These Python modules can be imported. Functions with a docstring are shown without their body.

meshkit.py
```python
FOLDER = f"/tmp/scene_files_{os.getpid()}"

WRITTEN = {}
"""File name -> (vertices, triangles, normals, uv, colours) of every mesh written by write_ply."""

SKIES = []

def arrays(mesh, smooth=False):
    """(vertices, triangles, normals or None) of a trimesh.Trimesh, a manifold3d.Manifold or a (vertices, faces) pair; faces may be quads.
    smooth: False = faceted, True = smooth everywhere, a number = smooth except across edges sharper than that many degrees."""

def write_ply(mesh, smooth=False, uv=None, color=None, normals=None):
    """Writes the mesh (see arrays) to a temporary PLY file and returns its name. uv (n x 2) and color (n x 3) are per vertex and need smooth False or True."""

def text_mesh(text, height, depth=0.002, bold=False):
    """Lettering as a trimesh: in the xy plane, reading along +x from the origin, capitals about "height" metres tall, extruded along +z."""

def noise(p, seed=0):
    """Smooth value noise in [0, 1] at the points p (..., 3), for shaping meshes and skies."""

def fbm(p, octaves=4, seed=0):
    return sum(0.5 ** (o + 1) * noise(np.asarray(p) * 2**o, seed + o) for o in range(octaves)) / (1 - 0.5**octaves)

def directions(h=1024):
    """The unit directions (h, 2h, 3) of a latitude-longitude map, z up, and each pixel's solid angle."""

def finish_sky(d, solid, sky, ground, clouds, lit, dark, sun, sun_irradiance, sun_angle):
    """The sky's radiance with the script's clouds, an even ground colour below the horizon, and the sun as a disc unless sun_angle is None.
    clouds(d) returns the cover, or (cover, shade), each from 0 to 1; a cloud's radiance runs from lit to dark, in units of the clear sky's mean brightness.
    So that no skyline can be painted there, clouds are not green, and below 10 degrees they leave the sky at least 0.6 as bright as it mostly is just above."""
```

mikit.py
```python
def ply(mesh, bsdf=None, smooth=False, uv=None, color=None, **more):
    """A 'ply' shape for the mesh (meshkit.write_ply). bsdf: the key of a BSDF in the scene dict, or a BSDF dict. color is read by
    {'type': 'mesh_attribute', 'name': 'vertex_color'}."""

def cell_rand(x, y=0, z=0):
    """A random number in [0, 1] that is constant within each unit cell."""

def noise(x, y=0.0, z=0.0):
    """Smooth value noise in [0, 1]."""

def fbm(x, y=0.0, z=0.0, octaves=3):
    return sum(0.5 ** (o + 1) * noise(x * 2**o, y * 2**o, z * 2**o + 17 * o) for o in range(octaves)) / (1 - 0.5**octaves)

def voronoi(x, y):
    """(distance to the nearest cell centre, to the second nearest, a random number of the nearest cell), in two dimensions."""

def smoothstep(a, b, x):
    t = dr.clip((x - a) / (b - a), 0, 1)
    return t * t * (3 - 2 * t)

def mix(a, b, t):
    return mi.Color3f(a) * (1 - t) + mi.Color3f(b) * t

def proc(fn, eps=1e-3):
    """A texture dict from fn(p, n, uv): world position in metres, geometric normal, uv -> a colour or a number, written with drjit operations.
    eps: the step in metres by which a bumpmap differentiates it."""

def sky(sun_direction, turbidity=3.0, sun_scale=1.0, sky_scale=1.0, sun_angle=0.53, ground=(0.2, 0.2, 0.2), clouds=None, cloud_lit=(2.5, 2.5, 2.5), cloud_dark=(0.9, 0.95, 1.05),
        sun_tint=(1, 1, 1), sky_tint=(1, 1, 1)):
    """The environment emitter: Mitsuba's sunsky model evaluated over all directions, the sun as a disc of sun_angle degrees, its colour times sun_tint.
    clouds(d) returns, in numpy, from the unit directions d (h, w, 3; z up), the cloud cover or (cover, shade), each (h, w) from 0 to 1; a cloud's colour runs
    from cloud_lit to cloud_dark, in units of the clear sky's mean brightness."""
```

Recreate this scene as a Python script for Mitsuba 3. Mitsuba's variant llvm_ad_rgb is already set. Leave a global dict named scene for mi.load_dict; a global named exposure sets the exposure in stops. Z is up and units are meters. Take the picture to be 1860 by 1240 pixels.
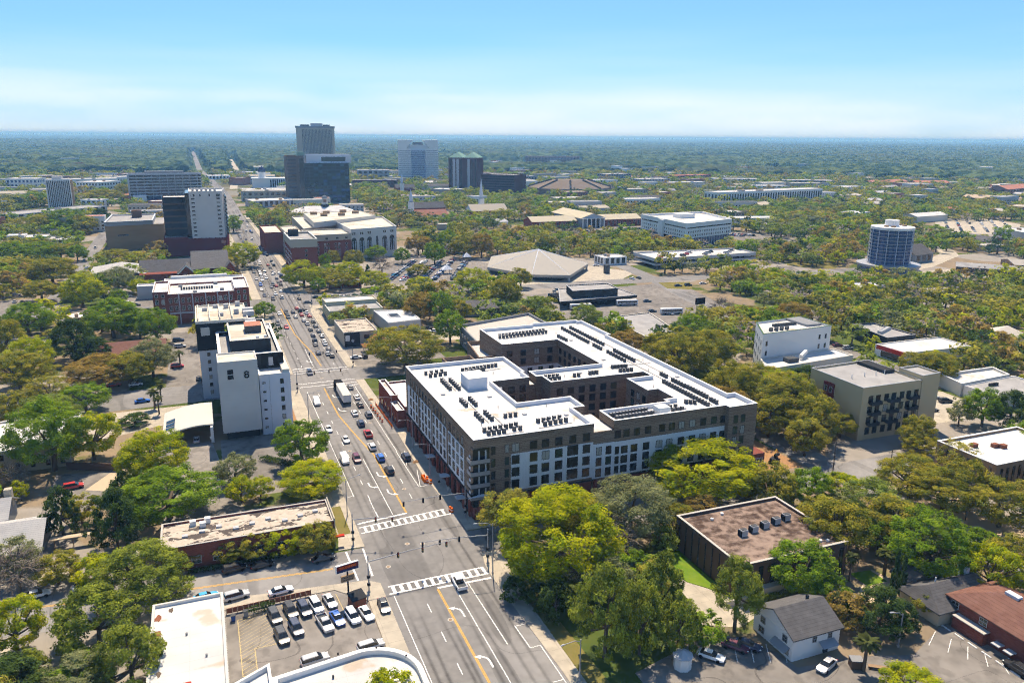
import math, random
import numpy as np, trimesh
import drjit as dr
import mitsuba as mi
import mikit, meshkit
from shapely.geometry import Polygon, box as sbox, LineString, Point
from shapely.ops import unary_union
from shapely import affinity
T = mi.ScalarTransform4f
scene, labels, _n = {}, {}, {}

# ---------------------------------------------------------------- camera, sky, exposure
EYE = np.array([0.0, 0.0, 85.0])
FWD = np.array([0.35767686, 0.89880227, -0.25342011])
UP = np.array([0.08623877, 0.23842177, 0.96732514])
scene['camera'] = {'type': 'perspective', 'fov_axis': 'x', 'fov': 66.44, 'near_clip': 0.5, 'far_clip': 90000.0,
    'to_world': T().look_at(origin=EYE.tolist(), target=(EYE + FWD * 100).tolist(), up=UP.tolist()),
    'medium': {'type': 'ref', 'id': 'haze_medium'}}
exposure = 2.3
SUN = np.array([0.175, 0.567, 1.0])


def clouds(d):
    el = np.degrees(np.arcsin(np.clip(d[..., 2], -1, 1)))
    az = np.degrees(np.arctan2(d[..., 0], d[..., 1]))
    n = meshkit.fbm(np.stack([az / 9, el / 1.3, az * 0 + 3], -1), 5, seed=4)
    top = 2.7 + 1.6 * meshkit.fbm(np.stack([az / 16, az * 0, az * 0], -1), 3, seed=9)
    bank = np.clip((top - el) / 1.1, 0, 1)
    haze = np.clip(1 - el / 6.5, 0, 1) ** 1.5
    wisp = np.clip((meshkit.fbm(np.stack([az / 30, el / 2.2, az * 0], -1), 5, seed=7) - 0.5) * 4, 0, 1) * np.clip((8 - el) / 4, 0, 1)
    high = np.clip((el - 12) / 20, 0, 1) * np.clip((n - 0.58) * 3, 0, 0.5)
    return np.clip(haze * .56 + bank * np.clip((n - 0.3) * 2.6, 0, 1) * 0.4 + 0.2 * wisp + high, 0, 0.92)


scene['sky'] = mikit.sky(SUN, turbidity=2.1, clouds=clouds, cloud_lit=(2.75, 3.0, 3.1), cloud_dark=(1.2, 1.25, 1.3), ground=(0.09, 0.11, 0.07), sky_tint=(0.62, 0.85, 1.02))
scene['haze_medium'] = {'type': 'homogeneous', 'albedo': {'type': 'rgb', 'value': [0.42, 0.72, 0.99]},
    'sigma_t': {'type': 'rgb', 'value': [0.00007, 0.000092, 0.000122]}, 'phase': {'type': 'isotropic'}}
scene['haze'] = {'type': 'cube', 'to_world': T().translate([8000, 20000, 57.0]).scale([52000, 52000, 60.0]), 'bsdf': {'type': 'null'}, 'interior': {'type': 'ref', 'id': 'haze_medium'}}
labels['haze'] = {'label': 'thin blue haze between the camera and the far horizon', 'category': 'haze', 'kind': 'stuff'}

# ---------------------------------------------------------------- materials
noise, fbm, cell, mix, sst = mikit.noise, mikit.fbm, mikit.cell_rand, mikit.mix, mikit.smoothstep
C3 = mi.Color3f


def rgb(c): return {'type': 'rgb', 'value': list(map(float, c))}


def PL(mesh, bsdf=None, **more): return mikit.ply(mesh, 'mat_' + bsdf if bsdf else None, **more)


def two(b): return {'type': 'twosided', 'bsdf': b}


def flat(name, c): scene['mat_' + name] = two({'type': 'diffuse', 'reflectance': rgb(c)})


def proc(name, fn): scene['mat_' + name] = two({'type': 'diffuse', 'reflectance': mikit.proc(fn)})


def shiny(name, c, r=0.3, metal=0.0, coat=0.0):
    scene['mat_' + name] = two({'type': 'principled', 'base_color': rgb(c), 'roughness': r, 'metallic': metal, 'clearcoat': coat, 'clearcoat_gloss': 0.9, 'specular': 0.5})


for nm, c in dict(m_white=(.72, .72, .7), m_offwhite=(.58, .56, .5), m_cream=(.5, .45, .33), m_beige=(.42, .38, .3), m_lightgray=(.45, .46, .47), m_gray=(.25, .26, .27), m_darkgray=(.09, .095, .1),
                  m_black=(.025, .026, .028), m_charcoal=(.045, .047, .05), m_brown=(.13, .085, .06), m_maroon=(.16, .035, .035), m_tan=(.3, .21, .13), m_red=(.45, .05, .03), m_orange=(.75, .16, .02), m_rust=(.24, .1, .06),
                  m_line=(.72, .72, .7), m_yellowline=(.62, .36, .07), m_lotline=(.55, .43, .2), m_green=(.1, .16, .09), m_paleg=(.4, .42, .3), m_soil=(.34, .2, .1), m_trunk=(.13, .1, .075), m_bark=(.2, .17, .14),
                  m_tyre=(.02, .02, .021), m_bluebin=(.05, .1, .3), m_bluewhite=(.6, .64, .7), m_concrete2=(.48, .45, .4), m_salmon=(.42, .2, .14), m_navy=(.03, .035, .09), m_blue=(.03, .12, .4), m_pinkbrick=(.3, .15, .11), m_wire=(.12, .12, .12), m_teal=(.2, .32, .27), m_sand=(.5, .4, .28), m_tanwall=(.52, .42, .25), m_tentroof=(.37, .35, .31), m_blind=(.36, .35, .31), m_glasspale=(.08, .13, .14), m_glasswall=(.04, .06, .065), m_brownwall=(.1, .05, .045), m_arenaroof=(.2, .165, .13), m_redfar=(.4, .12, .07), m_darktan=(.16, .13, .11)).items():
    flat(nm, c)
for nm, c in dict(glass_dark=(.012, .016, .018), glass_blue=(.02, .065, .18), glass_green=(.025, .045, .03), glass_car=(.012, .016, .02)).items():
    shiny(nm, c, 0.12, coat=0.6)
shiny('m_metal', (.5, .5, .5), .45, .6)
shiny('m_steel', (.3, .31, .33), .5, .3)
PAINT = dict(white=(.75, .75, .74), silver=(.42, .43, .44), gray=(.15, .155, .165), dark=(.045, .05, .055), black=(.016, .017, .019), navy=(.025, .04, .085), blue=(.02, .12, .45), skyblue=(.04, .33, .6), red=(.42, .025, .03), maroon=(.12, .025, .05))
for nm, c in PAINT.items():
    shiny('paint_' + nm, c, .35, .15 if nm in ('silver', 'gray') else 0, .8)
shiny('m_lamp', (.8, .8, .78), .2, 0, .5)
shiny('m_tail', (.5, .02, .02), .3, 0, .5)


def asphalt(p, n, uv):
    a = fbm(p.x * .9, p.y * .9, 0, 3)
    patch = sst(.55, .62, noise(p.x * .07, p.y * .05, 3)) * .025
    t = mi.Float(0)
    for xc in (29.3, 31.2, 34.7, 36.0, 39.2, 41.0, 44.0, 46.0):
        t = t + dr.exp(-dr.square((p.x - xc + (noise(p.y * .04, xc) - .5) * .5) / .32))
    v = .205 + .06 * (a - .5) + patch - .105 * dr.clip(t, 0, 1) * sst(.2, .8, noise(p.y * .03, p.x * .1, 9) + .2) * dr.select((p.x > 27) & (p.x < 48), 1., 0.)
    v = v * (1 - .22 * sst(.6, .64, noise(p.x * .3, p.y * .05, 33)) * sst(.5, .56, noise(p.x * .12, p.y * .02, 37))) * (1 - .25 * dr.select(dr.abs(noise(p.x * .11, p.y * .09, 51) - .5) < .006, 1., 0.))
    v = v + .05 * sst(.5, .8, noise(p.x * .16, p.y * .16, 5)) * dr.select((p.y > 134) & (p.y < 160), 1., 0.3)
    return C3(v * 1.03, v, v * .96)


def lot(p, n, uv):
    a = fbm(p.x * .5, p.y * .5, 2, 4)
    b = noise(p.x * .11, p.y * .09, 7)
    v = .2 + .1 * (a - .5) + .06 * (b - .5)
    s = sst(.5, .75, fbm(p.x * .5, p.y * .5, 21, 4))
    return C3(v * 1.1, v * 1.02, v * .92) * (1 - .22 * s) * (1 - .3 * dr.select(dr.abs(noise(p.x * .16, p.y * .14, 71) - .5) < .008, 1., 0.))


def concrete(p, n, uv):
    a = fbm(p.x * .6, p.y * .6, 5, 3)
    j = dr.minimum(dr.abs(p.y / 3 - dr.round(p.y / 3)), dr.abs(p.x / 3 - dr.round(p.x / 3)))
    v = (.42 + .16 * (a - .5)) * dr.select(j < .02, .87, 1.)
    return C3(v, v * .9, v * .72)


def ground(p, n, uv):
    a = fbm(p.x * .035, p.y * .035, 1, 4)
    b = fbm(p.x * .25, p.y * .25, 8, 3)
    grass = mix((.1, .12, .03), (.06, .095, .022), b)
    dirt = mix((.3, .23, .15), (.19, .155, .11), b)
    pave = mix((.24, .22, .19), (.33, .3, .26), b)
    c = mix(grass, dirt, sst(.42, .55, a + (b - .5) * .3))
    c = mix(c, pave, sst(.62, .66, noise(p.x * .022, p.y * .027, 40)))
    far = sst(900., 1900., dr.sqrt(p.x * p.x + p.y * p.y))
    g = noise(p.x * .004, p.y * .0025, 2)
    q = dr.sqrt(p.x * p.x + p.y * p.y)
    return mix(mix(c, mix((.035, .06, .025), (.08, .1, .05), g), far), (.045, .075, .05), sst(5000., 9000., q))


def lawn(p, n, uv):
    a = fbm(p.x * .4, p.y * .4, 1, 4)
    return mix((.07, .17, .012), (.2, .26, .03), a)


def drygrass(p, n, uv):
    a = fbm(p.x * .5, p.y * .5, 1, 4)
    return mix((.22, .17, .06), (.13, .14, .04), a)


def roof_white(p, n, uv):
    a = fbm(p.x * .16, p.y * .16, p.z, 4)
    s = sst(.62, .74, fbm(p.x * .22, p.y * .26, p.z + 9, 4))
    w = sst(.5, .8, fbm(p.x * .07, p.y * .06, p.z + 21, 4))
    seam = dr.select(dr.abs(p.y / 2.4 - dr.round(p.y / 2.4)) < .02, .88, 1.) * dr.select(dr.abs(p.x / 7.5 - dr.round(p.x / 7.5)) < .006, .9, 1.)
    v = (.6 + .2 * (a - .5) - .12 * w) * seam
    return mix(C3(v, v * .985, v * .95), C3(.42, .31, .19), s * .6)


def roof_cream(p, n, uv):
    a = fbm(p.x * .3, p.y * .3, p.z, 4)
    b = sst(.5, .7, fbm(p.x * .12, p.y * .2, p.z + 3, 3))
    return mix((.6, .56, .47), (.4, .34, .27), b * .7 + (a - .5) * .6)


def roof_gray(p, n, uv):
    a = fbm(p.x * .3, p.y * .3, p.z, 4)
    v = .33 + .2 * (a - .5)
    return C3(v, v * .99, v * .97)


def roof_gravel(p, n, uv):
    a = fbm(p.x * .9, p.y * .9, 0, 4)
    b = noise(p.x * .13, p.y * .13, 5)
    return mix((.07, .048, .038), (.3, .225, .18), sst(.25, .8, a * .75 + b * .35))


def roof_peel(p, n, uv):
    a = fbm(p.x * .33, p.y * .6, 0, 5)
    b = fbm(p.x * 1.7, p.y * 1.7, 3, 3)
    return mix(mix((.55, .5, .42), (.4, .33, .25), b), (.1, .085, .075), sst(.56, .66, a + (b - .5) * .35))


def roof_shingle(p, n, uv):
    a = fbm(p.x * 1.1, p.y * 1.1, p.z, 3)
    r = dr.select(dr.abs(p.z / .28 - dr.round(p.z / .28)) < .1, .82, 1.)
    v = (.12 + .07 * (a - .5)) * r
    return C3(v, v * .98, v * .98)


def roof_red(p, n, uv):
    a = fbm(p.x * 1.1, p.y * 1.1, p.z, 3)
    r = dr.select(dr.abs(p.z / .28 - dr.round(p.z / .28)) < .1, .82, 1.)
    return mix((.15, .075, .058), (.235, .13, .1), a) * r


def roof_ribbed(p, n, uv):
    k = (p.y * .97 + p.x * .05) / .5
    j = dr.select(dr.abs(k - dr.round(k)) < .1, .8, 1.)
    a = fbm(p.x * .3, p.y * .3, p.z, 3)
    v = (.42 + .16 * (a - .5)) * j
    return C3(v, v * .99, v * .96)


def siding(p, n, uv):
    k = p.z / .42
    j = dr.select(dr.abs(k - dr.round(k)) < .09, .45, 1.)
    t = cell(dr.floor(k + .5), dr.floor((p.x + p.y) / 4.2), 3)
    return mix((.205, .15, .108), (.285, .215, .16), t) * j


def panel(p, n, uv):
    k = (p.x + p.y) / .38
    j = dr.select(dr.abs(k - dr.round(k)) < .07, .85, 1.)
    a = fbm(p.x * .2 + p.y * .2, p.z * .25, 1, 3)
    return C3(.68, .71, .74) * (j * (.92 + .14 * (a - .5)))


def brick(p, n, uv):
    u, w = (p.x + p.y) / .5, p.z / .2
    t = cell(dr.floor(u + .5 * dr.floor(w)), dr.floor(w), 5)
    a = fbm(p.x * .3, p.y * .3, p.z * .3, 3)
    return mix((.17, .055, .042), (.26, .095, .07), t * .6 + a * .4)


def tanbrick(p, n, uv):
    a = fbm(p.x * .1, p.y * .1, p.z * .25, 4)
    w = dr.select(dr.abs(p.z / 2.8 - dr.round(p.z / 2.8)) < .02, .85, 1.)
    return mix((.3, .18, .09), (.42, .27, .145), a) * w


def canopy(p, n, uv):
    a = noise(p.x * .05, p.y * .05, 1)
    b = noise(p.x * .008, p.y * .005, 4)
    c = mix((.03, .058, .03), (.1, .135, .055), sst(.3, .75, a))
    return mix(c, (.09, .1, .06), sst(.55, .8, b) * .5)


def stucco(p, n, uv):
    a = fbm(p.x * .25 + p.y * .2, p.z * .3, p.y * .1, 4)
    k = dr.select(dr.abs(p.z / 1.25 - dr.round(p.z / 1.25)) < .012, .93, 1.)
    v = (.56 + .1 * (a - .5)) * k
    return C3(v, v * .98, v * .93)


for nm, fn in dict(asphalt=asphalt, lot=lot, concrete=concrete, ground=ground, lawn=lawn, drygrass=drygrass, roof_white=roof_white, roof_gray=roof_gray, roof_cream=roof_cream, roof_gravel=roof_gravel, roof_peel=roof_peel,
                   roof_shingle=roof_shingle, roof_red=roof_red, roof_ribbed=roof_ribbed, siding=siding, panel=panel, brick=brick, tanbrick=tanbrick, canopy=canopy, stucco=stucco).items():
    proc(nm, fn)
scene['mat_leaf'] = {'type': 'principledthin', 'base_color': {'type': 'mesh_attribute', 'name': 'vertex_color'}, 'roughness': .6, 'diff_trans': 0.95, 'spec_trans': 0.0}

# ---------------------------------------------------------------- building blocks
def key(name, parent=None):
    base = parent + '__' + name if parent else name
    k = _n[base] = _n.get(base, 0) + 1
    return base if k == 1 else f'{base}_{k - 1:03d}'


def thing(name, label, cat, group=None, kind=None):
    k = key(name)
    labels[k] = {'label': label, 'category': cat, **({'group': group} if group else {}), **({'kind': kind} if kind else {})}
    return k


PEND = []


def many(name, look, place, cat, group, pos, how='left'):
    """A thing whose label gets an ordinal once all of its kind at that place are known."""
    k = key(name)
    labels[k] = {'label': look + ' ' + place, 'category': cat, 'group': group}
    PEND.append((k, look, place, float(pos[0]), float(pos[1]), how))
    return k


ORD = 'first second third fourth fifth sixth seventh eighth ninth tenth eleventh twelfth'.split()


def ordinal(i, n):
    if n == 1: return ''
    if i < 12: return ORD[i]
    return f'{i + 1}' + ('th' if 10 <= (i + 1) % 100 <= 20 else {1: 'st', 2: 'nd', 3: 'rd'}.get((i + 1) % 10, 'th'))


def finish_labels():
    by = {}
    for r in PEND: by.setdefault((r[1], r[2]), []).append(r)
    for rs in by.values():
        if len(rs) < 2: continue
        rs.sort(key=lambda r: math.atan2(r[3], r[4]) if r[5] == 'left' else math.hypot(r[3], r[4]))
        for i, r in enumerate(rs):
            labels[r[0]]['label'] = f"{r[1]} {r[2]}, {ordinal(i, len(rs))} " + ('from left' if r[5] == 'left' else 'nearest')


class MB:
    """Collects faces; quads and triangles of one mesh."""
    def __init__(s): s.v, s.f, s.c = [], [], 0
    def add(s, v, f):
        v = np.asarray(v, float).reshape(-1, 3)
        f = np.asarray(f, int)
        if f.shape[1] == 4: f = np.vstack([f[:, [0, 1, 2]], f[:, [0, 2, 3]]])
        s.v.append(v); s.f.append(f + s.c); s.c += len(v)
        return s
    def tm(s, m, M=None):
        v = np.asarray(m.vertices)
        if M is not None: v = v @ M[:3, :3].T + M[:3, 3]
        return s.add(v, m.faces)
    def quad(s, *p): return s.add(p, [[0, 1, 2, 3]] if len(p) == 4 else [[0, 1, 2]])
    def box(s, x0, x1, y0, y1, z0, z1, rot=0., o=(0, 0)):
        v = np.array([[x, y, z] for z in (z0, z1) for x, y in ((x0, y0), (x1, y0), (x1, y1), (x0, y1))], float)
        if rot:
            c, n = math.cos(rot), math.sin(rot)
            q = v[:, :2] - o
            v[:, 0], v[:, 1] = q[:, 0] * c - q[:, 1] * n + o[0], q[:, 0] * n + q[:, 1] * c + o[1]
        return s.add(v, [[3, 2, 1, 0], [4, 5, 6, 7], [0, 1, 5, 4], [1, 2, 6, 5], [2, 3, 7, 6], [3, 0, 4, 7]])
    def poly(s, poly, z0, z1=None):
        """A flat sheet at z0, or a prism."""
        for g in getattr(poly, 'geoms', [poly]):
            if g.is_empty or g.area < 1e-6: continue
            g = g.simplify(.01)
            if z1 is None:
                v, f = trimesh.creation.triangulate_polygon(g, engine='earcut')
                s.add(np.column_stack([v, np.full(len(v), z0)]), f)
            else:
                m = trimesh.creation.extrude_polygon(g, z1 - z0, engine='earcut')
                s.add(np.asarray(m.vertices) + [0, 0, z0], m.faces)
        return s
    def tube(s, pts, rad, n=6):
        p = np.asarray(pts, float); rad = np.broadcast_to(rad, (len(p),))
        t = np.gradient(p, axis=0); t /= np.linalg.norm(t, axis=1, keepdims=True) + 1e-12
        a = np.cross(t, np.where(np.abs(t[:, 2:]) < .9, [0, 0, 1.], [1., 0, 0])); a /= np.linalg.norm(a, axis=1, keepdims=True) + 1e-12
        b = np.cross(t, a); th = np.arange(n) * 2 * np.pi / n
        v = p[:, None] + rad[:, None, None] * (np.cos(th)[None, :, None] * a[:, None] + np.sin(th)[None, :, None] * b[:, None])
        i, j = np.meshgrid(np.arange(len(p) - 1), np.arange(n), indexing='ij')
        q = np.stack([i * n + j, i * n + (j + 1) % n, (i + 1) * n + (j + 1) % n, (i + 1) * n + j], -1).reshape(-1, 4)
        s.add(v.reshape(-1, 3), q)
        for e, fl in ((0, 0), (len(p) - 1, 1)):
            r = np.arange(n) + e * n
            s.f.append(np.array([[r[0], r[k], r[k + 1]][::-1 if not fl else 1] for k in range(1, n - 1)]) + s.c - len(p) * n)
        return s
    def mesh(s): return np.vstack(s.v), np.vstack(s.f)
    def put(s, name, bsdf, parent=None, to=None, smooth=False, kind=None, label=None):
        k = key(name, parent)
        scene[k] = PL(s.mesh(), bsdf, smooth=smooth)
        if to is not None: scene[k]['to_world'] = to
        if kind or label: labels[k] = {**({'kind': kind} if kind else {}), **({'label': label} if label else {})}
        return k


def shared(mesh, smooth=False, color=None):
    return PL(mesh, None, smooth=smooth, color=color)


def use(sh, name, bsdf, parent=None, to=None):
    k = key(name, parent)
    scene[k] = {**sh, 'bsdf': {'type': 'ref', 'id': 'mat_' + bsdf}}
    if to is not None: scene[k]['to_world'] = to
    return k


def struct(name, mb, bsdf, label=None, smooth=False):
    k = mb.put(name, bsdf, smooth=smooth)
    labels[k] = {'kind': 'structure', **({'label': label, 'category': name.split('_')[-1]} if label else {})}
    return k


def place(x, y, z=0., deg=0., s=None):
    t = T().translate([x, y, z]).rotate([0, 0, 1], deg)
    return t.scale(s) if s is not None else t


KEEP = []   # footprints where no wild tree grows


def keep(x0, x1, y0, y1, m=2): KEEP.append((x0 - m, x1 + m, y0 - m, y1 + m))


_win = {}


def window_mesh(w, h, style):
    kk = (round(w, 2), round(h, 2), style)
    if kk not in _win:
        f, g = MB(), MB()
        t = .09 if w > .8 else .05
        for a in ((-w / 2, -w / 2 + t, 0, h), (w / 2 - t, w / 2, 0, h), (-w / 2 + t, w / 2 - t, 0, t), (-w / 2 + t, w / 2 - t, h - t, h)):
            f.box(a[0], a[1], -.1, .02, a[2], a[3])
        if style == 'double':
            f.box(-.03, .03, -.08, .02, t, h - t)
        if style == 'cross':
            f.box(-.03, .03, -.08, .02, t, h - t); f.box(-w / 2 + t, -.03, -.08, .02, h * .5 - .03, h * .5 + .03); f.box(.03, w / 2 - t, -.08, .02, h * .5 - .03, h * .5 + .03)
        g.quad((-w / 2 + t, -.035, t), (w / 2 - t, -.035, t), (w / 2 - t, -.035, h - t), (-w / 2 + t, -.035, h - t))
        _win[kk] = shared(f.mesh()), shared(g.mesh())
    return _win[kk]


DIRS = dict(s=0, e=90, n=180, w=270)


def wall_at(face, plane, a, z):
    """to_world of a piece on a wall that faces 's', 'w', 'e' or 'n'; a runs along the wall."""
    x, y = (a, plane) if face in 'sn' else (plane, a)
    return place(x, y, z, DIRS[face])


def windows(parent, face, plane, along, zs, w, h, frame='m_charcoal', glass='glass_dark', style='double', name='window', to=None, skip=0, seed=0):
    f, g = window_mesh(w, h, style)
    rnd = random.Random(seed + len(scene))
    for z in zs:
        for a in along:
            if skip and rnd.random() < skip: continue
            M = wall_at(face, plane, a, z)
            if to is not None: M = to @ M
            k = use(f, name, frame, parent, M)
            use(g, 'pane', rnd.choices((glass, 'glass_green', 'm_blind'), (8, 1.5, 1.1))[0], k, M)


def window_mass(parent, face, plane, along, zs, w, h, glass='glass_dark', proud=.05, name='window_panes', to=None):
    m = MB()
    for z in zs:
        for a in along:
            if face == 's': m.box(a - w / 2, a + w / 2, plane - proud, plane + .02, z, z + h)
            elif face == 'n': m.box(a - w / 2, a + w / 2, plane - .02, plane + proud, z, z + h)
            elif face == 'w': m.box(plane - proud, plane + .02, a - w / 2, a + w / 2, z, z + h)
            else: m.box(plane - .02, plane + proud, a - w / 2, a + w / 2, z, z + h)
    return m.put(name, glass, parent, to, kind='stuff')


def block(parent, poly, z0, z1, wall, roof='roof_white', cap=None, par=.7, t=.35, to=None, wname='wall', rname='roof', keepm=3):
    """A flat-roofed volume: walls with a parapet ring, the roof sheet inside it, a coping on the ring."""
    if not hasattr(poly, 'exterior'): poly = sbox(poly[0], poly[2], poly[1], poly[3]) if len(poly) == 4 and not hasattr(poly[0], '__len__') else Polygon(poly)
    inner = poly.buffer(-t, join_style=2)
    MB().poly(poly.difference(inner), z1 - par - .3, z1).poly(poly, z0, z1 - par - .3).put(wname, wall, parent, to)
    MB().poly(inner.buffer(-.01), z1 - par - .29, z1 - par).put(rname, roof, parent, to)
    if cap: MB().poly(poly.buffer(.06, join_style=2).difference(poly.buffer(-t - .04, join_style=2)), z1 + .003, z1 + .12).put('coping', cap, parent, to)
    if keepm is not None and to is None:
        b = poly.bounds; keep(b[0], b[2], b[1], b[3], keepm)
    return poly


def linspace(a, b, n): return [a + (b - a) * i / (n - 1) for i in range(n)] if n > 1 else [(a + b) / 2]

# ---------------------------------------------------------------- ground, roads, pavements, markings
g = MB()
for r0, r1, n in ((0, 2500, 50), (2500, 12000, 24), (12000, 60000, 16)):
    c = np.linspace(-r1, r1, n + 1)
    for i in range(n):
        for j in range(n):
            if r0 and max(abs(c[i]), abs(c[i + 1])) <= r0 + 1 and max(abs(c[j]), abs(c[j + 1])) <= r0 + 1: continue
            g.quad((c[i], c[j], 0), (c[i + 1], c[j], 0), (c[i + 1], c[j + 1], 0), (c[i], c[j + 1], 0))
struct('ground', g, 'ground')


def sheet(name, pts, z, bsdf, label=None, m=3):
    p = pts if hasattr(pts, 'area') else Polygon(pts)
    if m is not None:
        b = p.bounds
        if (b[2] - b[0]) < 140 or (b[3] - b[1]) < 60: keep(*[b[i] for i in (0, 2, 1, 3)], m)
    return struct(name, MB().poly(p, z), bsdf, label)


ROADZ, LOTZ, WALKZ, MARKZ = .035, .02, .14, .045
main = Polygon([(27, -20), (27, 136.4), (26.9, 152), (26.9, 163), (27.4, 360), (26, 560), (23, 900), (30, 1250), (3, 2100), (-12, 4400), (4, 4400), (16, 2100), (44, 1250), (44, 900), (48, 560), (48.5, 400), (46.9, 390), (46.9, 300), (46.9, 240), (48.7, 215), (47.6, 184), (49, 160), (49, 143), (48, 135), (47.7, 130), (48.8, 100), (49.2, -20)])
side = Polygon([(27.02, 136.4), (13, 137.1), (-6, 140), (-34, 142), (-90, 152), (-200, 172), (-200, 184), (-90, 165), (-36, 159.5), (-6, 152), (13, 150.9), (26.88, 151)])
east = Polygon([(48.98, 140.2), (145, 140.2), (180, 140.2), (300, 140.2), (300, 150), (180, 150), (48.98, 150)])
par = Polygon([(146, 40), (146, 140.18), (146, 140.19), (155.5, 140.19), (155.5, 40)])
par2 = Polygon([(146, 150.02), (155.5, 150.02), (156, 330), (147, 330)])
north = Polygon([(-80, 262), (-80, 284), (27.3, 284), (27, 265)])
northe = Polygon([(47.02, 270), (47.02, 286), (75, 286), (75, 270)])
upper = Polygon([(48, 405), (48, 436), (120, 424), (260, 420), (420, 405), (420, 390), (260, 404), (120, 410)])
upperw = Polygon([(26.9, 405), (-200, 405), (-200, 436), (26.9, 428)])
left = Polygon([(-72, 436), (-70, 560), (-72, 690), (-76, 900), (-85, 900), (-82, 690), (-79, 560), (-79, 436)])
main = unary_union([main, LineString([(27.2, -20), (27.2, 136), (26.9, 150), (26.9, 260), (27.4, 404)]).buffer(.7), LineString([(48.9, -20), (48.6, 100), (47.7, 132), (48.7, 140), (49, 160), (47.7, 184), (48.6, 215), (46.9, 240), (46.9, 389), (48.4, 404)]).buffer(.7)])
sheet('main_road', main, ROADZ, 'asphalt', 'wide grey asphalt avenue running away towards downtown', None)
sheet('side_street', side, ROADZ - .004, 'asphalt', 'side street left of the first crossing', None)
sheet('side_street', east, ROADZ - .004, 'asphalt', 'shaded side street behind the yellow-green trees', None)
sheet('side_street', par, ROADZ - .008, 'asphalt', 'tree lined street beside the grey house', None)
sheet('side_street', par2, ROADZ - .008, 'asphalt', 'street under the oaks right of the apartment block', None)
sheet('side_street', north, ROADZ - .004, 'asphalt', 'cross street left of the numbered tower', None)
sheet('side_street', northe, ROADZ - .004, 'asphalt', 'short street beside the brick shop', None)
sheet('side_street', upper, ROADZ - .004, 'asphalt', 'cross street past the pale green building', None)
sheet('side_street', upperw, ROADZ - .004, 'asphalt', 'cross street in front of the red brick offices', None)
sheet('side_street', left, ROADZ - .008, 'asphalt', 'street left of the windowless tan building', None)
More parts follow.
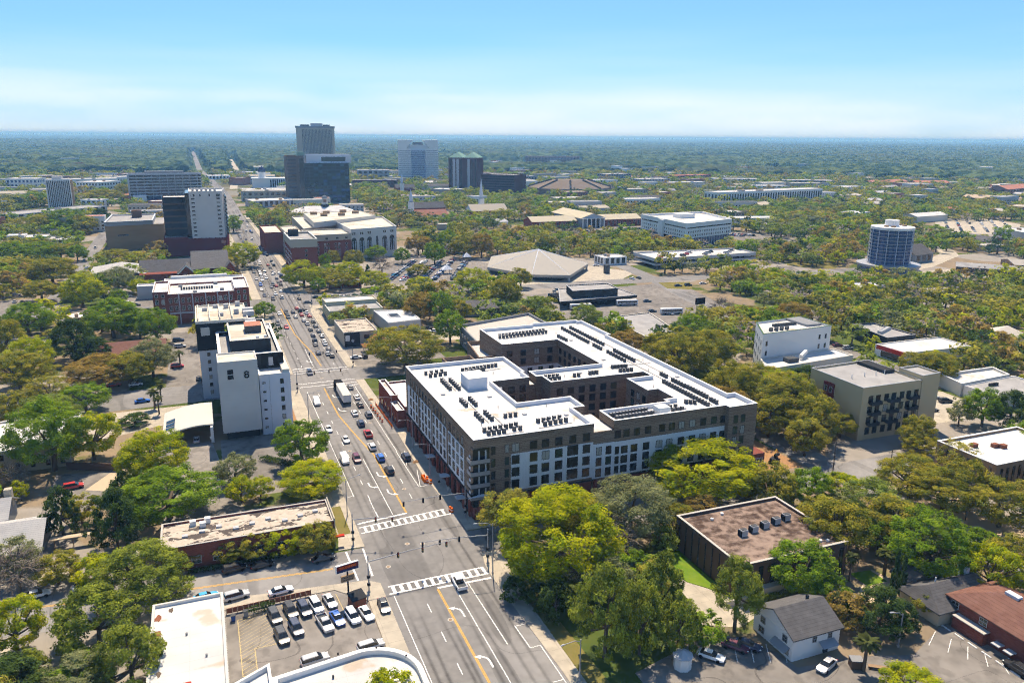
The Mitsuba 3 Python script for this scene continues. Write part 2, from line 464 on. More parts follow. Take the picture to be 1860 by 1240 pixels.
ROADS = [main.buffer(3), side.buffer(2), east.buffer(1), par.buffer(0), par2.buffer(0), north.buffer(2), northe.buffer(2), upper.buffer(3), upperw.buffer(3), left.buffer(3)]


def walk(pts, bsdf='concrete', label=None, z=WALKZ):
    p = Polygon(pts)
    struct('pavement', MB().poly(p, 0., z), bsdf, label)


# pavements with a kerb
walk([(48.8, 60), (49.0, 99.5), (48.0, 130), (48.2, 135), (49.2, 139.9), (53, 139.9), (53, 134), (51.5, 128), (51.5, 60)], label='narrow pavement under the trees right of the avenue')
walk([(49.3, 150.3), (49.2, 160), (47.9, 184), (48.9, 215), (47.1, 240), (47.1, 269.7), (50, 269.7), (50, 243), (52.3, 243), (52.3, 152), (60, 154.2), (85, 154.2), (85, 150.3)], label='pavement along the brick base of the apartment block')
walk([(47.1, 286.3), (47.1, 389), (48.6, 400), (48.3, 404.8), (60, 404.8), (54, 395), (50.4, 385), (50.4, 286.3)], label='sandy pavement past the dark flat building')
walk([(26.8, 60), (26.8, 136.2), (24.5, 138.1), (-6, 141.7), (-6, 137.6), (18, 136.9), (23.4, 131), (23.4, 60)], label='pale pavement beside the car lot', z=.13)
walk([(26.7, 151.3), (26.7, 264.8), (22.5, 264.8), (22, 157), (21.2, 151.5)], label='pavement in front of the numbered tower')
walk([(26.9, 284.3), (27.2, 360), (26.6, 404.8), (22, 404.8), (22, 284.3)], label='pavement beside the red brick offices')
walk([(26.7, 428.4), (26.3, 500), (25.6, 560), (22, 900), (18, 900), (21, 560), (22, 428.4)], label='pavement along the far left side of the avenue')
walk([(48.2, 436.4), (48.1, 560), (44.4, 900), (48, 900), (52, 560), (52, 436.4)], label='pavement along the far right side of the avenue')
walk([(-36, 141.2), (-60, 145), (-60, 141.5), (-36, 137.5)], label='pavement under the trees at the left edge')
walk([(-30, 160.5), (-60, 166), (-60, 168.5), (-30, 163)], label='pavement in front of the white gabled house')

# parking lots, drives, lawns
sheet('parking_lot', [(-1.9, 95), (-1.9, 135.8), (13.4, 136.5), (18, 136.6), (23.3, 130.8), (23.3, 95)], LOTZ, 'lot', 'small car lot behind the pole sign')
sheet('parking_lot', [(60, 60), (60, 95), (74, 98.5), (80, 98.5), (85.5, 91), (86, 86.5), (98, 85), (107, 82), (120, 87), (121, 60)], LOTZ, 'lot', 'grey lot in front of the white house')
sheet('parking_lot', [(-40, 192), (-40, 216), (-24, 212), (-22, 195), (-30, 190)], LOTZ, 'lot', 'brown lot with a red car')
sheet('driveway', [(-14, 178), (-16, 226), (-2.2, 226), (0, 204), (4, 178), (22, 178), (22, 172), (-14, 172)], LOTZ - .004, 'lot', 'driveway curving to the white canopy')
sheet('driveway', [(0, 204), (0, 226), (22, 226), (22, 185), (4, 185)], LOTZ - .008, 'lot', 'shaded drive in front of the numbered tower')
sheet('parking_lot', [(-16, 284.5), (-16, 366), (-5, 366), (-4.6, 290), (-4.6, 284.5)], LOTZ, 'lot', 'lot between the brick house and the numbered tower')
sheet('parking_lot', [(-36, 236), (-36, 261.6), (-5, 261.6), (-5, 248), (-18, 244)], LOTZ, 'concrete', 'pale drive beside the palms')
sheet('parking_lot', [(51, 287), (51, 312), (61, 315), (86, 312), (86, 287)], LOTZ, 'lot', 'small lot under the big oak')
sheet('parking_lot', [(68, 316), (74, 332), (95, 335), (118, 330), (118, 312), (88, 313)], LOTZ, 'concrete', 'dusty lot behind the white building')
sheet('parking_lot', [(160, 316), (160, 392), (250, 400), (262, 376), (245, 300), (196, 300)], LOTZ, 'lot', 'wide lot around the low bank building')
sheet('parking_lot', [(90, 470), (128, 545), (176, 545), (186, 470), (160, 448), (110, 446)], LOTZ, 'lot', 'lot full of cars beside the pavilions'); keep(90, 185, 425, 545, 0)
sheet('plaza', [(150, 420), (178, 470), (186, 500), (240, 480), (262, 440), (232, 412)], LOTZ, 'concrete', 'pale plaza around the tent roofed hall')
sheet('parking_lot', [(198, 163), (198, 192), (222, 200), (236, 186), (234, 164)], LOTZ, 'concrete', 'pale lot right of the tan apartments')
sheet('parking_lot', [(219, 212), (219, 250), (248, 250), (248, 212)], LOTZ, 'lot', 'lot between the white building and the red trimmed shop')
sheet('parking_lot', [(-130, 405), (-130, 470), (-81, 470), (-81, 437), (-81, 405)], LOTZ - .006, 'lot', 'car park at the left edge under the oaks')
sheet('parking_lot', [(-46, 412), (-46, 460), (-22, 460), (-18, 430), (-24, 385), (-40, 385)], LOTZ - .006, 'lot', 'lot left of the red brick offices')
sheet('parking_lot', [(300, 610), (300, 676), (408, 676), (408, 612), (352, 625), (352, 610)], LOTZ, 'lot', 'car park in front of the gabled school')
sheet('parking_lot', [(432, 520), (432, 610), (470, 590), (470, 505)], LOTZ, 'lot', 'car park right of the white office block')
sheet('parking_lot', [(650, 545), (770, 650), (830, 665), (800, 570), (705, 505)], LOTZ, 'concrete', 'large car park near the right edge', None); keep(625, 830, 480, 600, 0)
sheet('side_street', [(440, 395), (470, 404), (530, 438), (565, 475), (575, 468), (535, 425), (470, 392), (442, 384)], LOTZ + .004, 'concrete', 'pale lane curving past the round tower', None); keep(440, 560, 365, 440, 0)
sheet('side_street', [(236, 330), (246, 330), (262, 400), (275, 490), (264, 490), (252, 405)], LOTZ + .008, 'asphalt', 'street beside the tent roofed hall', None); keep(236, 275, 320, 490, 0)
sheet('parking_lot', [(345, 385), (368, 430), (376, 425), (358, 380)], LOTZ, 'lot', 'small lot left of the sunny lawn', None); keep(340, 380, 360, 432, 0)
sheet('parking_lot', [(-185, 925), (-105, 1015), (-85, 985), (-165, 890)], LOTZ, 'lot', 'car park below the striped tower')
sheet('parking_lot', [(440, 330), (440, 380), (520, 380), (520, 330)], LOTZ, 'concrete', 'pale lot below the round tower')
sheet('lawn', [(85, 126.5), (88.6, 126), (88.6, 108), (86, 112), (83.6, 115), (82.6, 120)], .03, 'lawn', 'bright green lawn beside the brown gravel roof')
sheet('path', [(82.4, 120), (83.4, 115), (86, 111.6), (88.5, 107), (92, 105.5), (90, 101), (84, 99), (78, 102), (79, 112)], .025, 'concrete', 'pale path below the green lawn')
sheet('lawn', [(116, 106), (121, 105.5), (121, 101), (116, 101)], .03, 'lawn', 'patch of lawn behind the palms')
sheet('path', [(114, 101), (121.5, 105.5), (123, 100), (116, 95), (110, 97)], .025, 'm_sand', 'sandy path beside the grey house')
sheet('lawn', [(97, 444), (107, 420), (95, 424)], .03, 'lawn', 'green triangle beside the cross street')
sheet('lawn', [(425, 485), (448, 450), (395, 405), (376, 430)], .03, 'drygrass', 'sunny grass left of the round tower', None)
sheet('lawn', [(255, 402), (275, 398), (262, 376), (250, 384)], .03, 'drygrass', 'grass island at the street corner')
sheet('verge', [(51.6, 60), (51.6, 128), (54, 128), (56, 60)], .03, 'drygrass', 'dry grass strip beside the avenue')
sheet('verge', [(22.4, 158), (22.4, 172), (25, 172), (25, 158)], .16, 'drygrass', 'dry grass strip beside the peeling roof')
sheet('dirt', [(129.5, 152), (129.5, 168), (145, 172), (145, 152)], .03, 'm_soil', 'bare orange soil with a digger')
sheet('dirt', [(-32, 203), (-18, 230), (-16, 216), (-22, 198)], .028, 'm_sand', 'sandy yard beside the brick wall')
sheet('dirt', [(20.6, 226), (20.6, 262), (22.4, 262), (22.4, 226)], .03, 'm_soil', 'orange soil strip beside the numbered tower')
sheet('dirt', [(156.5, 120), (156.5, 138), (172, 132), (165, 100), (157, 100)], .03, 'm_sand', 'sandy yard under the right oaks')


def stripe(x0, y0, x1, y1, w, m):
    d = np.array([x1 - x0, y1 - y0]); L = np.hypot(*d); n = np.array([-d[1], d[0]]) / L * w / 2
    m.quad((x0 - n[0], y0 - n[1], MARKZ), (x1 - n[0], y1 - n[1], MARKZ), (x1 + n[0], y1 + n[1], MARKZ), (x0 + n[0], y0 + n[1], MARKZ))


def marks(name, segs, w, bsdf='m_line', label=None):
    m = MB()
    for s in segs: stripe(*s, w, m)
    struct(name, m, bsdf, label)


def dash(x, y0, y1, step=9.2, ln=3.0, xs=0.):
    return [(x, y, x, min(y + ln, y1)) for y in np.arange(y0, y1, step)]


marks('lane_marking', dash(33.5, 68, 131) + dash(32.3, 163.5, 264, 9.2) + [(32.2, 163.4, 32.2, 173)] + dash(42, 170, 264) + dash(31, 292, 560, 12) + dash(43, 292, 560, 12), .16)
marks('lane_marking', [(40.2, 60, 40.0, 130.3), (43.2, 109.4, 42.9, 130.3), (28.2, 60, 28.3, 131), (35.7, 163.6, 35.6, 198), (46.3, 114, 46.5, 107.2), (46.3, 113.8, 48.2, 113.8), (46.4, 107.2, 48.4, 107.2), (48.4, 107.2, 48.5, 60), (46.5, 97.8, 48.4, 97.8),
                       (45.2, 176, 45.2, 200), (45.2, 176, 47.4, 176), (45.4, 200, 45.4, 262), (29, 176, 29, 262), (27.3, 176.4, 29, 176.4), (35.2, 292, 35.4, 318), (45.6, 176, 47.4, 186), (45.6, 190, 47.6, 200)], .15)
marks('centre_line', [(37.0, 60, 36.6, 130.2), (37.25, 60, 36.85, 130.2), (38.75, 163.4, 38.8, 200), (39.0, 163.4, 39.05, 200), (38.8, 200, 36.8, 217), (39.05, 200, 37.05, 217), (36.8, 217, 35, 235), (37.05, 217, 35.25, 235), (35, 235, 34.9, 264), (35.25, 235, 35.15, 264),
                      (38, 291.5, 37.4, 312), (38.25, 291.5, 37.65, 312), (37.4, 312, 34.3, 345), (37.65, 312, 34.55, 345), (34.3, 345, 34, 402), (34.55, 345, 34.25, 402)], .16, 'm_yellowline')
marks('centre_line', [(19, 144.6, -6.5, 146.9), (19, 144.95, -6.5, 147.25), (-6.5, 146.9, -34, 150.6), (-6.5, 147.25, -34, 150.95), (142, 144.9, 60, 144.9), (142, 145.2, 60, 145.2)], .17, 'm_yellowline')
marks('stop_line', [(27.2, 161.9, 38.9, 163.2), (36.8, 130.6, 47.8, 130.3), (27.3, 290.6, 34.8, 290.6), (36, 264.5, 47, 264.5)], .55)
marks('crossing_line', [(27.2, 160.0, 47.6, 162.1), (27.2, 157.3, 49.0, 159.4), (27.9, 134.4, 47.6, 134.6), (27.6, 131.8, 48.0, 132.0), (22.6, 150.6, 22.9, 138.6), (26.2, 150.7, 25.9, 139.3), (27.2, 287.5, 47.2, 287.5), (27.2, 284.3, 47.2, 284.3), (27.1, 271.5, 47, 271.5), (27.1, 267.5, 47, 267.5)], .4)
m = MB()
for i in range(13):
    x = 28.1 + 1.55 * i
    m.quad((x, 157.75 + .1 * i * 1.55, MARKZ + .004), (x + .62, 157.75 + .1 * i * 1.55, MARKZ + .004), (x + .62, 159.85 + .1 * i * 1.55, MARKZ + .004), (x, 159.85 + .1 * i * 1.55, MARKZ + .004))
    if i < 13: m.quad((x + .3, 132.0, MARKZ + .004), (x + 1.0, 132.0, MARKZ + .004), (x + 1.0, 134.4, MARKZ + .004), (x + .3, 134.4, MARKZ + .004))
struct('crossing_bar', m, 'm_line')


def arrow(x, y, flip, s=1.0):
    """A curved turn arrow painted on the lane."""
    a = np.linspace(0, 1.25, 9)
    c = np.array([[math.sin(t) * 1.3, 0] for t in a])
    pts = [(0.0, -1.8)] + [(1.5 * (math.cos(t) - 1), 1.5 * math.sin(t)) for t in a]
    body = LineString(pts).buffer(.17, cap_style=2)
    e = np.array(pts[-1]); d = e - np.array(pts[-2]); d /= np.hypot(*d); n = np.array([-d[1], d[0]])
    head = Polygon([e + n * .55, e + d * 1.2, e - n * .55])
    p = unary_union([body, head])
    p = affinity.scale(p, s, s * flip, origin=(0, 0))
    p = affinity.translate(p, x, y)
    struct('turn_arrow', MB().poly(p, MARKZ + .004), 'm_line')


for x, y, fl in [(38.8, 121.5, 1), (38.8, 106.5, 1), (38.8, 90, 1)]: arrow(x, y, fl)
for x, y in ((37.2, 186.5), (37.4, 175.5), (36.2, 240), (36.6, 254), (33.8, 181), (33.9, 300)):
    a = np.linspace(0, 1.25, 9)
    pts = [(0, 1.8)] + [(1.5 * (1 - math.cos(t)), -1.5 * math.sin(t)) for t in a]
    e = np.array(pts[-1]); d = e - np.array(pts[-2]); d /= np.hypot(*d); n = np.array([-d[1], d[0]])
    p = unary_union([LineString(pts).buffer(.17, cap_style=2), Polygon([e + n * .55, e + d * 1.2, e - n * .55])])
    struct('turn_arrow', MB().poly(affinity.translate(p, x, y), MARKZ + .004), 'm_line')
# painted bays of the car lot and other lots
m = MB()
hatch = Polygon([(.1, 133.4), (5.8, 134.2), (6, 123.8), (2.4, 123.8), (2.4, 117), (.1, 117)])
for i in range(24):
    y = 113 + i * .98
    for gg in getattr(LineString([(-1, y), (8, y + 5.6)]).intersection(hatch), 'geoms', [LineString([(-1, y), (8, y + 5.6)]).intersection(hatch)]):
        if gg.length > .3: stripe(*gg.coords[0], *gg.coords[-1], .1, m)
hc = list(hatch.exterior.coords)
for p0, p1 in zip(hc[:-1], hc[1:]): stripe(*p0, *p1, .12, m)
for x in (8.0, 10.6, 13.2, 15.6, 18.0): stripe(x, 135.6, x + .5, 129.5, .12, m)
struct('bay_marking', m, 'm_lotline')
m = MB()
for i in range(7):
    stripe(111.5 + i * 1.5, 83 - i * 2.6, 116 + i * .8, 85.5 - i * 2.6, .12, m)
for i in range(4): stripe(77.5 + 2.6 * i, 91.2 - i * 1.0, 80 + 2.6 * i, 95.5 - i * 1.0, .12, m)
for i in range(5): stripe(202 + 3 * i, 168, 202 + 3 * i, 173, .13, m)
struct('bay_marking', m, 'm_line')
for i in range(6):
    k = many('wheel_stop', 'white concrete wheel stop', 'in the row along the brick house', 'wheel stop', 'wheel stops beside the brick house', (119.3, 87 - i * 2.6))
    scene[k] = PL(MB().box(-.12, .12, -.9, .9, 0.02, .16).mesh(), 'm_white'); scene[k]['to_world'] = place(118.6 - i * .02, 85.5 - i * 2.65, 0, -2)

# far forest that reads as one mass: crowns as one rolling sheet
r = np.exp(np.linspace(math.log(1850), math.log(52000), 780)); az = np.radians(np.linspace(-24, 68, 560))
R, A = np.meshgrid(r, az, indexing='ij')
X, Y = R * np.sin(A), R * np.cos(A)
jit = np.random.default_rng(5)
X = X + jit.normal(0, .0011, X.shape) * R; Y = Y + jit.normal(0, .0011, X.shape) * R
q = np.stack([X, Y, X * 0], -1)
Z = 5 + 9 * meshkit.noise(q / 13., 1) ** 1.5 + 4 * meshkit.noise(q / 45., 2) + 5 * meshkit.noise(q / 400., 3) + jit.random(X.shape) * 2.5
Z = np.where(R > 6000, 14 + (Z - 14) * np.clip(1 - (R - 6000) / 6000, .12, 1), Z)
Z += 22 * meshkit.fbm(q / 2600., 3, seed=8) * np.clip((R - 2500) / 5000, 0, 1)
cl = meshkit.noise(q / 190., 11)
Z = np.where((cl > .78) & (R < 5000), 0.3 + Z * .12, Z)
rx = np.where(Y < 2100, 9.5, 9.5 - (Y - 2100) * .006)
Z = np.where((np.abs(X - rx) < 22) & (Y < 4400), -.5, Z)
Z = np.where((np.abs(X - (93 + (Y - 2041) * .032)) < 16) & (Y < 3600), -.5, Z)
Z[0] = -.5
i, j = np.meshgrid(np.arange(779), np.arange(559), indexing='ij'); n = 560
f = np.stack([i * n + j, i * n + j + 1, (i + 1) * n + j + 1, (i + 1) * n + j], -1).reshape(-1, 4)
struct_k = MB().add(np.stack([X, Y, Z], -1), f[:, ::-1]).put('forest', 'canopy')
labels[struct_k] = {'label': 'hazy blue-green forest reaching to the horizon', 'category': 'forest', 'kind': 'stuff'}
sheet('far_road', [(124, 3600), (138, 3600), (100, 2041), (60, 1350), (48, 1350), (86, 2041)], .05, 'concrete', 'second pale road climbing through the far forest', None)

# ---------------------------------------------------------------- the big apartment block
A = thing('apartment_block', 'long brown and white apartment block with white roof, courtyards and brick base', 'apartment block')
zones = {'west': sbox(52.4, 154.4, 86.1, 216), 'south': sbox(86, 154.4, 128.6, 162.2), 'east': sbox(107.7, 162, 126.2, 253.5), 'north': sbox(88, 229.5, 127.8, 252), 'mid': sbox(84.4, 187.4, 108, 199)}
foot = unary_union(list(zones.values())).union(sbox(83, 199, 88, 216)).union(sbox(120, 152.9, 128.6, 162))
well = unary_union([sbox(71, 174.6, 86.2, 193.6), sbox(82.4, 193, 84.5, 199), sbox(82.5, 154.2, 88, 166.4), sbox(107.6, 183.2, 115.6, 187.3), sbox(107.6, 164, 111, 172)])
court = unary_union([sbox(86, 162.2, 107.7, 187.4), sbox(88, 199, 107.7, 229.5), sbox(83.2, 199, 88, 229.5)])
foot = foot.difference(court).difference(well).buffer(0)
low = unary_union([sbox(82.48, 154.42, 88.02, 166.4), sbox(82.45, 193.6, 84.4, 199)])
TOP = 19.4
inner = foot.buffer(-.4, join_style=2)
MB().poly(foot, 5.2, TOP - 1).poly(foot.difference(inner), TOP - 1, TOP).put('wall', 'siding', A)
MB().poly(foot.buffer(-.15, join_style=2), 0, 5.19).put('wall', 'brick', A, label='red brick ground floor')
MB().poly(inner.buffer(-.01), TOP - .98, TOP - .9).put('roof', 'roof_white', A)
MB().poly(inner.difference(foot.buffer(-.5, join_style=2)), TOP - .89, TOP + .1).put('parapet_lining', 'm_bluewhite', A)
MB().poly(foot.buffer(.08, join_style=2).difference(foot.buffer(-.5, join_style=2)), TOP + .103, TOP + .2).put('coping', 'm_white', A)
MB().poly(low, 0, 17.2).put('terrace', 'siding', A)
MB().poly(low.buffer(-.25), 17.205, 17.25).put('terrace', 'roof_white', A)
MB().poly(foot.buffer(.25, join_style=2).difference(foot.buffer(-.1, join_style=2)), 5.0, 5.3).put('ledge', 'm_charcoal', A)
# white panel fields standing proud of the siding
p = MB(); p.box(61.4, 82.4, 154.28, 154.41, 5.9, 14.9); p.box(88.1, 121.4, 154.28, 154.41, 5.4, 14.1); p.box(82.41, 88.09, 154.28, 154.43, 5.4, 14.2); p.put('panel_field', 'panel', A, label='pale white metal panels on the street side')
p = MB()
for a, b, z1 in ((156.2, 157.4, 14.9), (161.2, 173.6, 14.9), (175.2, 187.6, 14.9), (189.2, 200.5, 14.9), (202.4, 213.6, 14.7)): p.box(52.28, 52.41, a, b, 5.6, z1)
p.put('panel_field', 'panel', A)
p = MB(); p.box(88, 107.6, 229.38, 229.51, 5.4, 11.4); p.box(107.58, 107.71, 199.2, 229.4, 5.4, 11.4); p.put('panel_field', 'panel', A)
rows = (6.4, 9.4, 12.4, 15.4)
windows(A, 's', 154.28, (62.5, 67, 70, 73.4, 80.6), rows[:3], 1.9, 2.15)
windows(A, 's', 154.28, (77,), rows[:3], 2.8, 2.5)
windows(A, 's', 154.4, (62.5, 67, 70, 73.4, 77, 80.6), rows[3:], 1.8, 2.0)
windows(A, 's', 154.4, (57.1, 60.4), (6.4, 9.4, 12.4, 15.4), 1.0, 2.0)
windows(A, 's', 154.28, (84, 86.6), (5.8, 8.6, 11.3), 1.5, 2.1)
windows(A, 's', 154.28, (90.9, 93.6, 97, 100.7, 103.6, 107, 110.2, 113.4, 116.6, 119.4), (5.9, 8.4, 10.9), 1.8, 1.95)
windows(A, 's', 154.28, (88.9,), (5.9, 8.4, 10.9), 1.1, 1.95)
windows(A, 's', 154.4, (89, 91.4, 94.3, 97.4, 101.4, 104.2, 107, 110.2, 113.4, 116.6, 119.4), (15.0,), 1.7, 1.95)
windows(A, 's', 152.9, (122.2, 124.4), (6.2, 9.2, 12.0, 15.0), 1.3, 2.1, glass='glass_green')
for a0, n in ((162.6, 4), (176.6, 4), (190.6, 4), (203.6, 3)):
    windows(A, 'w', 52.28, [a0 + 3.2 * i for i in range(n)], rows[:3], 1.5, 2.2)
    windows(A, 'w', 52.4, [a0 + 3.2 * i for i in range(n)], rows[3:], 1.5, 2.0)
windows(A, 'w', 52.28, (156.8,), rows[:3], .8, 2.1, style='plain')
windows(A, 's', 229.38, linspace(90, 105.5, 5), (5.8, 8.7), 1.9, 2.2, frame='m_lightgray')
windows(A, 's', 229.5, linspace(90.5, 105, 4), (12.2, 15.1), 1.9, 2.0)
windows(A, 'w', 107.58, linspace(202, 227, 8), (5.8, 8.7), 1.7, 2.2)
windows(A, 'w', 107.7, linspace(202, 227, 8), (12.2, 15.1), 1.7, 2.0)
windows(A, 's', 187.4, linspace(89, 106, 6), (4.0, 6.9, 9.8, 12.7, 15.4), 1.9, 2.0)
windows(A, 's', 193.6, (73.6, 77, 80.4), (9.8, 12.7, 15.4), 1.9, 2.0)
windows(A, 'w', 107.7, (173.5, 176.5, 179.5), (7, 10, 12.8, 15.4), 1.7, 2.0)
# the glazed corner with balconies, brick piers and shop glass below
c = MB(); c.box(52.2, 56.1, 154.2, 154.39, 3.2, 17.4); c.put('corner_glazing', 'glass_dark', A)
c = MB(); c.box(52.2, 52.39, 154.6, 156.0, 3.2, 17.4); c.put('corner_glazing', 'glass_dark', A)
for z in (5.3, 8.2, 11.1, 14.0):
    b = MB(); b.box(51.3, 55.9, 153.2, 154.19, z, z + .2); b.box(51.3, 52.19, 154.19, 156, z, z + .2); k = b.put('balcony', 'm_charcoal', A)
    b = MB(); b.box(51.3, 55.9, 153.2, 153.26, z + .2, z + 1.15); b.box(51.3, 51.36, 153.27, 156, z + .2, z + 1.15); b.put('railing', 'm_steel', k)
for x in (55.2, 53.6):
    for z in (6.4, 9.3, 12.2, 15.0): MB().box(x - .18, x + .18, 154.1, 154.2, z - .6, z + 1.9).put('door_frame', 'm_lightgray', A)
cn = MB().quad((50.4, 153.2, 6.3), (55.0, 151.6, 6.9), (54.6, 154.15, 6.4)).quad((50.4, 153.2, 6.15), (54.6, 154.15, 6.25), (55.0, 151.6, 6.75)); cn.put('canopy', 'm_white', A, label='white triangular canopy at the corner')
for i in range(14):
    y = 156.5 + i * 4.4
    MB().box(51.9, 52.54, y - .55, y + .55, 0, 5).put('pier', 'brick', A)
    if i < 13: MB().box(52.4, 52.56, y + .6, y + 3.8, .5, 4.2).put('shop_window', 'glass_dark', A)
for i in range(10):
    x = 54 + i * 7.3
    MB().box(x - .5, x + .5, 153.9, 154.54, 0, 5).put('pier', 'brick', A)
for y in (159, 172, 185):
    MB().box(49.9, 52.2, y, y + 2.2, 3.3, 3.5).put('awning', 'm_lightgray', A)
# exposed corner frames on the far right
for x, y in ((128.2, 153.3), (128.2, 158), (126.6, 153.3)): MB().box(x, x + .35, y, y + .35, 0, 18.2).put('frame_post', 'm_charcoal', A)
for z in (6, 9, 12, 15): MB().box(126.7, 128.2, 153.1, 158.3, z, z + .18).put('balcony', 'm_lightgray', A)
MB().box(126.4, 132.5, 153.0, 160, 0, 5.4).put('brick_wing', 'brick', A)
windows(A, 's', 153.0, (128.6, 130.9), (1.8,), 1.8, 2.4, frame='m_white')
h = MB().box(63.6, 69.0, 191.2, 198.0, TOP - .9, TOP + 2.3); h.put('stair_house', 'm_bluewhite', A, label='white stair house on the roof')
MB().box(63.4, 69.2, 191.0, 198.2, TOP + 2.303, TOP + 2.42).put('stair_house', 'm_white', A)
MB().box(101.4, 104.6, 156, 159, TOP - .9, TOP + 1.0).put('stair_house', 'm_white', A)
for x, y in ((69, 205), (75, 203), (66, 175), (58, 165), (80, 160), (100, 190), (93, 193), (112, 240), (123, 200), (112, 176), (119, 190), (111, 165), (78, 172), (72, 160)):
    MB().tube([(x, y, TOP - .9), (x, y, TOP - .1)], .09, 6).put('vent_pipe', 'm_gray', A)
keep(50, 130, 146, 256, 0)

# ---------------------------------------------------------------- rooftop air conditioners
b = MB(); b.box(-.42, .42, -.42, .42, .22, 1.12); b.box(-.46, .46, -.46, .46, 1.12, 1.2)
for s in (-.38, .38): b.box(s - .05, s + .05, -.5, .5, 0, .22)
AC_BODY = shared(b.mesh()); fan = MB().tube([(0, 0, 1.19), (0, 0, 1.27)], .33, 12); AC_FAN = shared(fan.mesh())
ACN = 0


def ac_row(p, q, n, where, z, s=.88, group='air conditioners on the apartment roof'):
    global ACN
    for i in range(n):
        x, y = p[0] + (q[0] - p[0]) * i / max(n - 1, 1), p[1] + (q[1] - p[1]) * i / max(n - 1, 1)
        k = many('air_conditioner', 'dark air conditioner', where, 'air conditioner', group, (x, y), 'near')
        M = place(x, y, z, (x * 37 + y * 91) % 7 - 3, s)
        use(AC_BODY, 'casing', 'm_darkgray', k, M); use(AC_FAN, 'fan', 'm_steel', k, M)


RZ = TOP - .9
for p, q, n, w in (((56.6, 209), (61.5, 209.5), 4, 'in the back row at the far left roof corner'), ((57.2, 206.4), (61.8, 207), 4, 'in the front row at the far left roof corner'), ((67.5, 208.5), (78.4, 210), 10, 'in the back row behind the stair house'), ((67.9, 206.2), (73.5, 207.2), 6, 'in the front row behind the stair house'),
                   ((59, 201.1), (59, 193.3), 6, 'in the outer column left of the stair house'), ((61.3, 200.7), (61.3, 192.5), 6, 'in the inner column left of the stair house'), ((58.8, 183.2), (58.8, 178.9), 4, 'in the outer file mid roof above the avenue'), ((61.3, 183.5), (61.3, 178.6), 4, 'in the inner file mid roof above the avenue'),
                   ((59, 172.1), (59, 167.2), 4, 'in the outer file near the avenue corner'), ((61.5, 172.2), (61.5, 167.3), 4, 'in the inner file near the avenue corner'), ((65.3, 168.1), (68, 168.2), 3, 'in the trio standing apart on the roof'), ((57.3, 160.9), (61.4, 161.3), 4, 'in the second row at the near corner'), ((57.6, 158.8), (61.4, 158.8), 4, 'in the first row at the near corner'),
                   ((62.8, 161.2), (65.5, 161.7), 3, 'in the back three by the near edge'), ((64.1, 159.2), (65.6, 159.2), 2, 'in the pair by the near edge'), ((71.4, 162.1), (77.3, 162.6), 5, 'in the back row beside the roof step'), ((72.2, 159.7), (78, 160.4), 5, 'in the front row beside the roof step'),
                   ((92.2, 243.1), (109.3, 245), 14, 'in the back row on the far wing'), ((91.4, 240.9), (109.3, 242.5), 14, 'in the front row on the far wing'), ((116.9, 245.4), (116.9, 235.4), 6, 'in the inner file at the far end'), ((120.2, 245.4), (120.2, 220.7), 14, 'in the outer file of the far half'), ((116.8, 233), (116.8, 224.9), 6, 'in the inner file above the far courtyard'),
                   ((116.9, 221), (116.9, 216.1), 4, 'in the short file above the far courtyard'), ((117.2, 211.9), (117.2, 201.2), 7, 'in the inner file at the middle'), ((120, 212.7), (120, 200.3), 9, 'in the outer file at the middle'), ((120.3, 185.3), (120.3, 182.7), 3, 'in the outer three by the near courtyard'), ((120.2, 179.1), (120.2, 173.5), 5, 'in the outer file by the near courtyard'),
                   ((120.5, 172.2), (120.5, 163.4), 8, 'in the outer file near the front'), ((120.2, 161), (120.2, 158.6), 3, 'in the outer three at the front end'), ((117, 178.7), (117, 173.2), 5, 'in the inner file by the near courtyard'), ((117, 171.9), (117, 157.9), 12, 'in the inner file near the front'), ((113, 161.7), (114.9, 160.6), 3, 'in the loose three near the front'),
                   ((86.8, 191.7), (90.8, 191.7), 4, 'in the front row on the bridge wing'), ((87.6, 194), (91.2, 193.8), 4, 'in the back row on the bridge wing'), ((96, 192.6), (97.3, 192.5), 2, 'in the pair on the bridge wing'), ((101.2, 193.1), (103.4, 193), 3, 'in the trio on the bridge wing'), ((110.4, 196.3), (114.6, 195.7), 5, 'in the back row where the wings meet'), ((110.8, 192.4), (114.3, 192), 4, 'in the front row where the wings meet'),
                   ((89.7, 159.4), (99.8, 159.8), 12, 'in the back row on the low street wing'), ((90.2, 157.2), (100.3, 157.4), 12, 'in the front row on the low street wing'), ((106.8, 159.6), (108.4, 159.6), 2, 'in the pair on the street wing'), ((106.4, 157.4), (108.9, 157.4), 3, 'in the trio on the street wing'), ((110.8, 235.4), (111.2, 230), 4, 'in the file above the courtyard corner')):
    ac_row(p, q, n, w, RZ)

for pts in (((118.5, 158), (118.5, 212)), ((118.3, 216), (118.4, 246)), ((60.2, 166), (60.2, 184)), ((60.2, 192), (60.3, 205)), ((57, 157.6), (66, 157.6)), ((88.5, 155.9), (106, 155.9)), ((92, 239.4), (109, 240.9)), ((70, 158.4), (79, 159)), ((66, 205), (79, 207.4)), ((86, 190.4), (106, 190.4)), ((110, 197.4), (124, 197.2)), ((62.9, 160), (62.9, 170)), ((121.8, 160), (121.8, 245))):
    MB().tube([(*pts[0], RZ + .12), (*pts[1], RZ + .12)], .07, 5).put('pipe_run', 'm_gray', A)
for x, y in ((70.5, 168.4), (72.1, 189.5), (80, 164.4), (67, 184), (99, 195), (113, 230), (112, 205), (123.6, 182), (110, 158.2), (56, 190), (74.5, 163.6)): MB().box(x - .5, x + .5, y - .4, y + .4, RZ, RZ + .35).put('roof_hatch', 'm_lightgray', A)

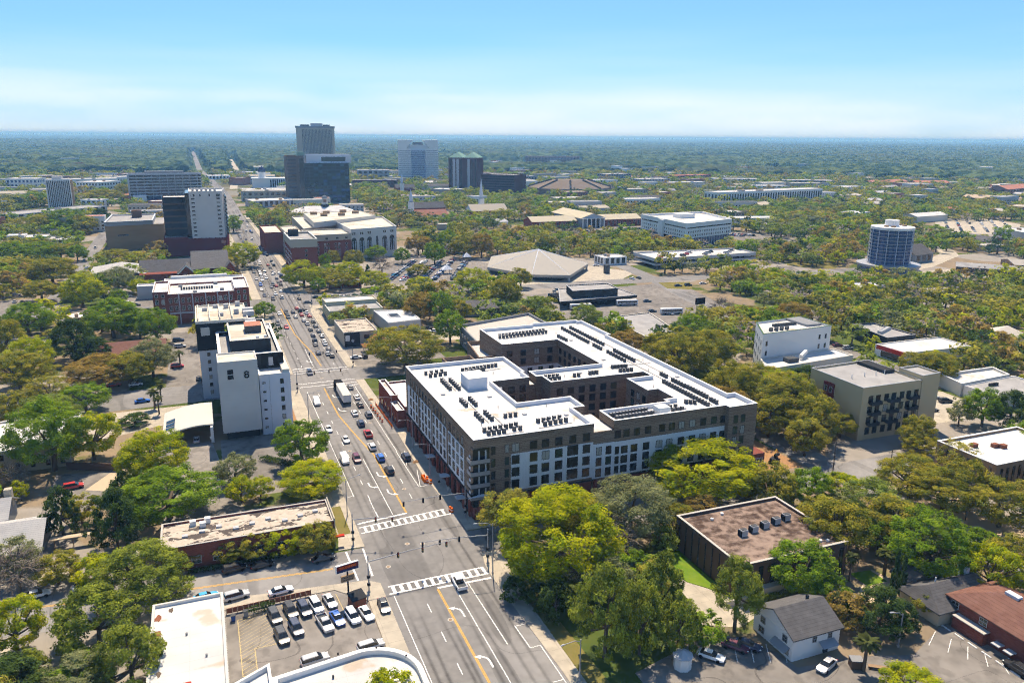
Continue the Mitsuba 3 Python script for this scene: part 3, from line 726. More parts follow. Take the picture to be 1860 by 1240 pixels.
# ---------------------------------------------------------------- the numbered tower across the avenue
B = thing('office_tower', 'pale eight storey tower with a large figure eight on its blank front', 'tower')
block(B, [(11.9, 226), (20.5, 226), (20.5, 292), (11.9, 292)], 0, 18.2, 'm_bluewhite', 'roof_white', 'm_white', .5)
block(B, [(1, 224), (11.6, 224), (11.6, 234), (1, 234)], 2.6, 23.6, 'stucco', 'roof_cream', None, .4)
MB().box(2, 11, 226, 240, 0, 2.58).put('wall', 'm_charcoal', B, label='dark recessed ground floor')
block(B, [(-3.9, 266), (2.6, 266), (2.6, 292), (-3.9, 292)], 0, 16.6, 'm_bluewhite', 'roof_cream', None, .2)
MB().box(-4.3, 4.4, 265.8, 292, 16.61, 25.5).put('wall', 'm_black', B, label='black upper storeys over the white side wall')
block(B, [(-4.3, 265.8), (12, 265.8), (12, 292), (-4.3, 292)], 25.51, 26.4, 'm_offwhite', 'roof_cream', None, .5, keepm=None)
for x, y in ((-2, 284), (1.5, 288), (5, 286), (9, 289), (3, 274), (8, 276)): MB().box(x, x + 1.6, y, y + 1.3, 25.8, 27.0 + (x > 4) * .5).put('roof_unit', 'm_lightgray', B)
for x in (-3.6, 0, 3.2, 7): MB().box(x, x + .3, 268, 291, 25.8, 26.9).put('roof_screen', 'm_offwhite', B)
block(B, [(1.6, 234.1), (19.2, 234.1), (19.2, 265.7), (1.6, 265.7)], 0, 22.4, 'm_charcoal', 'roof_gray', 'm_white', 1.0, .8, keepm=None)
block(B, [(5.2, 240.5), (16.8, 240.5), (16.8, 268), (5.2, 268)], 21.35, 25.3, 'm_charcoal', 'roof_cream', 'm_offwhite', .7, .4, keepm=None)
MB().box(10.2, 15, 252, 258, 24.6, 26.8).put('plant_room', 'm_darkgray', B); MB().box(10.1, 15.1, 251.9, 258.1, 26.803, 26.9).put('plant_room', 'm_salmon', B)
for y in (261, 265, 271, 276): MB().box(10.8, 14.2, y, y + 2.6, 24.6 + (y > 268) * 1.3, 26.2 + (y > 268) * 1.3).put('plant_unit', 'm_lightgray', B)
MB().tube([(10.5, 236.5, 21.4), (10.5, 236.5, 22.3), (10.5, 236.5, 22.31)], [.9, .9, .4], 12).put('roof_fan', 'm_white', B)
for x, y in ((15.5, 243.5), (13.2, 242.6)): MB().tube([(x, y, 24.6), (x, y, 25.7)], .5, 10).put('roof_vent', 'm_white', B)
MB().box(13.2, 19.6, 233.9, 234.09, 18.3, 22.3).put('wall', 'm_black', B)
MB().box(15.3, 16.6, 233.8, 233.92, 18.6, 21.2).put('door', 'm_lightgray', B)
MB().box(18.4, 20.4, 226.3, 233.9, 18.25, 19.2).put('terrace_wall', 'm_offwhite', B)
e = meshkit.text_mesh('8', 1.9, .2, bold=True); t8 = MB(); t8.tm(e, np.array([[1, 0, 0, 7.6], [0, 0, -1, 223.98], [0, 1, 0, 18.5], [0, 0, 0, 1.0]])); t8.put('numeral', 'm_black', B, label='large black figure eight')
for x0, x1, z0, z1 in ((3.4, 4.95, 19.9, 21.2), (3.4, 4.95, 18.4, 19.6)): MB().box(x0, x1, 223.9, 224.01, z0, z1).put('louvre', 'm_black', B)
windows(B, 's', 226, (18.1,), (1.6, 4.3, 7.0, 9.7, 12.4, 15.1, ), 1.0, 1.5, 'm_darkgray', style='plain')
windows(B, 's', 226, (13.1,), (2.0, 4.7, 7.4, 10.1, 12.8, 15.5), .9, .55, 'm_darkgray', style='plain')
windows(B, 's', 266, (-1.1,), (1.6, 4.2, 6.8, 9.4, 12.0, 14.5), 1.0, 1.3, 'm_darkgray', style='plain')
MB().box(-2.9, -.2, 265.65, 265.82, 21.6, 24.3).put('opening_frame', 'm_offwhite', B)
windows(B, 'e', 20.5, linspace(229, 288, 16), (2, 4.8, 7.5, 10.2, 12.9, 15.4), 1.4, 1.3, 'm_darkgray', style='plain')
for x in (14.6, ): MB().box(x - .06, x + .06, 225.93, 226.01, .5, 18).put('joint', 'm_lightgray', B)
keep(-6, 23, 200, 292, 0)

K = thing('drive_canopy', 'white vaulted drive canopy beside the numbered tower', 'canopy')
v = MB(); xs = np.linspace(-15, -1.4, 15); zz = 3.3 + 2.0 * np.sin(np.clip((xs + 15) / 13.6, 0, 1) * math.pi * .62)
for i in range(14):
    v.quad((xs[i], 226, zz[i]), (xs[i + 1], 226, zz[i + 1]), (xs[i + 1], 246, zz[i + 1]), (xs[i], 246, zz[i]))
    v.quad((xs[i], 246, zz[i] - .35), (xs[i + 1], 246, zz[i + 1] - .35), (xs[i + 1], 226, zz[i + 1] - .35), (xs[i], 226, zz[i] - .35))
    v.quad((xs[i], 226, zz[i] - .35), (xs[i + 1], 226, zz[i + 1] - .35), (xs[i + 1], 226, zz[i + 1]), (xs[i], 226, zz[i]))
v.put('vault', 'm_offwhite', K)
MB().box(-2.4, -1.6, 224.8, 226.5, 0, 4.7).put('pillar', 'm_white', K); MB().box(-14.6, -14, 227, 246, 0, 3.0).put('back_wall', 'm_gray', K)
for y in (228.5, 231.6, 234.7):
    MB().quad((-14.2, y, 3.3 + .42), (-11.8, y, 4.42), (-11.8, y + 2.2, 4.42), (-14.2, y + 2.2, 3.3 + .42)).put('skylight', 'glass_dark', K)
for x in (-14.4, -1.9):
    for y in (232, 245.5): MB().box(x - .2, x + .2, y - .2, y + .2, 0, 3.2 if x < -10 else 4.6).put('post', 'm_gray', K)

# ---------------------------------------------------------------- near buildings
P = thing('shop_building', 'long low brick building with a peeling white roof', 'building')
block(P, [(-13, 154.2), (21, 154.6), (21, 165.2), (-13, 165.6)], 0, 5.6, 'brick', 'roof_peel', 'm_concrete2', .35, .3)
MB().box(20.99, 21.25, 154.4, 165.4, 0, 6.2).put('end_wall', 'm_beige', P)
block(P, [(-17.6, 156), (-13.05, 156), (-13.05, 162), (-17.6, 162)], 0, 4.2, 'm_concrete2', 'roof_peel', None, .3, .3)
windows(P, 's', 154.3, (-10.5, -6.5, -2.5, 1.5, 6, 10, 14, 18), (1.4,), 1.9, 1.7, 'm_lightgray', 'glass_dark', 'cross')
MB().box(19.4, 22.9, 153.2, 154.1, 2.2, 2.5).put('awning', 'm_red', P)
for i in range(9): MB().box(-9 + 3.3 * i, -7.9 + 3.3 * i, 158.5 + i % 3, 159.5 + i % 3, 5.26, 5.62).put('roof_unit', 'm_lightgray', P)
for x, y in ((-7.5, 163.2), (-5.6, 161.8), (-4.6, 163.6)): MB().box(x, x + 1.2, y, y + 1.2, 5.26, 6.3).put('roof_unit', 'm_white', P)

W = thing('flat_building', 'flat white roofed building left of the car lot', 'building')
block(W, [(-13.5, 92), (-2, 92), (-2, 135.4), (-13.5, 135.4)], 0, 5, 'm_white', 'roof_white', 'm_offwhite', .45, .35)
W2 = thing('curved_building', 'low building with a rounded white parapet at the bottom', 'building')
arc = [(18 + 8.2 * math.sin(t), 102.2 + 8 * math.cos(t)) for t in np.linspace(0, math.pi / 2, 14)]
block(W2, Polygon([(4.2, 80), (4.2, 108.2)] + arc + [(26.2, 80)]), 0, 5, 'm_white', 'roof_white', 'm_white', .8, .7)
block(W2, [(-1.4, 80), (4.1, 80), (4.1, 112), (-1.4, 109)], 0, 4.9, 'm_white', 'roof_white', 'm_white', .7, .35)
rl = random.Random(8)
for x, y, r_ in ((-12.4, 127, 1.1), (-12.2, 121.5, .9), (-12.6, 131.5, 1.0), (-11.9, 116, .7), (-12.5, 112, .6), (-10.5, 133.6, .7)):
    pts = [(x + r_ * rl.uniform(.4, 1.1) * math.cos(t) * .7, y + r_ * rl.uniform(.5, 1.5) * math.sin(t)) for t in np.linspace(0, 2 * math.pi, 11)[:-1]]
    MB().poly(Polygon(pts).buffer(0), 4.566, 4.6).put('leaf_litter', 'm_rust' if r_ > .75 else 'm_trunk', W)
for x, y in ((-8, 125), (-5, 118), (-9, 103)): MB().tube([(x, y, 4.5), (x, y, 5.0)], .18, 8).put('roof_vent', 'm_gray', W)
for x, y in ((10, 104), (16, 100), (21, 103), (8, 99), (13, 106)): MB().tube([(x, y, 4.1), (x, y, 4.7)], .16, 8).put('roof_vent', 'm_darkgray', W2)
for x, y in ((9, 110.2), (14.5, 110.4), (20.5, 109.6), (24.5, 106)): MB().box(x - .12, x + .12, y - .12, y + .12, 4.9, 5.25).put('roof_light', 'm_black', W2)
CH = thing('chimney', 'brick chimney with a red cap on the white roof', 'chimney')
MB().box(-8.2, -7.2, 108.5, 109.5, 4.56, 6.2).put('stack', 'm_tan', CH); MB().box(-8.3, -7.1, 108.4, 109.6, 6.203, 6.7).put('cap', 'm_red', CH)

R = thing('gravel_roof_building', 'dark brick building with a brown gravel roof', 'building')
block(R, [(89, 106.3), (115, 106.3), (115, 128), (89, 128)], 0, 7.2, 'm_brown', 'roof_gravel', 'm_concrete2', .5, .45)
for y in linspace(108, 126.5, 9): MB().box(88.9, 89.01, y - .12, y + .12, 0, 6.4).put('rib', 'm_charcoal', R)
for x in linspace(91, 113.6, 9): MB().box(x - .5, x + .5, 106.2, 106.31, .4, 6.2).put('slit_window', 'glass_dark', R)
for x, y in ((97.5, 116.6), (100.6, 117.2), (103.9, 117.8), (107.3, 118.4), (110.4, 119.0)):
    k = many('roof_cooler', 'grey boxy roof cooler', 'in the cluster on the brown gravel roof', 'air conditioner', 'coolers on the gravel roof', (x, y))
    M = place(x, y, 6.7, 0); use(shared(MB().box(-.75, .75, -.55, .55, .25, 1.35).mesh()), 'casing', 'm_lightgray', k, M); use(shared(MB().box(-.6, .6, -.4, .4, 1.353, 1.45).mesh()), 'fan_deck', 'm_darkgray', k, M); use(shared(MB().box(-.95, -.76, -.6, .6, 0, 1.2).mesh()), 'grille', 'm_black', k, M); use(shared(MB().box(-.7, .7, -.5, .5, 0, .25).mesh()), 'stand', 'm_white', k, M)
for x, y in ((95.5, 124.5), (99, 125.8), (110.5, 109), (112, 108.6)): MB().tube([(x, y, 6.6), (x, y, 7.1)], .35, 8).put('roof_vent', 'm_white', R)
MB().box(92, 101, 104.7, 106.1, 0, 2.3).put('porch', 'm_concrete2', R)
MB().box(85.5, 90.2, 105.0, 105.4, 0, 1.2).put('garden_wall', 'm_concrete2', R)


def gable(parent, x0, x1, y0, y1, z0, zr, axis, wall, roof, over=.5, hip=0., th=.22, rname='roof'):
    """Pitched roof: ridge along 'x' or 'y'; hip pulls the ridge ends in."""
    m, w = MB(), MB()
    if axis == 'x':
        ym = (y0 + y1) / 2; a, b = (x0 - over + hip, ym), (x1 + over - hip, ym)
        q = [((x0 - over, y0 - over), (x1 + over, y0 - over), b, a), ((x1 + over, y1 + over), (x0 - over, y1 + over), a, b)]
        ends = [((x0 - over, y1 + over), (x0 - over, y0 - over), a), ((x1 + over, y0 - over), (x1 + over, y1 + over), b)]
        gw = [((x0, y0), (x0, ym), (x0, y1)), ((x1, y1), (x1, ym), (x1, y0))]
    else:
        xm = (x0 + x1) / 2; a, b = (xm, y0 - over + hip), (xm, y1 + over - hip)
        q = [((x1 + over, y0 - over), (x1 + over, y1 + over), b, a), ((x0 - over, y1 + over), (x0 - over, y0 - over), a, b)]
        ends = [((x0 - over, y0 - over), (x1 + over, y0 - over), a), ((x1 + over, y1 + over), (x0 - over, y1 + over), b)]
        gw = [((x1, y0), (xm, y0), (x0, y0)), ((x0, y1), (xm, y1), (x1, y1))]
    def lift(p, top): return (p[0], p[1], zr if p in (a, b) else z0 - (.12 if over else 0)) if top else (p[0], p[1], (zr if p in (a, b) else z0 - (.12 if over else 0)) - th)
    faces = q + (ends if hip else [])
    for fc in faces:
        m.quad(*[lift(p, True) for p in fc]); m.quad(*[lift(p, False) for p in fc][::-1])
        lo = [p for p in fc if p not in (a, b)]
        m.quad(lift(lo[0], False), lift(lo[1], False), lift(lo[1], True), lift(lo[0], True))
    if not hip:
        for fc in q:
            for s, t in ((1, 2), (3, 0)): m.quad(lift(fc[s], False), lift(fc[t], False), lift(fc[t], True), lift(fc[s], True))
        for l, c, r in gw: w.quad((*l, z0 - .2), (*r, z0 - .2), (*c, zr - th - .02)); w.quad((*r, z0 - .2), (*l, z0 - .2), (*c, zr - th - .02))
        w.put('gable_wall', wall, parent)
    m.put(rname, roof, parent)


H = thing('white_house', 'two storey white house with a grey shingle gable roof', 'house')
MB().box(86, 96, 88, 98, 0, 4.4).put('wall', 'm_white', H); gable(H, 86, 96, 88, 98, 4.5, 7.2, 'x', 'm_white', 'roof_shingle', .45); keep(84, 98, 84, 99)
windows(H, 'w', 86, (90, 95.6), (2.6,), 1.2, 1.3, 'm_gray', style='cross'); windows(H, 'w', 86, (89.5, 95.8), (.6,), 1.4, 1.3, 'm_gray', style='cross')
windows(H, 's', 88, (90.5, 93.8), (2.7,), .9, 1.1, 'm_gray', style='cross')
MB().box(92.6, 93.6, 87.9, 88.01, .05, 2.1).put('door', 'm_charcoal', H); MB().quad((91.4, 86.6, 1.95), (94.8, 86.6, 1.95), (94.8, 87.98, 2.6), (91.4, 87.98, 2.6)).put('awning', 'm_steel', H)
MB().quad((84.7, 88.6, 1.5), (84.7, 92.4, 1.5), (85.98, 92.4, 2.3), (85.98, 88.6, 2.3)).put('awning', 'm_steel', H); MB().box(93.4, 93.8, 93.6, 94, 6.2, 7.5).put('flue', 'm_black', H)
G2 = thing('grey_house', 'single storey house with a broad grey shingle roof', 'house')
MB().box(117.5, 133, 86.5, 95, 0, 2.9).put('wall', 'm_cream', G2); gable(G2, 117.5, 133, 86.5, 95, 3.0, 5.6, 'x', 'm_cream', 'roof_shingle', .6, 2.4); keep(115, 135, 84, 97)
MB().box(121, 127, 95.01, 100, 0, 2.8).put('wall', 'm_cream', G2); gable(G2, 121, 127, 95.7, 100, 2.85, 4.5, 'y', 'm_cream', 'roof_shingle', .5)
for x in (122, 128): MB().tube([(x, 91.6, 4.6), (x, 91.6, 6.1)], .14, 6).put('flue', 'm_white', G2)
MB().box(129.6, 130.3, 91.2, 91.9, 4.6, 6.5).put('chimney', 'm_bluewhite', G2)
RH = thing('brick_house', 'two storey red brick house with a rusty hipped roof', 'house')
MB().box(121.5, 134, 70, 88, 0, 4.7).put('wall', 'brick', RH); gable(RH, 121.5, 134, 70, 88, 4.85, 7.4, 'y', 'brick', 'roof_red', .5, 6.4); keep(118, 136, 66, 90)
MB().box(119.9, 121.49, 79.5, 85.6, 0, 2.3).put('lean_to', 'brick', RH); MB().box(119.8, 121.49, 79.4, 85.7, 2.303, 2.45).put('lean_to', 'm_concrete2', RH)
windows(RH, 'w', 121.5, (81, 86.6), (2.8,), 1.5, 1.4, 'm_lightgray', style='cross'); windows(RH, 's', 70, (124, 128), (.9, 2.9), 1.3, 1.3, 'm_lightgray', style='cross')
MB().box(127.2, 128.4, 79.5, 82, 6.6, 7.7).put('chimney', 'm_bluewhite', RH)
for y in (76.6, 74.4): MB().box(119.9, 121.4, y, y + 1.5, 1.6, 1.75).put('awning', 'm_lightgray', RH)
LH = thing('white_hall', 'cream walled hall with a pale flat roof behind the trees at the left edge', 'building')
block(LH, [(-64, 221), (-37, 221), (-37, 246), (-64, 246)], 0, 6, 'm_cream', 'roof_white', 'm_white', .4)
windows(LH, 's', 221, linspace(-56, -39, 6), (.9, 3.5), 1.1, 1.7, 'm_gray', style='plain')
LR = thing('ribbed_roof_house', 'house with folded pale ribbed metal roofs at the left edge', 'house')
MB().box(-58, -36.5, 168, 183, 0, 3.4).put('wall', 'm_gray', LR); gable(LR, -58, -36.5, 168, 183, 3.5, 6.6, 'x', 'm_gray', 'roof_ribbed', 1.0)
MB().box(-58, -45, 183.01, 195, 0, 3.6).put('wall', 'm_gray', LR); gable(LR, -58, -45, 184.5, 195, 3.7, 6.4, 'x', 'm_gray', 'roof_ribbed', .6); MB().box(-46.4, -44.9, 192, 193.6, 3, 7.2).put('chimney', 'm_beige', LR)
keep(-60, -34, 165, 198, 0)
CW = thing('covered_walk', 'narrow flat roofed covered walk beside the ribbed roof house', 'walkway')
MB().box(-35.2, -26.7, 172.8, 174.3, 2.2, 2.4).put('roof', 'm_sand', CW)
for x in (-34.5, -31, -27.2): MB().box(x, x + .15, 173.4, 173.6, 0, 2.19).put('post', 'm_tan', CW)
BH = thing('brick_cottage', 'low brick house with a rusty roof hidden behind olive oaks', 'house')
MB().box(-41, -17, 322, 338, 0, 3.6).put('wall', 'brick', BH); gable(BH, -41, -17, 322, 338, 3.7, 6.6, 'x', 'brick', 'roof_red', .5); keep(-42, -16, 320, 340, 1)
GW = thing('garden_wall', 'long brown brick wall behind the red car lot', 'wall')
MB().quad((-38, 218.4, 0), (-24.4, 212.1, 0), (-24.4, 212.1, 2), (-38, 218.4, 2)).quad((-38, 218.8, 2), (-24.4, 212.5, 2), (-24.4, 212.5, 0), (-38, 218.8, 0)).quad((-38, 218.4, 2), (-24.4, 212.1, 2), (-24.4, 212.5, 2), (-38, 218.8, 2)).put('wall', 'm_brown', GW)

# ---------------------------------------------------------------- middle distance
N1 = thing('red_brick_offices', 'three storey red brick office building with white trim and white roof', 'building')
block(N1, [(-23, 383), (-16.6, 383), (-16.6, 412), (-23, 412)], 0, 15.4, 'brick', 'roof_white', 'm_white', .8)
block(N1, [(12.2, 383), (18.6, 383), (18.6, 412), (12.2, 412)], 0, 15.4, 'brick', 'roof_white', 'm_white', .8)
block(N1, [(-16.59, 383.6), (12.19, 383.6), (12.19, 412), (-16.59, 412)], 0, 14.0, 'brick', 'roof_white', 'm_white', .8)
block(N1, [(-20, 414), (19, 414), (19, 446), (-20, 446)], 0, 11, 'm_lightgray', 'roof_white', 'm_white', .5)
MB().box(-17, 11, 446.1, 448, 0, 12).put('wall', 'm_white', N1)
for x in (-12.1, -6.3, -.6, 4.6, 9.6): MB().box(x - .25, x + .25, 383.3, 383.59, 0, 14.2).put('pilaster', 'm_lightgray', N1)
MB().box(-16.5, 12.1, 383.35, 383.59, 4.8, 5.5).put('ledge', 'm_lightgray', N1)
xs = [-15.7, -13.4, -10.4, -8.0, -4.5, -2.3, .8, 3.0, 5.8, 8.0, 10.4, 11.6]
windows(N1, 's', 383.6, xs[:11], (6.2, 9.8), 1.4, 2.3, 'm_white', style='cross'); windows(N1, 's', 383, (-21.4, -18.8, 13.9, 16.6), (6.0, 9.6), 1.4, 2.3, 'm_white', style='cross'); windows(N1, 's', 383, (-21.4, -18.8, 13.9, 16.6), (12.8,), 1.3, 1.4, 'm_white', style='plain')
windows(N1, 'e', 18.6, linspace(386, 408, 7), (2.5, 6.2, 9.8), 1.4, 2.3, 'm_white', style='plain')
for x in linspace(-11, 2.6, 13): MB().tube([(x, 398, 12.9), (x, 398, 14.5)], .45, 8).put('roof_fan', 'm_darkgray', N1)
for x, y in ((-12.5, 406), (6, 391), (-6, 388), (3.5, 408)): MB().box(x, x + 1.8, y, y + 1.8, 12.9, 14.2).put('roof_unit', 'm_gray', N1)
keep(-24, 20, 372, 448, 0)

L1 = thing('low_white_annex', 'long low white roofed annex behind the brick offices', 'building')
block(L1, [(-34, 449.5), (19, 449.5), (19, 457), (-34, 457)], 0, 7, 'm_lightgray', 'roof_white', 'm_white', .4)
L2 = thing('church_hall', 'church with steep dark shingle roofs and brick gables', 'church')
MB().box(-36, -8, 500, 528, 0, 5).put('wall', 'brick', L2); gable(L2, -36, -8, 508, 528, 5.1, 11, 'x', 'brick', 'roof_shingle', .4)
MB().box(-15, -5, 497, 508, 0, 5).put('wall', 'brick', L2); gable(L2, -15, -5, 496, 512, 5.1, 10, 'y', 'brick', 'roof_shingle', .5)
for s in (-1, 1): MB().quad((-10 + s * 5.4, 495.4, 4.95), (-10 + s * 4.5, 495.4, 4.95), (-10, 495.4, 9.5), (-10, 495.4, 10.3)).quad((-10 + s * 4.5, 495.38, 4.95), (-10 + s * 5.4, 495.38, 4.95), (-10, 495.38, 10.3), (-10, 495.38, 9.5)).put('gable_trim', 'm_white', L2)
MB().box(-7, 14, 515, 555, 0, 7).put('wall', 'brick', L2); gable(L2, -7, 14, 500, 555, 7.0, 14, 'x', 'brick', 'roof_shingle', .4)
MB().box(12, 17, 497, 500, 0, 8).put('wall', 'brick', L2); gable(L2, 12, 17, 495, 505, 7.5, 11, 'y', 'brick', 'roof_shingle', .4)
keep(-38, 19, 480, 560, 0)
L3 = thing('metal_roof_hall', 'low hall with shallow pale metal roofs', 'building')
MB().box(-63, -33, 506, 540, 0, 5).put('wall', 'm_brown', L3); gable(L3, -63, -33, 506, 540, 5.1, 7.4, 'y', 'm_beige', 'roof_ribbed', .8); keep(-64, -32, 498, 545, 0)
L4 = thing('tan_block', 'windowless tan brick block with a grey roof band', 'building')
tf = T().translate([-66, 652, 0]).rotate([0, 0, 1], 0)
block(L4, [(-66, 652), (-26, 660), (-26, 712), (-66, 712)], 0, 18.2, 'tanbrick', 'roof_gray', None, .3)
block(L4, [(-66.3, 651.7), (-33.6, 658.2), (-33.6, 712.3), (-66.3, 712.3)], 18.21, 21.2, 'm_steel', 'roof_gray', 'm_bluewhite', .9, .8, keepm=None)
MB().box(-50, -43, 690, 697, 20.0, 26).put('plant_room', 'm_brown', L4); keep(-68, -24, 610, 712, 0)
MB().quad((-58, 653.45, 10.6), (-51, 654.85, 10.6), (-51, 654.85, 11.5), (-58, 653.45, 11.5)).put('sign', 'm_charcoal', L4)
L5 = thing('bank_tower', 'pale ten storey tower with a blank front between two window columns', 'tower')
block(L5, [(-6, 606), (16, 606.5), (19, 644), (-6, 644)], 12.4, 45.5, 'stucco', 'roof_white', 'm_white', 1)
block(L5, [(-9, 605.5), (17, 606), (20, 646), (-9, 646)], 0, 12.39, 'm_maroon', 'm_gray', None, .3)
block(L5, [(-25, 606), (-9.01, 606), (-9.01, 640), (-25, 640)], 0, 13.6, 'm_maroon', 'roof_peel', None, .6)
block(L5, [(-24, 618), (-6.6, 618), (-6.6, 642), (-24, 642)], 13.61, 41, 'm_charcoal', 'roof_white', None, .8)
for z in (18, 22.4, 26.8, 31.2, 35.6): MB().box(-24.2, -6.7, 617.7, 617.99, z, z + 1.2).put('floor_band', 'm_brown', L5)
MB().box(-8.6, -6.05, 606.4, 640, 14, 44.5).put('side_glazing', 'glass_dark', L5)
windows(L5, 's', 606, (-3.6,), [14.2 + 2.85 * i for i in range(10)], 2.2, 1.1, 'm_darkgray', style='plain'); windows(L5, 's', 606.28, (13.4,), [14.2 + 2.85 * i for i in range(10)], 2.2, 1.1, 'm_darkgray', style='plain')
windows(L5, 's', 606.1, (1.4, 7.6), (42,), .9, 1.6, 'm_darkgray', style='plain'); windows(L5, 's', 606.1, (-3.4,), (41.8,), 2.4, 1.8, 'm_darkgray', style='plain'); windows(L5, 's', 606.3, (13.4,), (41.8,), 2.4, 1.8, 'm_darkgray', style='plain')
window_mass(L5, 'e', 18, linspace(612, 640, 8), [14.2 + 2.85 * i for i in range(10)], 2, 1.6, proud=1.1)
for i in range(6): MB().box(-4 + 3 * i, -2.4 + 3 * i, 620, 622, 44.5, 46.4).put('roof_unit', 'm_gray', L5)
MB().tube([(14.6, 604.9, 8.5), (14.6, 605.6, 10.2)], [1.5, 1.6], 10).put('sign_disc', 'm_salmon', L5); keep(-26, 21, 560, 648, 0)

L6 = thing('columned_courthouse', 'pale stone hall with tall arched windows and brick wings', 'building')
block(L6, [(98, 553.5), (133, 565), (139, 640), (96, 630)], 0, 21, 'stucco', 'roof_cream', 'm_white', 1.2)
tf = T().translate([98, 553.5, 0]).rotate([0, 0, 1], math.degrees(math.atan2(11.5, 35)))
for i in range(6):
    a = 2 + 6.2 * i
    if i == 3: MB().box(a - .8, a + .8, -.12, .05, 5, 15).put('tall_window', 'glass_dark', L6, tf); continue
    arch = Polygon([(-1.9, 0), (1.9, 0), (1.9, 9)] + [(1.9 * math.cos(t), 9 + 1.9 * math.sin(t)) for t in np.linspace(.1, math.pi - .1, 9)] + [(-1.9, 9)])
    e = trimesh.creation.extrude_polygon(arch, .14, engine='earcut')
    m = MB(); m.tm(e, np.array([[1, 0, 0, a], [0, 0, -1, .04], [0, 1, 0, 4.0], [0, 0, 0, 1.]])); m.put('arched_window', 'glass_dark', L6, tf)
    for s in (-1.0, 1.0): MB().box(a + s - .18, a + s + .18, -.25, -.11, 4, 12.6).put('mullion', 'm_bluewhite', L6, tf)
    for s in (-.75, .75): MB().box(a + s - .5, a + s + .5, -.08, .05, 17, 18.7).put('window', 'glass_dark', L6, tf)
block(L6, [(68, 549.5), (97.9, 553.4), (97.9, 585), (68, 585)], 0, 14, 'brick', 'roof_cream', None, .3)
block(L6, [(67.7, 549.2), (97.95, 553.1), (97.95, 585), (67.7, 585)], 14.01, 18.3, 'm_beige', 'roof_cream', 'm_offwhite', .8, keepm=None)
tg = T().translate([68, 549.4, 0]).rotate([0, 0, 1], math.degrees(math.atan2(3.9, 29.9)))
for a, ws in ((5, (-1.2, 1.2)), (12.5, (-1.2, 1.2)), (20, (-1.2, 1.2)), (26.5, (0,))):
    for w in ws: windows(L6, 's', -.02, (a + w,), (3, 5.6, 8.2, 10.8), 1.5, 1.6, 'm_white', style='plain', to=tg)
    MB().box(a - .8, a + .8, -.35, -.25, 15, 16.2).put('window', 'glass_dark', L6, tg)
block(L6, [(52, 508.5), (68, 508), (68, 549), (52, 549)], 0, 16, 'brick', 'roof_gray', None, .3)
block(L6, [(51.7, 508.2), (68.3, 507.7), (68.3, 549), (51.7, 549)], 16.01, 21.2, 'm_beige', 'roof_gray', 'm_white', 1.2, .6, keepm=None)
windows(L6, 'w', 51.9, linspace(511, 546, 9), (2.5, 5.5, 8.5, 11.5), 1.6, 1.7, 'm_white', style='plain'); windows(L6, 's', 508.2, (61,), (4, 7, 10, 13), 1.5, 1.6, 'm_lightgray', style='plain')
MB().box(54, 60, 536, 543, 20, 24).put('plant_room', 'm_charcoal', L6)
block(L6, [(56, 549.2), (67.6, 549.2), (67.6, 620), (56, 620)], 0, 17.5, 'm_beige', 'roof_cream', None, .5)
block(L6, [(70, 590), (135, 645), (137, 685), (72, 685)], 0, 18.5, 'm_beige', 'roof_cream', 'm_offwhite', .8)
block(L6, [(78, 592), (132, 632), (128, 676), (80, 670)], 18.6, 22.6, 'm_offwhite', 'roof_cream', None, .4, keepm=None)
for x, y in ((90, 640), (104, 640), (118, 655), (95, 660), (110, 668), (84, 655)): MB().box(x, x + 5, y, y + 4, 22, 24.4).put('roof_unit', 'm_tan', L6)
block(L6, [(43, 600), (55.9, 600), (55.9, 650), (43, 650)], 0, 15.5, 'brick', 'roof_cream', None, .8); keep(42, 140, 490, 690, 0)
L7 = thing('cupola_school', 'brick building with a white hipped roof and a domed cupola', 'building')
MB().box(92, 158, 850, 890, 0, 5.0).put('wall', 'brick', L7); gable(L7, 92, 158, 850, 890, 5, 11, 'x', 'brick', 'roof_white', 1, 16)
m = MB(); m.tube([(127, 870, 8), (127, 870, 12.5)], 4.6, 8); m.put('drum', 'm_charcoal', L7); m = MB(); m.tube([(127, 870, 12.4), (127, 870, 14.5)], 3.4, 12); m.tube([(127, 870, 17.9), (127, 870, 19)], 3.0, 12); m.put('cupola', 'm_offwhite', L7)
for t in range(8): MB().tube([(127 + 2.5 * math.cos(t * .785), 870 + 2.5 * math.sin(t * .785), 14.5), (127 + 2.5 * math.cos(t * .785), 870 + 2.5 * math.sin(t * .785), 17.9)], .3, 6).put('column', 'm_offwhite', L7)
MB().tube([(127, 870, 14.5), (127, 870, 17.9)], 1.6, 8).put('cupola_core', 'm_rust', L7); MB().tube([(127, 870, 19), (127, 870, 20.6), (127, 870, 21.8), (127, 870, 22.2), (127, 870, 25)], [2.9, 2.5, 1.4, .25, .1], 12).put('dome', 'm_gray', L7)
keep(90, 160, 830, 892, 0)

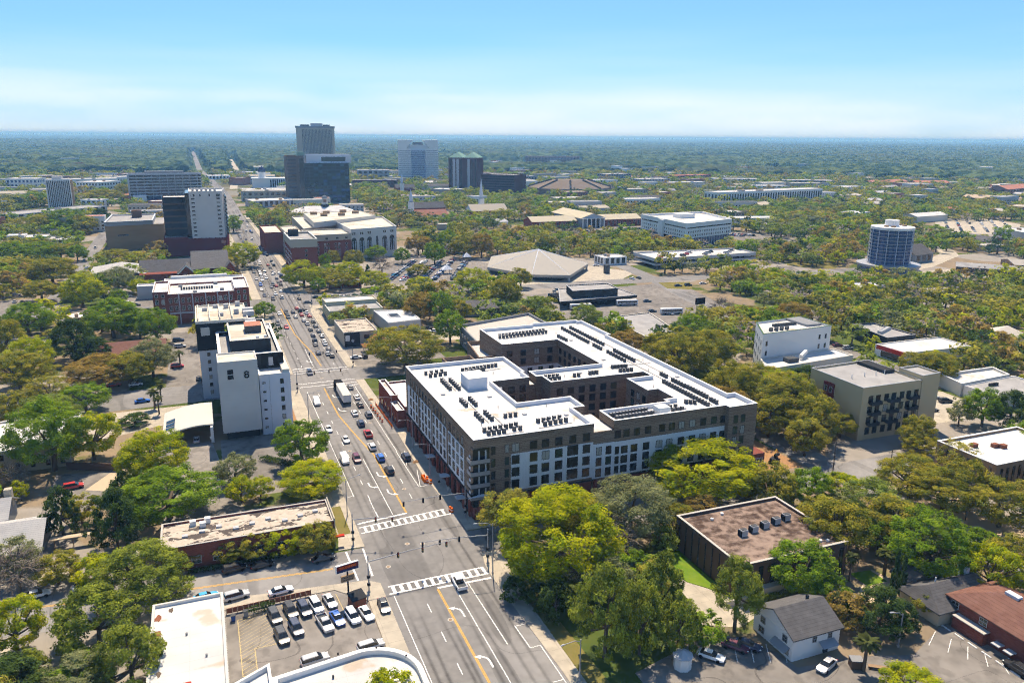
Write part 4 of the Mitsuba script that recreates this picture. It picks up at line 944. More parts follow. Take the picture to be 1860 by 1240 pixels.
L8 = thing('green_shop', 'long pale green flat roofed shop building beside the avenue', 'building')
block(L8, [(52, 359), (77, 359), (77, 374), (52, 374)], 0, 6.2, 'm_paleg', 'roof_gray', 'm_offwhite', .6)
block(L8, [(52.5, 374.1), (77.5, 374.1), (77.5, 385), (52.5, 385)], 0, 7.4, 'm_paleg', 'roof_white', 'm_cream', .4)
windows(L8, 's', 359, (55.5, 58, 66.5), (2.6,), 1.1, 1.6, 'm_gray', style='plain'); windows(L8, 'w', 52, linspace(361, 372, 4), (.6,), 2, 2.4, 'm_darkgray', style='plain')
L9 = thing('dark_flat_building', 'dark fronted building with a stained flat roof beside the avenue', 'building')
block(L9, [(51, 316), (65, 316), (65, 340), (51, 340)], 0, 6.2, 'm_beige', 'roof_peel', 'm_concrete2', .4)
MB().box(51.3, 57.6, 315.8, 315.99, .1, 6).put('front', 'm_charcoal', L9, label='black painted front wall'); MB().box(51.6, 53.4, 315.68, 315.79, 2.6, 5).put('poster', 'm_white', L9); MB().tube([(54.6, 315.79, 2.6), (54.6, 315.65, 2.6)], .62, 12).put('poster', 'm_lightgray', L9)
windows(L9, 's', 316, (60.5,), (3,), 2.2, 1.7, 'm_darkgray', style='plain')
MB().box(60.5, 67.5, 305.5, 315.6, 0, 2.9).put('wall', 'm_gray', L9); gable(L9, 60.5, 67.5, 305.5, 315.6, 3, 5, 'y', 'm_gray', 'm_rust', .4)
MB().box(56.5, 60.4, 303.5, 309, 2.5, 2.8).put('porch_roof', 'm_rust', L9)
for x in (56.7, 60): MB().box(x, x + .2, 303.7, 303.9, 0, 2.49).put('post', 'm_charcoal', L9)
L10 = thing('white_shop', 'white flat roofed building with a square roof well', 'building')
wp = Polygon([(73, 330), (88, 332), (88, 354), (72, 357)]).difference(sbox(76.5, 341, 81, 347.5))
MB().poly(wp, 0, 5.2).put('wall', 'm_lightgray', L10); MB().poly(wp.buffer(-.3), 5.205, 5.26).put('roof', 'roof_white', L10); MB().poly(wp.difference(wp.buffer(-.3, join_style=2)), 5.2, 5.7).put('parapet', 'm_white', L10); windows(L10, 's', 330.9, (77.5, 82, 86), (2,), 1.8, 1.4, 'm_darkgray', style='plain', to=None); keep(70, 90, 326, 360, 1)
L11 = thing('brick_shop', 'small brick shop with a white flat roof beside the apartment block', 'shop')
block(L11, [(49.8, 226), (52.1, 226), (52.1, 243), (49.8, 243)], 0, 7.6, 'brick', 'roof_white', 'm_white', .6, keepm=None)
block(L11, [(49.8, 217.2), (52.1, 217.2), (52.1, 225.9), (49.8, 225.9)], 0, 5.6, 'brick', 'roof_white', 'm_white', .4, keepm=None)
block(L11, [(52.2, 217.2), (59, 217.2), (59, 243), (52.2, 243)], 0, 6.6, 'brick', 'roof_white', 'm_white', .5, keepm=None)
for y in (220, 223.5, 229, 233, 238): MB().box(49.68, 49.81, y - .8, y + .8, .6, 3.2).put('shop_window', 'glass_dark', L11)
L12 = thing('brown_roof_hall', 'hall with a large tan flat roof behind the apartment block', 'building')
block(L12, [(95.5, 277), (134, 277), (134.5, 318), (98, 306)], 0, 8, 'm_gray', 'm_concrete2', 'm_gray', 1.0, .5)
windows(L12, 'w', 96.2, linspace(280, 300, 7), (2, 5), 1.5, 1.4, 'm_lightgray', style='plain')
L13 = thing('terraced_wing', 'low dark terraced wing behind the apartment block', 'building')
block(L13, [(72, 232), (82, 232), (82, 245), (72, 245)], 0, 12.5, 'siding', 'roof_white', None, 1.4, .4); block(L13, [(82.1, 236), (87.9, 236), (91, 257), (85, 257)], 0, 14, 'siding', 'roof_white', None, 1.4, .4)
windows(L13, 's', 232, (74, 77, 80), (6, 9), 1.6, 1.8, style='plain')

D1 = thing('tan_apartments', 'five storey tan apartment building with dark balconies and grey roof', 'apartment building')
block(D1, [(172.5, 161), (195, 161), (197, 183.5), (173, 182.5)], 0, 16.1, 'm_tanwall', 'roof_gray', 'm_steel', .5)
block(D1, [(195.1, 160.8), (203, 161.5), (203, 170), (195.6, 170)], 0, 17.4, 'm_tanwall', 'roof_gray', 'm_steel', .4)
MB().box(191, 195, 171, 182, 15.6, 16.6).put('roof_frame', 'm_charcoal', D1)
for x in (178, 183, 187.5, 191): MB().tube([(x, 171, 15.6), (x, 171, 16.9)], .12, 6).put('vent_pipe', 'm_white', D1)
windows(D1, 's', 161, (175.8, 178.6, 181.8, 184.6, 187.8, 190.4, 193.4), (1.6, 4.8, 8, 11.2, 13.2)[:4], 1.7, 2.2, style='double')
for x in (177.2, 184.2, 191.8):
    for z in (4.4, 7.6, 10.8):
        b = MB(); b.box(x - 1.9, x + 1.9, 159.6, 160.98, z, z + .15); k = b.put('balcony', 'm_charcoal', D1)
        b = MB(); b.box(x - 1.9, x + 1.9, 159.6, 159.66, z + .15, z + 1.1); b.box(x - 1.9, x - 1.84, 159.67, 160.98, z + .15, z + 1.1); b.box(x + 1.84, x + 1.9, 159.67, 160.98, z + .15, z + 1.1); b.put('railing', 'm_charcoal', k)
MB().box(172.3, 172.74, 172, 176, 3, 14).put('panel', 'm_maroon', D1); windows(D1, 'w', 172.3, (173, 175), (5, 8, 11.2), 1.2, 1.8, 'm_lightgray', style='plain')
keep(170, 205, 136, 161, 0)
D2 = thing('white_offices', 'white stepped office building with a green roof edge', 'building')
block(D2, [(183, 218), (216, 220), (216, 236.5), (193, 234.5)], 0, 17.6, 'm_white', 'roof_white', 'm_green', .7)
block(D2, [(175.5, 206), (218, 210), (218, 219.6), (182.6, 217.6)], 0, 8.6, 'm_offwhite', 'roof_white', 'm_offwhite', .3)
td = T().translate([183, 218, 0]).rotate([0, 0, 1], math.degrees(math.atan2(2, 33)))
windows(D2, 's', 0, (2, 27.5, 30.6), (9.4, 13), .9, 1.8, 'm_gray', style='plain', to=td); td = T().translate([175.5, 206, 0]).rotate([0, 0, 1], math.degrees(math.atan2(4, 42.5)))
windows(D2, 's', 0, linspace(3, 40, 10), (1.4, 4.6), .8, 1.6, 'm_gray', style='plain', to=td)
td = T().translate([183, 218, 0]).rotate([0, 0, 1], math.degrees(math.atan2(16.5, 10)))
windows(D2, 'n', 0, (3, 8, 13, 17), (2.5, 6, 9.4, 13), .9, 1.8, 'm_gray', style='plain', to=td)
for i in range(8): MB().box(190 + 1.2 * i, 191 + 1.2 * i, 222.5 + (i % 2) * 1.2, 223.5 + (i % 2) * 1.2, 16.9, 17.9).put('roof_unit', 'm_darkgray', D2)
for i in range(9): MB().box(196 + 1.2 * i, 197 + 1.2 * i, 228, 229, 16.9, 17.9).put('roof_unit', 'm_darkgray', D2)
MB().box(208, 215, 224, 236, 16.9, 17.7).put('roof_unit', 'm_gray', D2); MB().box(189, 193.5, 210.5, 213.5, 8.3, 9.8).put('roof_unit', 'm_darkgray', D2); MB().tube([(196, 212.5, 9.5), (200, 214.5, 10.6)], .8, 8).put('duct', 'm_white', D2)
D3 = thing('red_trim_shop', 'white roofed shop with a red fascia and dark glass front', 'shop')
block(D3, [(251.5, 216), (285, 215), (286, 231), (251, 231)], 0, 4.6, 'm_white', 'roof_white', 'm_offwhite', .3)
MB().box(251.0, 251.5, 216.5, 230.5, 2.9, 4.5).put('fascia', 'm_red', D3); MB().box(251.1, 251.4, 217, 230, .3, 2.7).put('shop_window', 'glass_dark', D3)
D4 = thing('dark_apartments', 'dark two storey building with roof clutter behind the red trimmed shop', 'building')
block(D4, [(259, 233), (275, 233), (275, 256), (264, 257)], 0, 6, 'm_charcoal', 'roof_gray', 'm_gray', .4)
for i in range(5): MB().box(263 + i * 2.1, 264.4 + i * 2.1, 240 + i, 242 + i, 5.6, 6.8).put('roof_unit', 'm_lightgray', D4)
D5 = thing('low_white_parapet_building', 'low grey roofed building with a white curved parapet', 'building')
block(D5, [(237, 180), (263, 182), (266, 191), (240, 191)], 0, 4.6, 'm_offwhite', 'roof_white', 'm_white', .8, .5); block(D5, [(238, 166), (265, 166), (265, 181.9), (238, 179.9)], 0, 4, 'm_white', 'roof_gray', None, .3)
for i in range(4): MB().box(246 + i, 246.7 + i, 176, 177, 3.7, 4.7).put('roof_unit', 'm_charcoal', D5)
D6 = thing('white_roof_offices', 'low white roofed office block at the right edge behind oaks', 'building')
block(D6, [(176, 121), (206, 121), (206, 138), (176, 138)], 0, 8.2, 'm_tan', 'roof_white', 'm_white', .6, .5)
for y in linspace(122.5, 136.5, 8): MB().box(175.85, 176.01, y - .3, y + .3, .5, 7).put('slit_window', 'glass_dark', D6)
for x in linspace(178, 204, 13): MB().box(x - .4, x + .4, 120.85, 121.01, .5, 7).put('slit_window', 'glass_dark', D6)
for x, y in ((182, 132), (187, 130), (188.5, 128.8)): MB().box(x, x + 1.6, y, y + 1.2, 7.6, 8.6).put('roof_unit', 'm_rust', D6)
D7 = thing('bank_pavilion', 'low dark bank building with wide flat roof and drive lanes', 'building')
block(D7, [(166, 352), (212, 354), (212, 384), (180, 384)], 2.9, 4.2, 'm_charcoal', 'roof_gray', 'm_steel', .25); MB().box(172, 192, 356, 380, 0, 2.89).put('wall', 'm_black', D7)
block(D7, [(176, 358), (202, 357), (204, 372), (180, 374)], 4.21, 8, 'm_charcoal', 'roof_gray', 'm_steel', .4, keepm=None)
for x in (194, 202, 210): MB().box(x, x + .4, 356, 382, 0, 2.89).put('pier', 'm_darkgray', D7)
for x, y in ((171, 370), (173.5, 376), (177, 381)): MB().box(x, x + 1.5, y, y + 1.5, 4.0, 5.2).put('roof_unit', 'm_gray', D7)
D8 = thing('grey_roof_store', 'low store with a broad pale grey flat roof', 'store')
block(D8, [(168, 272), (185, 272), (194, 312), (170, 310)], 0, 5, 'm_darkgray', 'roof_gray', 'm_offwhite', .3); MB().box(174, 175.4, 296, 297.4, 4.6, 5.9).put('roof_unit', 'm_lightgray', D8); MB().box(181, 182.6, 284, 285.6, 4.6, 6).put('roof_unit', 'm_darkgray', D8)
E1 = thing('tent_roof_hall', 'round hall under a huge faceted tent shaped roof', 'hall')
rim = [(205, 421), (236, 458), (233, 500), (220, 520), (186, 508), (168, 466), (184, 431)]
ap = (207, 474, 12.8)
m = MB()
for i in range(7):
    a, b = rim[i], rim[(i + 1) % 7]
    m.quad((*a, 4.2), (*b, 4.2), ap); m.quad((*b, 4.2), (*a, 4.2), (*a, 2.6)).quad((*a, 2.6), (*b, 2.6), (*b, 4.2)); m.quad((*b, 2.6), (*a, 2.6), (ap[0], ap[1], 3.0))
m.put('roof', 'm_tentroof', E1); MB().poly(Polygon(rim).buffer(-6), 0, 2.9).put('wall', 'm_charcoal', E1); keep(166, 238, 415, 520, 0)
for i in range(7):
    a = np.array(rim[i]); c = a + (np.array(ap[:2]) - a) * .03
    MB().tube([(c[0], c[1], 0), (c[0], c[1], 2.7)], .7, 6).put('buttress', 'm_lightgray', E1)
    MB().tube([(c[0], c[1], 4.2), ap], .35, 4).put('roof_rib', 'm_bluewhite', E1)
MB().box(240, 243, 441, 444, 0, 5.5).put('tower', 'm_darkgray', thing('stone_marker', 'dark stone marker tower beside the tent roofed hall', 'marker'))
E2 = thing('white_office_block', 'white four storey office block over a dark glass base', 'office block')
pp = [(357, 526), (415, 546), (431, 612), (362, 604)]
block(E2, pp, 7.4, 19.6, 'm_white', 'roof_white', 'm_white', 1.6, 1.0); MB().poly(Polygon(pp).buffer(-1.4), 0, 7.39).put('base', 'glass_blue', E2)
te = T().translate([357, 526, 0]).rotate([0, 0, 1], math.degrees(math.atan2(20, 58)))
windows(E2, 's', 0, linspace(3, 58, 19), (8.6, 11.6), 1.5, 1.7, 'm_white', style='plain', to=te); MB().box(1, 60, -.08, .03, 15.2, 16.2).put('strip_window', 'glass_dark', E2, te)
for a in linspace(3, 57, 16): MB().box(a - .3, a + .3, .3, .6, 0, 7.39).put('column', 'm_lightgray', E2, te)
tw = T().translate([357, 526, 0]).rotate([0, 0, 1], math.degrees(math.atan2(78, 5)))
windows(E2, 'n', 0, [a for a in linspace(3, 74, 21) if abs(a - 40) > 4], (8.6, 11.6), 1.5, 1.7, 'm_white', style='plain', to=tw); MB().box(1, 35, -.03, .08, 15.2, 16.2).put('strip_window', 'glass_dark', E2, tw); MB().box(44, 76, -.03, .08, 15.2, 16.2).put('strip_window', 'glass_dark', E2, tw); MB().box(36, 43, 0, 2, 0, 19).put('stair_tower', 'm_white', E2, tw)
MB().box(384, 398, 575, 588, 18, 21.5).put('plant_room', 'm_white', E2); keep(352, 434, 500, 612, 0)
E3 = thing('parking_deck', 'two level parking deck with cars on its white top', 'parking deck')
dp = [(280, 446), (364, 449), (366, 474), (281, 477)]
MB().poly(Polygon(dp), 5.8, 6.1).put('deck', 'roof_white', E3); MB().poly(Polygon(dp).difference(Polygon(dp).buffer(-.4, join_style=2)), 5.0, 7.1).put('parapet', 'm_lightgray', E3); MB().poly(Polygon(dp).difference(Polygon(dp).buffer(-.4, join_style=2)), 2.2, 3.4).put('parapet', 'm_lightgray', E3); MB().poly(Polygon(dp).buffer(-1.0), 2.6, 2.8).put('deck', 'm_gray', E3); keep(276, 370, 430, 480, 0)
for x in linspace(281, 363, 14): MB().box(x, x + .5, 446.5 + (x - 281) * .036, 447 + (x - 281) * .036, 0, 5).put('column', 'm_gray', E3)
MB().poly(Polygon(dp).buffer(-6), 0, 5.7).put('core', 'm_charcoal', E3)
E4 = thing('gabled_school', 'long cream roofed school with a columned central portico', 'school')
for x0, x1 in ((292, 340), (366, 410)): MB().box(x0, x1, 684, 706, 0, 7.0).put('wall', 'brick', E4); gable(E4, x0, x1, 684, 706, 7.0, 11, 'x', 'brick', 'm_cream', .6)
MB().box(340, 366, 678, 740, 0, 9.5).put('wall', 'm_gray', E4); gable(E4, 340, 366, 678, 745, 9.6, 14, 'y', 'm_lightgray', 'm_cream', .8)
for x in linspace(341.5, 364.5, 6): MB().tube([(x, 676.5, 0), (x, 676.5, 9.4)], .6, 8).put('column', 'm_white', E4)
MB().box(340, 366, 675.8, 677.9, 9.0, 9.55).put('portico', 'm_white', E4); MB().box(346, 360, 677.8, 678.01, .5, 8.5).put('glazing', 'glass_dark', E4)
windows(E4, 's', 684, linspace(295, 337, 10), (1.2,), 1.8, 4.4, 'm_lightgray', style='plain'); windows(E4, 's', 684, linspace(369, 407, 9), (1.2,), 1.8, 4.4, 'm_lightgray', style='plain'); keep(285, 415, 655, 745, 0)
E5 = thing('round_tower', 'round blue glass tower with white ribs and a white roof drum', 'tower')
c0 = (430, 394)
m = MB().tube([(*c0, 0), (*c0, 3.2), (*c0, 3.21), (*c0, 4.4)], [19, 19, 20, 20], 40); m.put('podium', 'm_steel', E5); MB().tube([(*c0, .5), (*c0, 2.6)], 19.15, 40).put('podium_glass', 'glass_blue', E5)
MB().tube([(*c0, 4.4), (*c0, 27.6)], 12.6, 48).put('core', 'm_navy', E5)
for k in range(10):
    z = 4.6 + 2.25 * k
    MB().tube([(*c0, z), (*c0, z + .35)], 13.25, 48).put('floor_ring', 'm_steel', E5)
    for a in range(28):
        t0, t1 = math.radians(-232 + 12.857 * a * 1 + .8), math.radians(-232 + 12.857 * (a + 1) - .8)
        if k < 10 and -math.pi * 1.35 < t0 < math.pi * .2:
            m = MB().quad((c0[0] + 13 * math.cos(t0), c0[1] + 13 * math.sin(t0), z + .36), (c0[0] + 13 * math.cos(t1), c0[1] + 13 * math.sin(t1), z + .36), (c0[0] + 13 * math.cos(t1), c0[1] + 13 * math.sin(t1), z + 2.2), (c0[0] + 13 * math.cos(t0), c0[1] + 13 * math.sin(t0), z + 2.2)); m.put('pane', 'glass_blue', E5)
for a in range(14):
    t = math.radians(a * 25.714 + 8); MB().tube([(c0[0] + 13.35 * math.cos(t), c0[1] + 13.35 * math.sin(t), 4.4), (c0[0] + 13.35 * math.cos(t), c0[1] + 13.35 * math.sin(t), 27.5)], .22, 4).put('rib', 'm_bluewhite', E5)
MB().tube([(*c0, 27.2), (*c0, 28.9), (*c0, 28.91), (*c0, 28.3)], [13.5, 13.5, 13.1, 13.0], 48).put('crown_ring', 'm_white', E5); MB().tube([(431, 396, 28.3), (431, 396, 33)], 4.4, 24).put('roof_drum', 'm_white', E5)
for x, y in ((422, 392), (424, 388), (438, 392), (440, 398)): MB().box(x, x + 2.2, y, y + 2, 28.3, 29.9).put('roof_unit', 'm_tan', E5)
keep(395, 455, 335, 418, 0)
BB = thing('billboard', 'black backed billboard on two posts', 'billboard')
MB().box(224, 229.5, 318, 318.5, 5.4, 8.6).put('panel', 'm_black', BB)
for x in (225.2, 228.2): MB().tube([(x, 318.7, 0), (x, 318.7, 8)], .22, 6).put('post', 'm_steel', BB)
for n, (x, y, w) in enumerate(((143.7, 474.7, 6.5), (172.5, 521, 5.5), (257, 571, 5))):
    k = thing('pavilion', ('white roofed pavilion nearest the avenue', 'white roofed pavilion behind the crowded car park', 'small white pavilion below the gabled school')[n], 'pavilion', 'white roofed pavilions')
    m = MB()
    for s, t in (((-w, -w), (w, -w)), ((w, -w), (w, w)), ((w, w), (-w, w)), ((-w, w), (-w, -w))): m.quad((x + s[0] / 2, y + s[1] / 2, 3), (x + t[0] / 2, y + t[1] / 2, 3), (x, y, 5.8)); m.quad((x + t[0] / 2, y + t[1] / 2, 2.95), (x + s[0] / 2, y + s[1] / 2, 2.95), (x, y, 5.6))
    m.put('roof', 'm_bluewhite', k)
    for sx in (-.4, .4):
        for sy in (-.4, .4): MB().tube([(x + w * sx, y + w * sy, 0), (x + w * sx, y + w * sy, 3.1)], .18, 5).put('post', 'm_gray', k)


def low(name, label, cat, x0, x1, y0, y1, h, wall='m_offwhite', roof='roof_white', deg=0., rows=1, wn=0, gl='glass_dark', units=2, cap=None, ridge=None):
    """A small mid-distance building: walls, flat or pitched roof, windows, roof units."""
    k = thing(name, label, cat); cx, cy = (x0 + x1) / 2, (y0 + y1) / 2; a, b = (x1 - x0) / 2, (y1 - y0) / 2; to = place(cx, cy, 0, deg); rr = math.hypot(a, b); rnd = random.Random(int(x0 * 7 + y0))
    if ridge:
        MB().box(-a, a, -b, b, 0, h).put('wall', wall, k, to)
        n0 = len(scene); gable(k, -a, a, -b, b, h + .05, h + ridge, 'x' if a >= b else 'y', wall, roof, .6)
        for kk in list(scene)[n0:]: scene[kk]['to_world'] = to
    else: block(k, [(-a, -b), (a, -b), (a, b), (-a, b)], 0, h, wall, roof, cap, .5, .4, to)
    if wn:
        sp = 2 * a / wn
        for f, pl, L in (('s', -b, a), ('w', -a, b), ('e', a, b)): window_mass(k, f, pl, linspace(-L + sp * .6, L - sp * .6, max(2, int(2 * L / sp))), [1.1 + (h - .8) / rows * i for i in range(rows)], sp * .55, (h - .8) / rows * (.55 if rows > 1 else .8), gl, .06, 'windows', to)
    if not ridge:
        for i in range(units): MB().box(*(lambda u, v: (u, u + a * .12 + .6, v, v + .6 + b * .12, h - .5, h + 1.0))(rnd.uniform(-a * .7, a * .5), rnd.uniform(-b * .7, b * .5))).put('roof_unit', rnd.choice(['m_lightgray', 'm_gray', 'm_tan']), k, to)
    keep(cx - a, cx + a, cy - b - max(6, h * 1.2), cy + b, 2)
    return k

# ---------------------------------------------------------------- downtown and beyond
F1 = thing('banded_office', 'wide grey office slab with dark horizontal window bands', 'office building')
tq = place(-79, 1104, 0, math.degrees(math.atan2(11, 85)))
block(F1, [(0, 0), (86, 0), (86, 22), (0, 22)], 8, 36, 'm_lightgray', 'roof_gray', 'm_bluewhite', 1, to=tq); MB().box(3, 83, 3, 20, 0, 7.99).put('base', 'm_navy', F1, tq); MB().box(20, 66, 6, 18, 35, 38.5).put('plant_room', 'm_gray', F1, tq)
for i in range(7):
    MB().box(.8, 85.2, -.25, .05, 9.2 + 3.75 * i, 11.6 + 3.75 * i).put('window_band', 'glass_dark', F1, tq); MB().box(86, 86.2, 1, 21, 9.2 + 3.75 * i, 11.6 + 3.75 * i).put('window_band', 'glass_dark', F1, tq)
for i in range(9): MB().box(8.5 + 9 * i, 9.1 + 9 * i, -.4, 0, 0, 35).put('fin', 'm_lightgray', F1, tq)
MB().box(3, 18, -8, -.1, 0, 10).put('wing', 'm_bluewhite', F1, tq); keep(-82, 10, 1060, 1140, 2)
F2 = thing('striped_tower', 'square tower with black and white vertical stripes', 'tower')
block(F2, (-162, -137, 1050, 1074), 0, 33, 'm_white', 'roof_white', None, .8)
for i in range(13): MB().box(-160.6 + 1.83 * i, -159.6 + 1.83 * i, 1049.7, 1050.02, 1, 31.5).put('window_strip', 'glass_dark', F2)
for i in range(9): MB().box(-137.02, -136.75, 1052.5 + 2.3 * i, 1053.2 + 2.3 * i, 1, 31.5).put('window_strip', 'm_tan', F2)
MB().box(-156, -146, 1058, 1068, 32, 36).put('plant_room', 'm_lightgray', F2); keep(-166, -133, 1010, 1076, 2)
F3 = thing('capitol_tower', 'tallest tower, a tan slab with fine vertical ribs on the skyline', 'tower')
to = place(190, 1633, 0, -12)
block(F3, [(0, 0), (72, 0), (72, 34), (0, 34)], 0, 98, 'm_beige', 'roof_gray', None, 1, to=to, keepm=None); MB().box(-1.2, 73.2, -1.2, 35.2, 98.01, 101.5).put('crown', 'm_gray', F3, to); MB().box(8, 24, 4, 28, 101.52, 104.5).put('plant_room', 'm_darkgray', F3, to); MB().box(28, 50, 4, 28, 101.52, 107).put('plant_room', 'm_lightgray', F3, to); MB().box(52, 64, 4, 28, 101.52, 104.5).put('plant_room', 'm_darkgray', F3, to)
for i in range(21): MB().box(11.6 + 2.75 * i, 12.9 + 2.75 * i, -.3, .05, 4, 95).put('window_strip', 'm_darkgray', F3, to)
for i in range(7): MB().box(-.3, .05, 5 + 4 * i, 6.5 + 4 * i, 4, 95).put('window_strip', 'm_darkgray', F3, to)
keep(180, 270, 1570, 1680)
F4 = thing('dark_glass_tower', 'dark glass office tower with a white crown and a brown side wing', 'tower')
block(F4, (129, 186, 1046, 1076), 0, 50, 'm_glasswall', 'roof_white', 'm_bluewhite', 1); block(F4, [(108, 1040), (128.9, 1045), (128.9, 1078), (108, 1078)], 0, 59, 'm_darktan', 'roof_gray', 'm_tan', 1)
block(F4, (133, 190, 1052, 1076), 50.01, 60.5, 'm_bluewhite', 'roof_white', None, 1, keepm=None); MB().box(152, 183, 1051.7, 1052.02, 52, 57.5).put('glazing', 'glass_green', F4); MB().box(122, 131, 1050, 1060, 59, 64).put('lift_tower', 'm_teal', F4); MB().box(119, 128.5, 1043.5, 1046, 2, 56).put('glazing', 'glass_dark', F4)
gr = random.Random(4)
for i in range(12):
    z = 2.5 + 3.95 * i
    for j in range(10): MB().box(130.2 + 5.6 * j, 135 + 5.6 * j, 1045.75, 1046.02, z, z + 2.7).put('pane', gr.choices(('glass_dark', 'glass_green', 'glass_blue', 'm_glasspale'), (6, 3, 1.5, 1))[0], F4)
for i in range(13): MB().box(107.8, 118.6, 1040, 1043, 3 + 4.2 * i, 4.6 + 4.2 * i).put('floor_band', 'm_darkgray', F4)
keep(100, 195, 1000, 1080)
F5 = thing('twin_peaked_tower', 'white banded tower with two angular white peaks', 'tower')
to = place(382, 1588, 0, -13, (.76, 1, 1))
MB().box(0, 34, 0, 40, 0, 60).box(72, 106, 0, 40, 0, 60).put('wall', 'm_white', F5, to); MB().box(20, 86, 4, 40, 0, 58).put('wall', 'm_bluewhite', F5, to)
for i in range(15):
    MB().box(21, 85, -1.0 + 4.7, 4.02, 3 + 3.6 * i, 5.2 + 3.6 * i).put('window_band', 'glass_blue', F5, to)
    MB().box(1, 33, -.3, .02, 3 + 3.7 * i, 4.6 + 3.7 * i).put('window_band', 'm_steel', F5, to); MB().box(73, 105, -.3, .02, 3 + 3.7 * i, 4.6 + 3.7 * i).put('window_band', 'm_steel', F5, to)
for s, x in ((1, 0), (-1, 106)):
    m = MB(); a = [(x, 0), (x + s * 36, 0), (x + s * 36, 40), (x, 40)]
    m.quad((*a[0], 60), (*a[1], 60), (x + s * 18, 0, 60.2), (x, 0, 77)); top = [(x, 0, 77), (x + s * 40, 0, 76), (x + s * 40, 40, 76), (x, 40, 77)]
    m.quad(*top); m.quad((x + s * 2, 0, 60), (x + s * 22, 0, 60), (x + s * 40, 0, 76), (x, 0, 77)); m.quad((x, 0, 77), (x, 40, 77), (x, 40, 60), (x, 0, 60)); m.quad((x + s * 22, 0, 60), (x + s * 22, 40, 60), (x + s * 40, 40, 76), (x + s * 40, 0, 76)); m.put('peak', 'm_white', F5, to)
MB().box(26, 80, 10, 34, 58, 67).put('plant_room', 'm_white', F5, to); MB().box(40, 66, 12, 30, 67, 72).put('plant_room', 'm_gray', F5, to); keep(370, 480, 1490, 1650)
F6 = thing('brown_twin_tower', 'brown brick tower with pale window strips and a green glass top', 'tower')
to = place(373, 1215, 0, -34)
block(F6, [(0, 0), (48, 0), (48, 34), (0, 34)], 0, 52, 'm_brownwall', 'm_green', None, 1, to=to, keepm=None)
for a, b in ((7, 11), (13, 17), (31, 35)): MB().box(a, b, -.5, .02, 2, 50).put('window_strip', 'm_lightgray', F6, to)
for a in (3, 19.5, 37.5, 43): MB().box(a, a + 2, -.3, .02, 2, 50).put('window_strip', 'glass_dark', F6, to)
m = MB()
for x0, x1 in ((0, 24), (24, 48)): m.quad((x0, 0, 52.1), (x1, 0, 52.1), ((x0 + x1) / 2, 10, 60)); m.quad((x1, 0, 52.1), (x1, 34, 52.1), ((x0 + x1) / 2, 24, 60), ((x0 + x1) / 2, 10, 60)); m.quad((x1, 34, 52.1), (x0, 34, 52.1), ((x0 + x1) / 2, 24, 60)); m.quad((x0, 34, 52.1), (x0, 0, 52.1), ((x0 + x1) / 2, 10, 60), ((x0 + x1) / 2, 24, 60))
m.put('roof', 'm_teal', F6, to); keep(365, 425, 1150, 1230)
F7 = thing('brown_office_cube', 'dark brown brick office cube right of the twin brown tower', 'office building')
to = place(392, 1114, 0, -46)
block(F7, [(0, 0), (55, 0), (55, 40), (0, 40)], 0, 31, 'm_brownwall', 'roof_gray', None, 1, to=to, keepm=None)
for i in range(8): MB().box(1, 54, -.2, .03, 2 + 3.6 * i, 3.6 + 3.6 * i).put('window_band', 'm_black', F7, to)
keep(385, 440, 1040, 1140)
F8 = thing('arena', 'low octagonal arena with sloped brown roof faces', 'arena')
m = MB(); c = (545, 1130); R0, R1 = [(c[0] + 66 * math.cos(t), c[1] + 62 * math.sin(t)) for t in np.linspace(0, 2 * math.pi, 9)[:-1] + .39], [(c[0] + 28 * math.cos(t), c[1] + 26 * math.sin(t)) for t in np.linspace(0, 2 * math.pi, 9)[:-1] + .39]
for i in range(8): m.quad((*R0[i], 9), (*R0[(i + 1) % 8], 9), (*R1[(i + 1) % 8], 20), (*R1[i], 20)); m.quad((*R0[(i + 1) % 8], 9), (*R0[i], 9), (*R0[i], 0), (*R0[(i + 1) % 8], 0))
m.quad(*[(*R1[i], 20) for i in (0, 1, 2, 3)]).quad(*[(*R1[i], 20) for i in (4, 5, 6, 7)]).quad(*[(*R1[i], 20) for i in (0, 3, 4, 7)]); m.put('roof', 'm_arenaroof', F8)
for i in range(8): MB().tube([(*R0[i], 9.2), (*R1[i], 20.4)], 1.6, 4).put('roof_rib', 'm_charcoal', F8)
keep(470, 620, 1040, 1200)
F9 = thing('old_capitol', 'white classical hall with columns and a dark dome', 'hall')
MB().box(86, 141, 1370, 1395, 0, 14).put('wall', 'm_white', F9); MB().box(85, 142, 1369, 1396, 14.01, 15.5).put('roof', 'm_white', F9); MB().tube([(102, 1385, 15), (102, 1385, 25)], 6, 12).put('drum', 'm_white', F9); MB().tube([(102, 1385, 25), (102, 1385, 29), (102, 1385, 32.5), (102, 1385, 33), (102, 1385, 37)], [6.3, 5.6, 3, .8, .3], 12).put('dome', 'm_navy', F9)
for x in linspace(116, 140, 8): MB().tube([(x, 1368, 0), (x, 1368, 13.5)], .7, 6).put('column', 'm_bluewhite', F9)
MB().box(113, 141, 1369.8, 1370.02, 1, 13).put('shade_wall', 'm_darkgray', F9); keep(80, 145, 1310, 1400)


def steeple(label, x, y, h, base, wall='m_white'):
    k = thing('steeple_church', label, 'church')
    MB().box(x - 2.7, x + 2.7, y - 2.7, y + 2.7, 0, base).put('tower', wall, k); MB().box(x - 3.1, x + 3.1, y - 3.1, y + 3.1, base + .01, base + .6).put('tower', 'm_gray', k); MB().tube([(x, y, base + .6), (x, y, base + 4), (x, y, base + 4.1), (x, y, h)], [2.0, 2.0, 2.5, .15], 8).put('steeple', 'm_bluewhite', k)
    return k


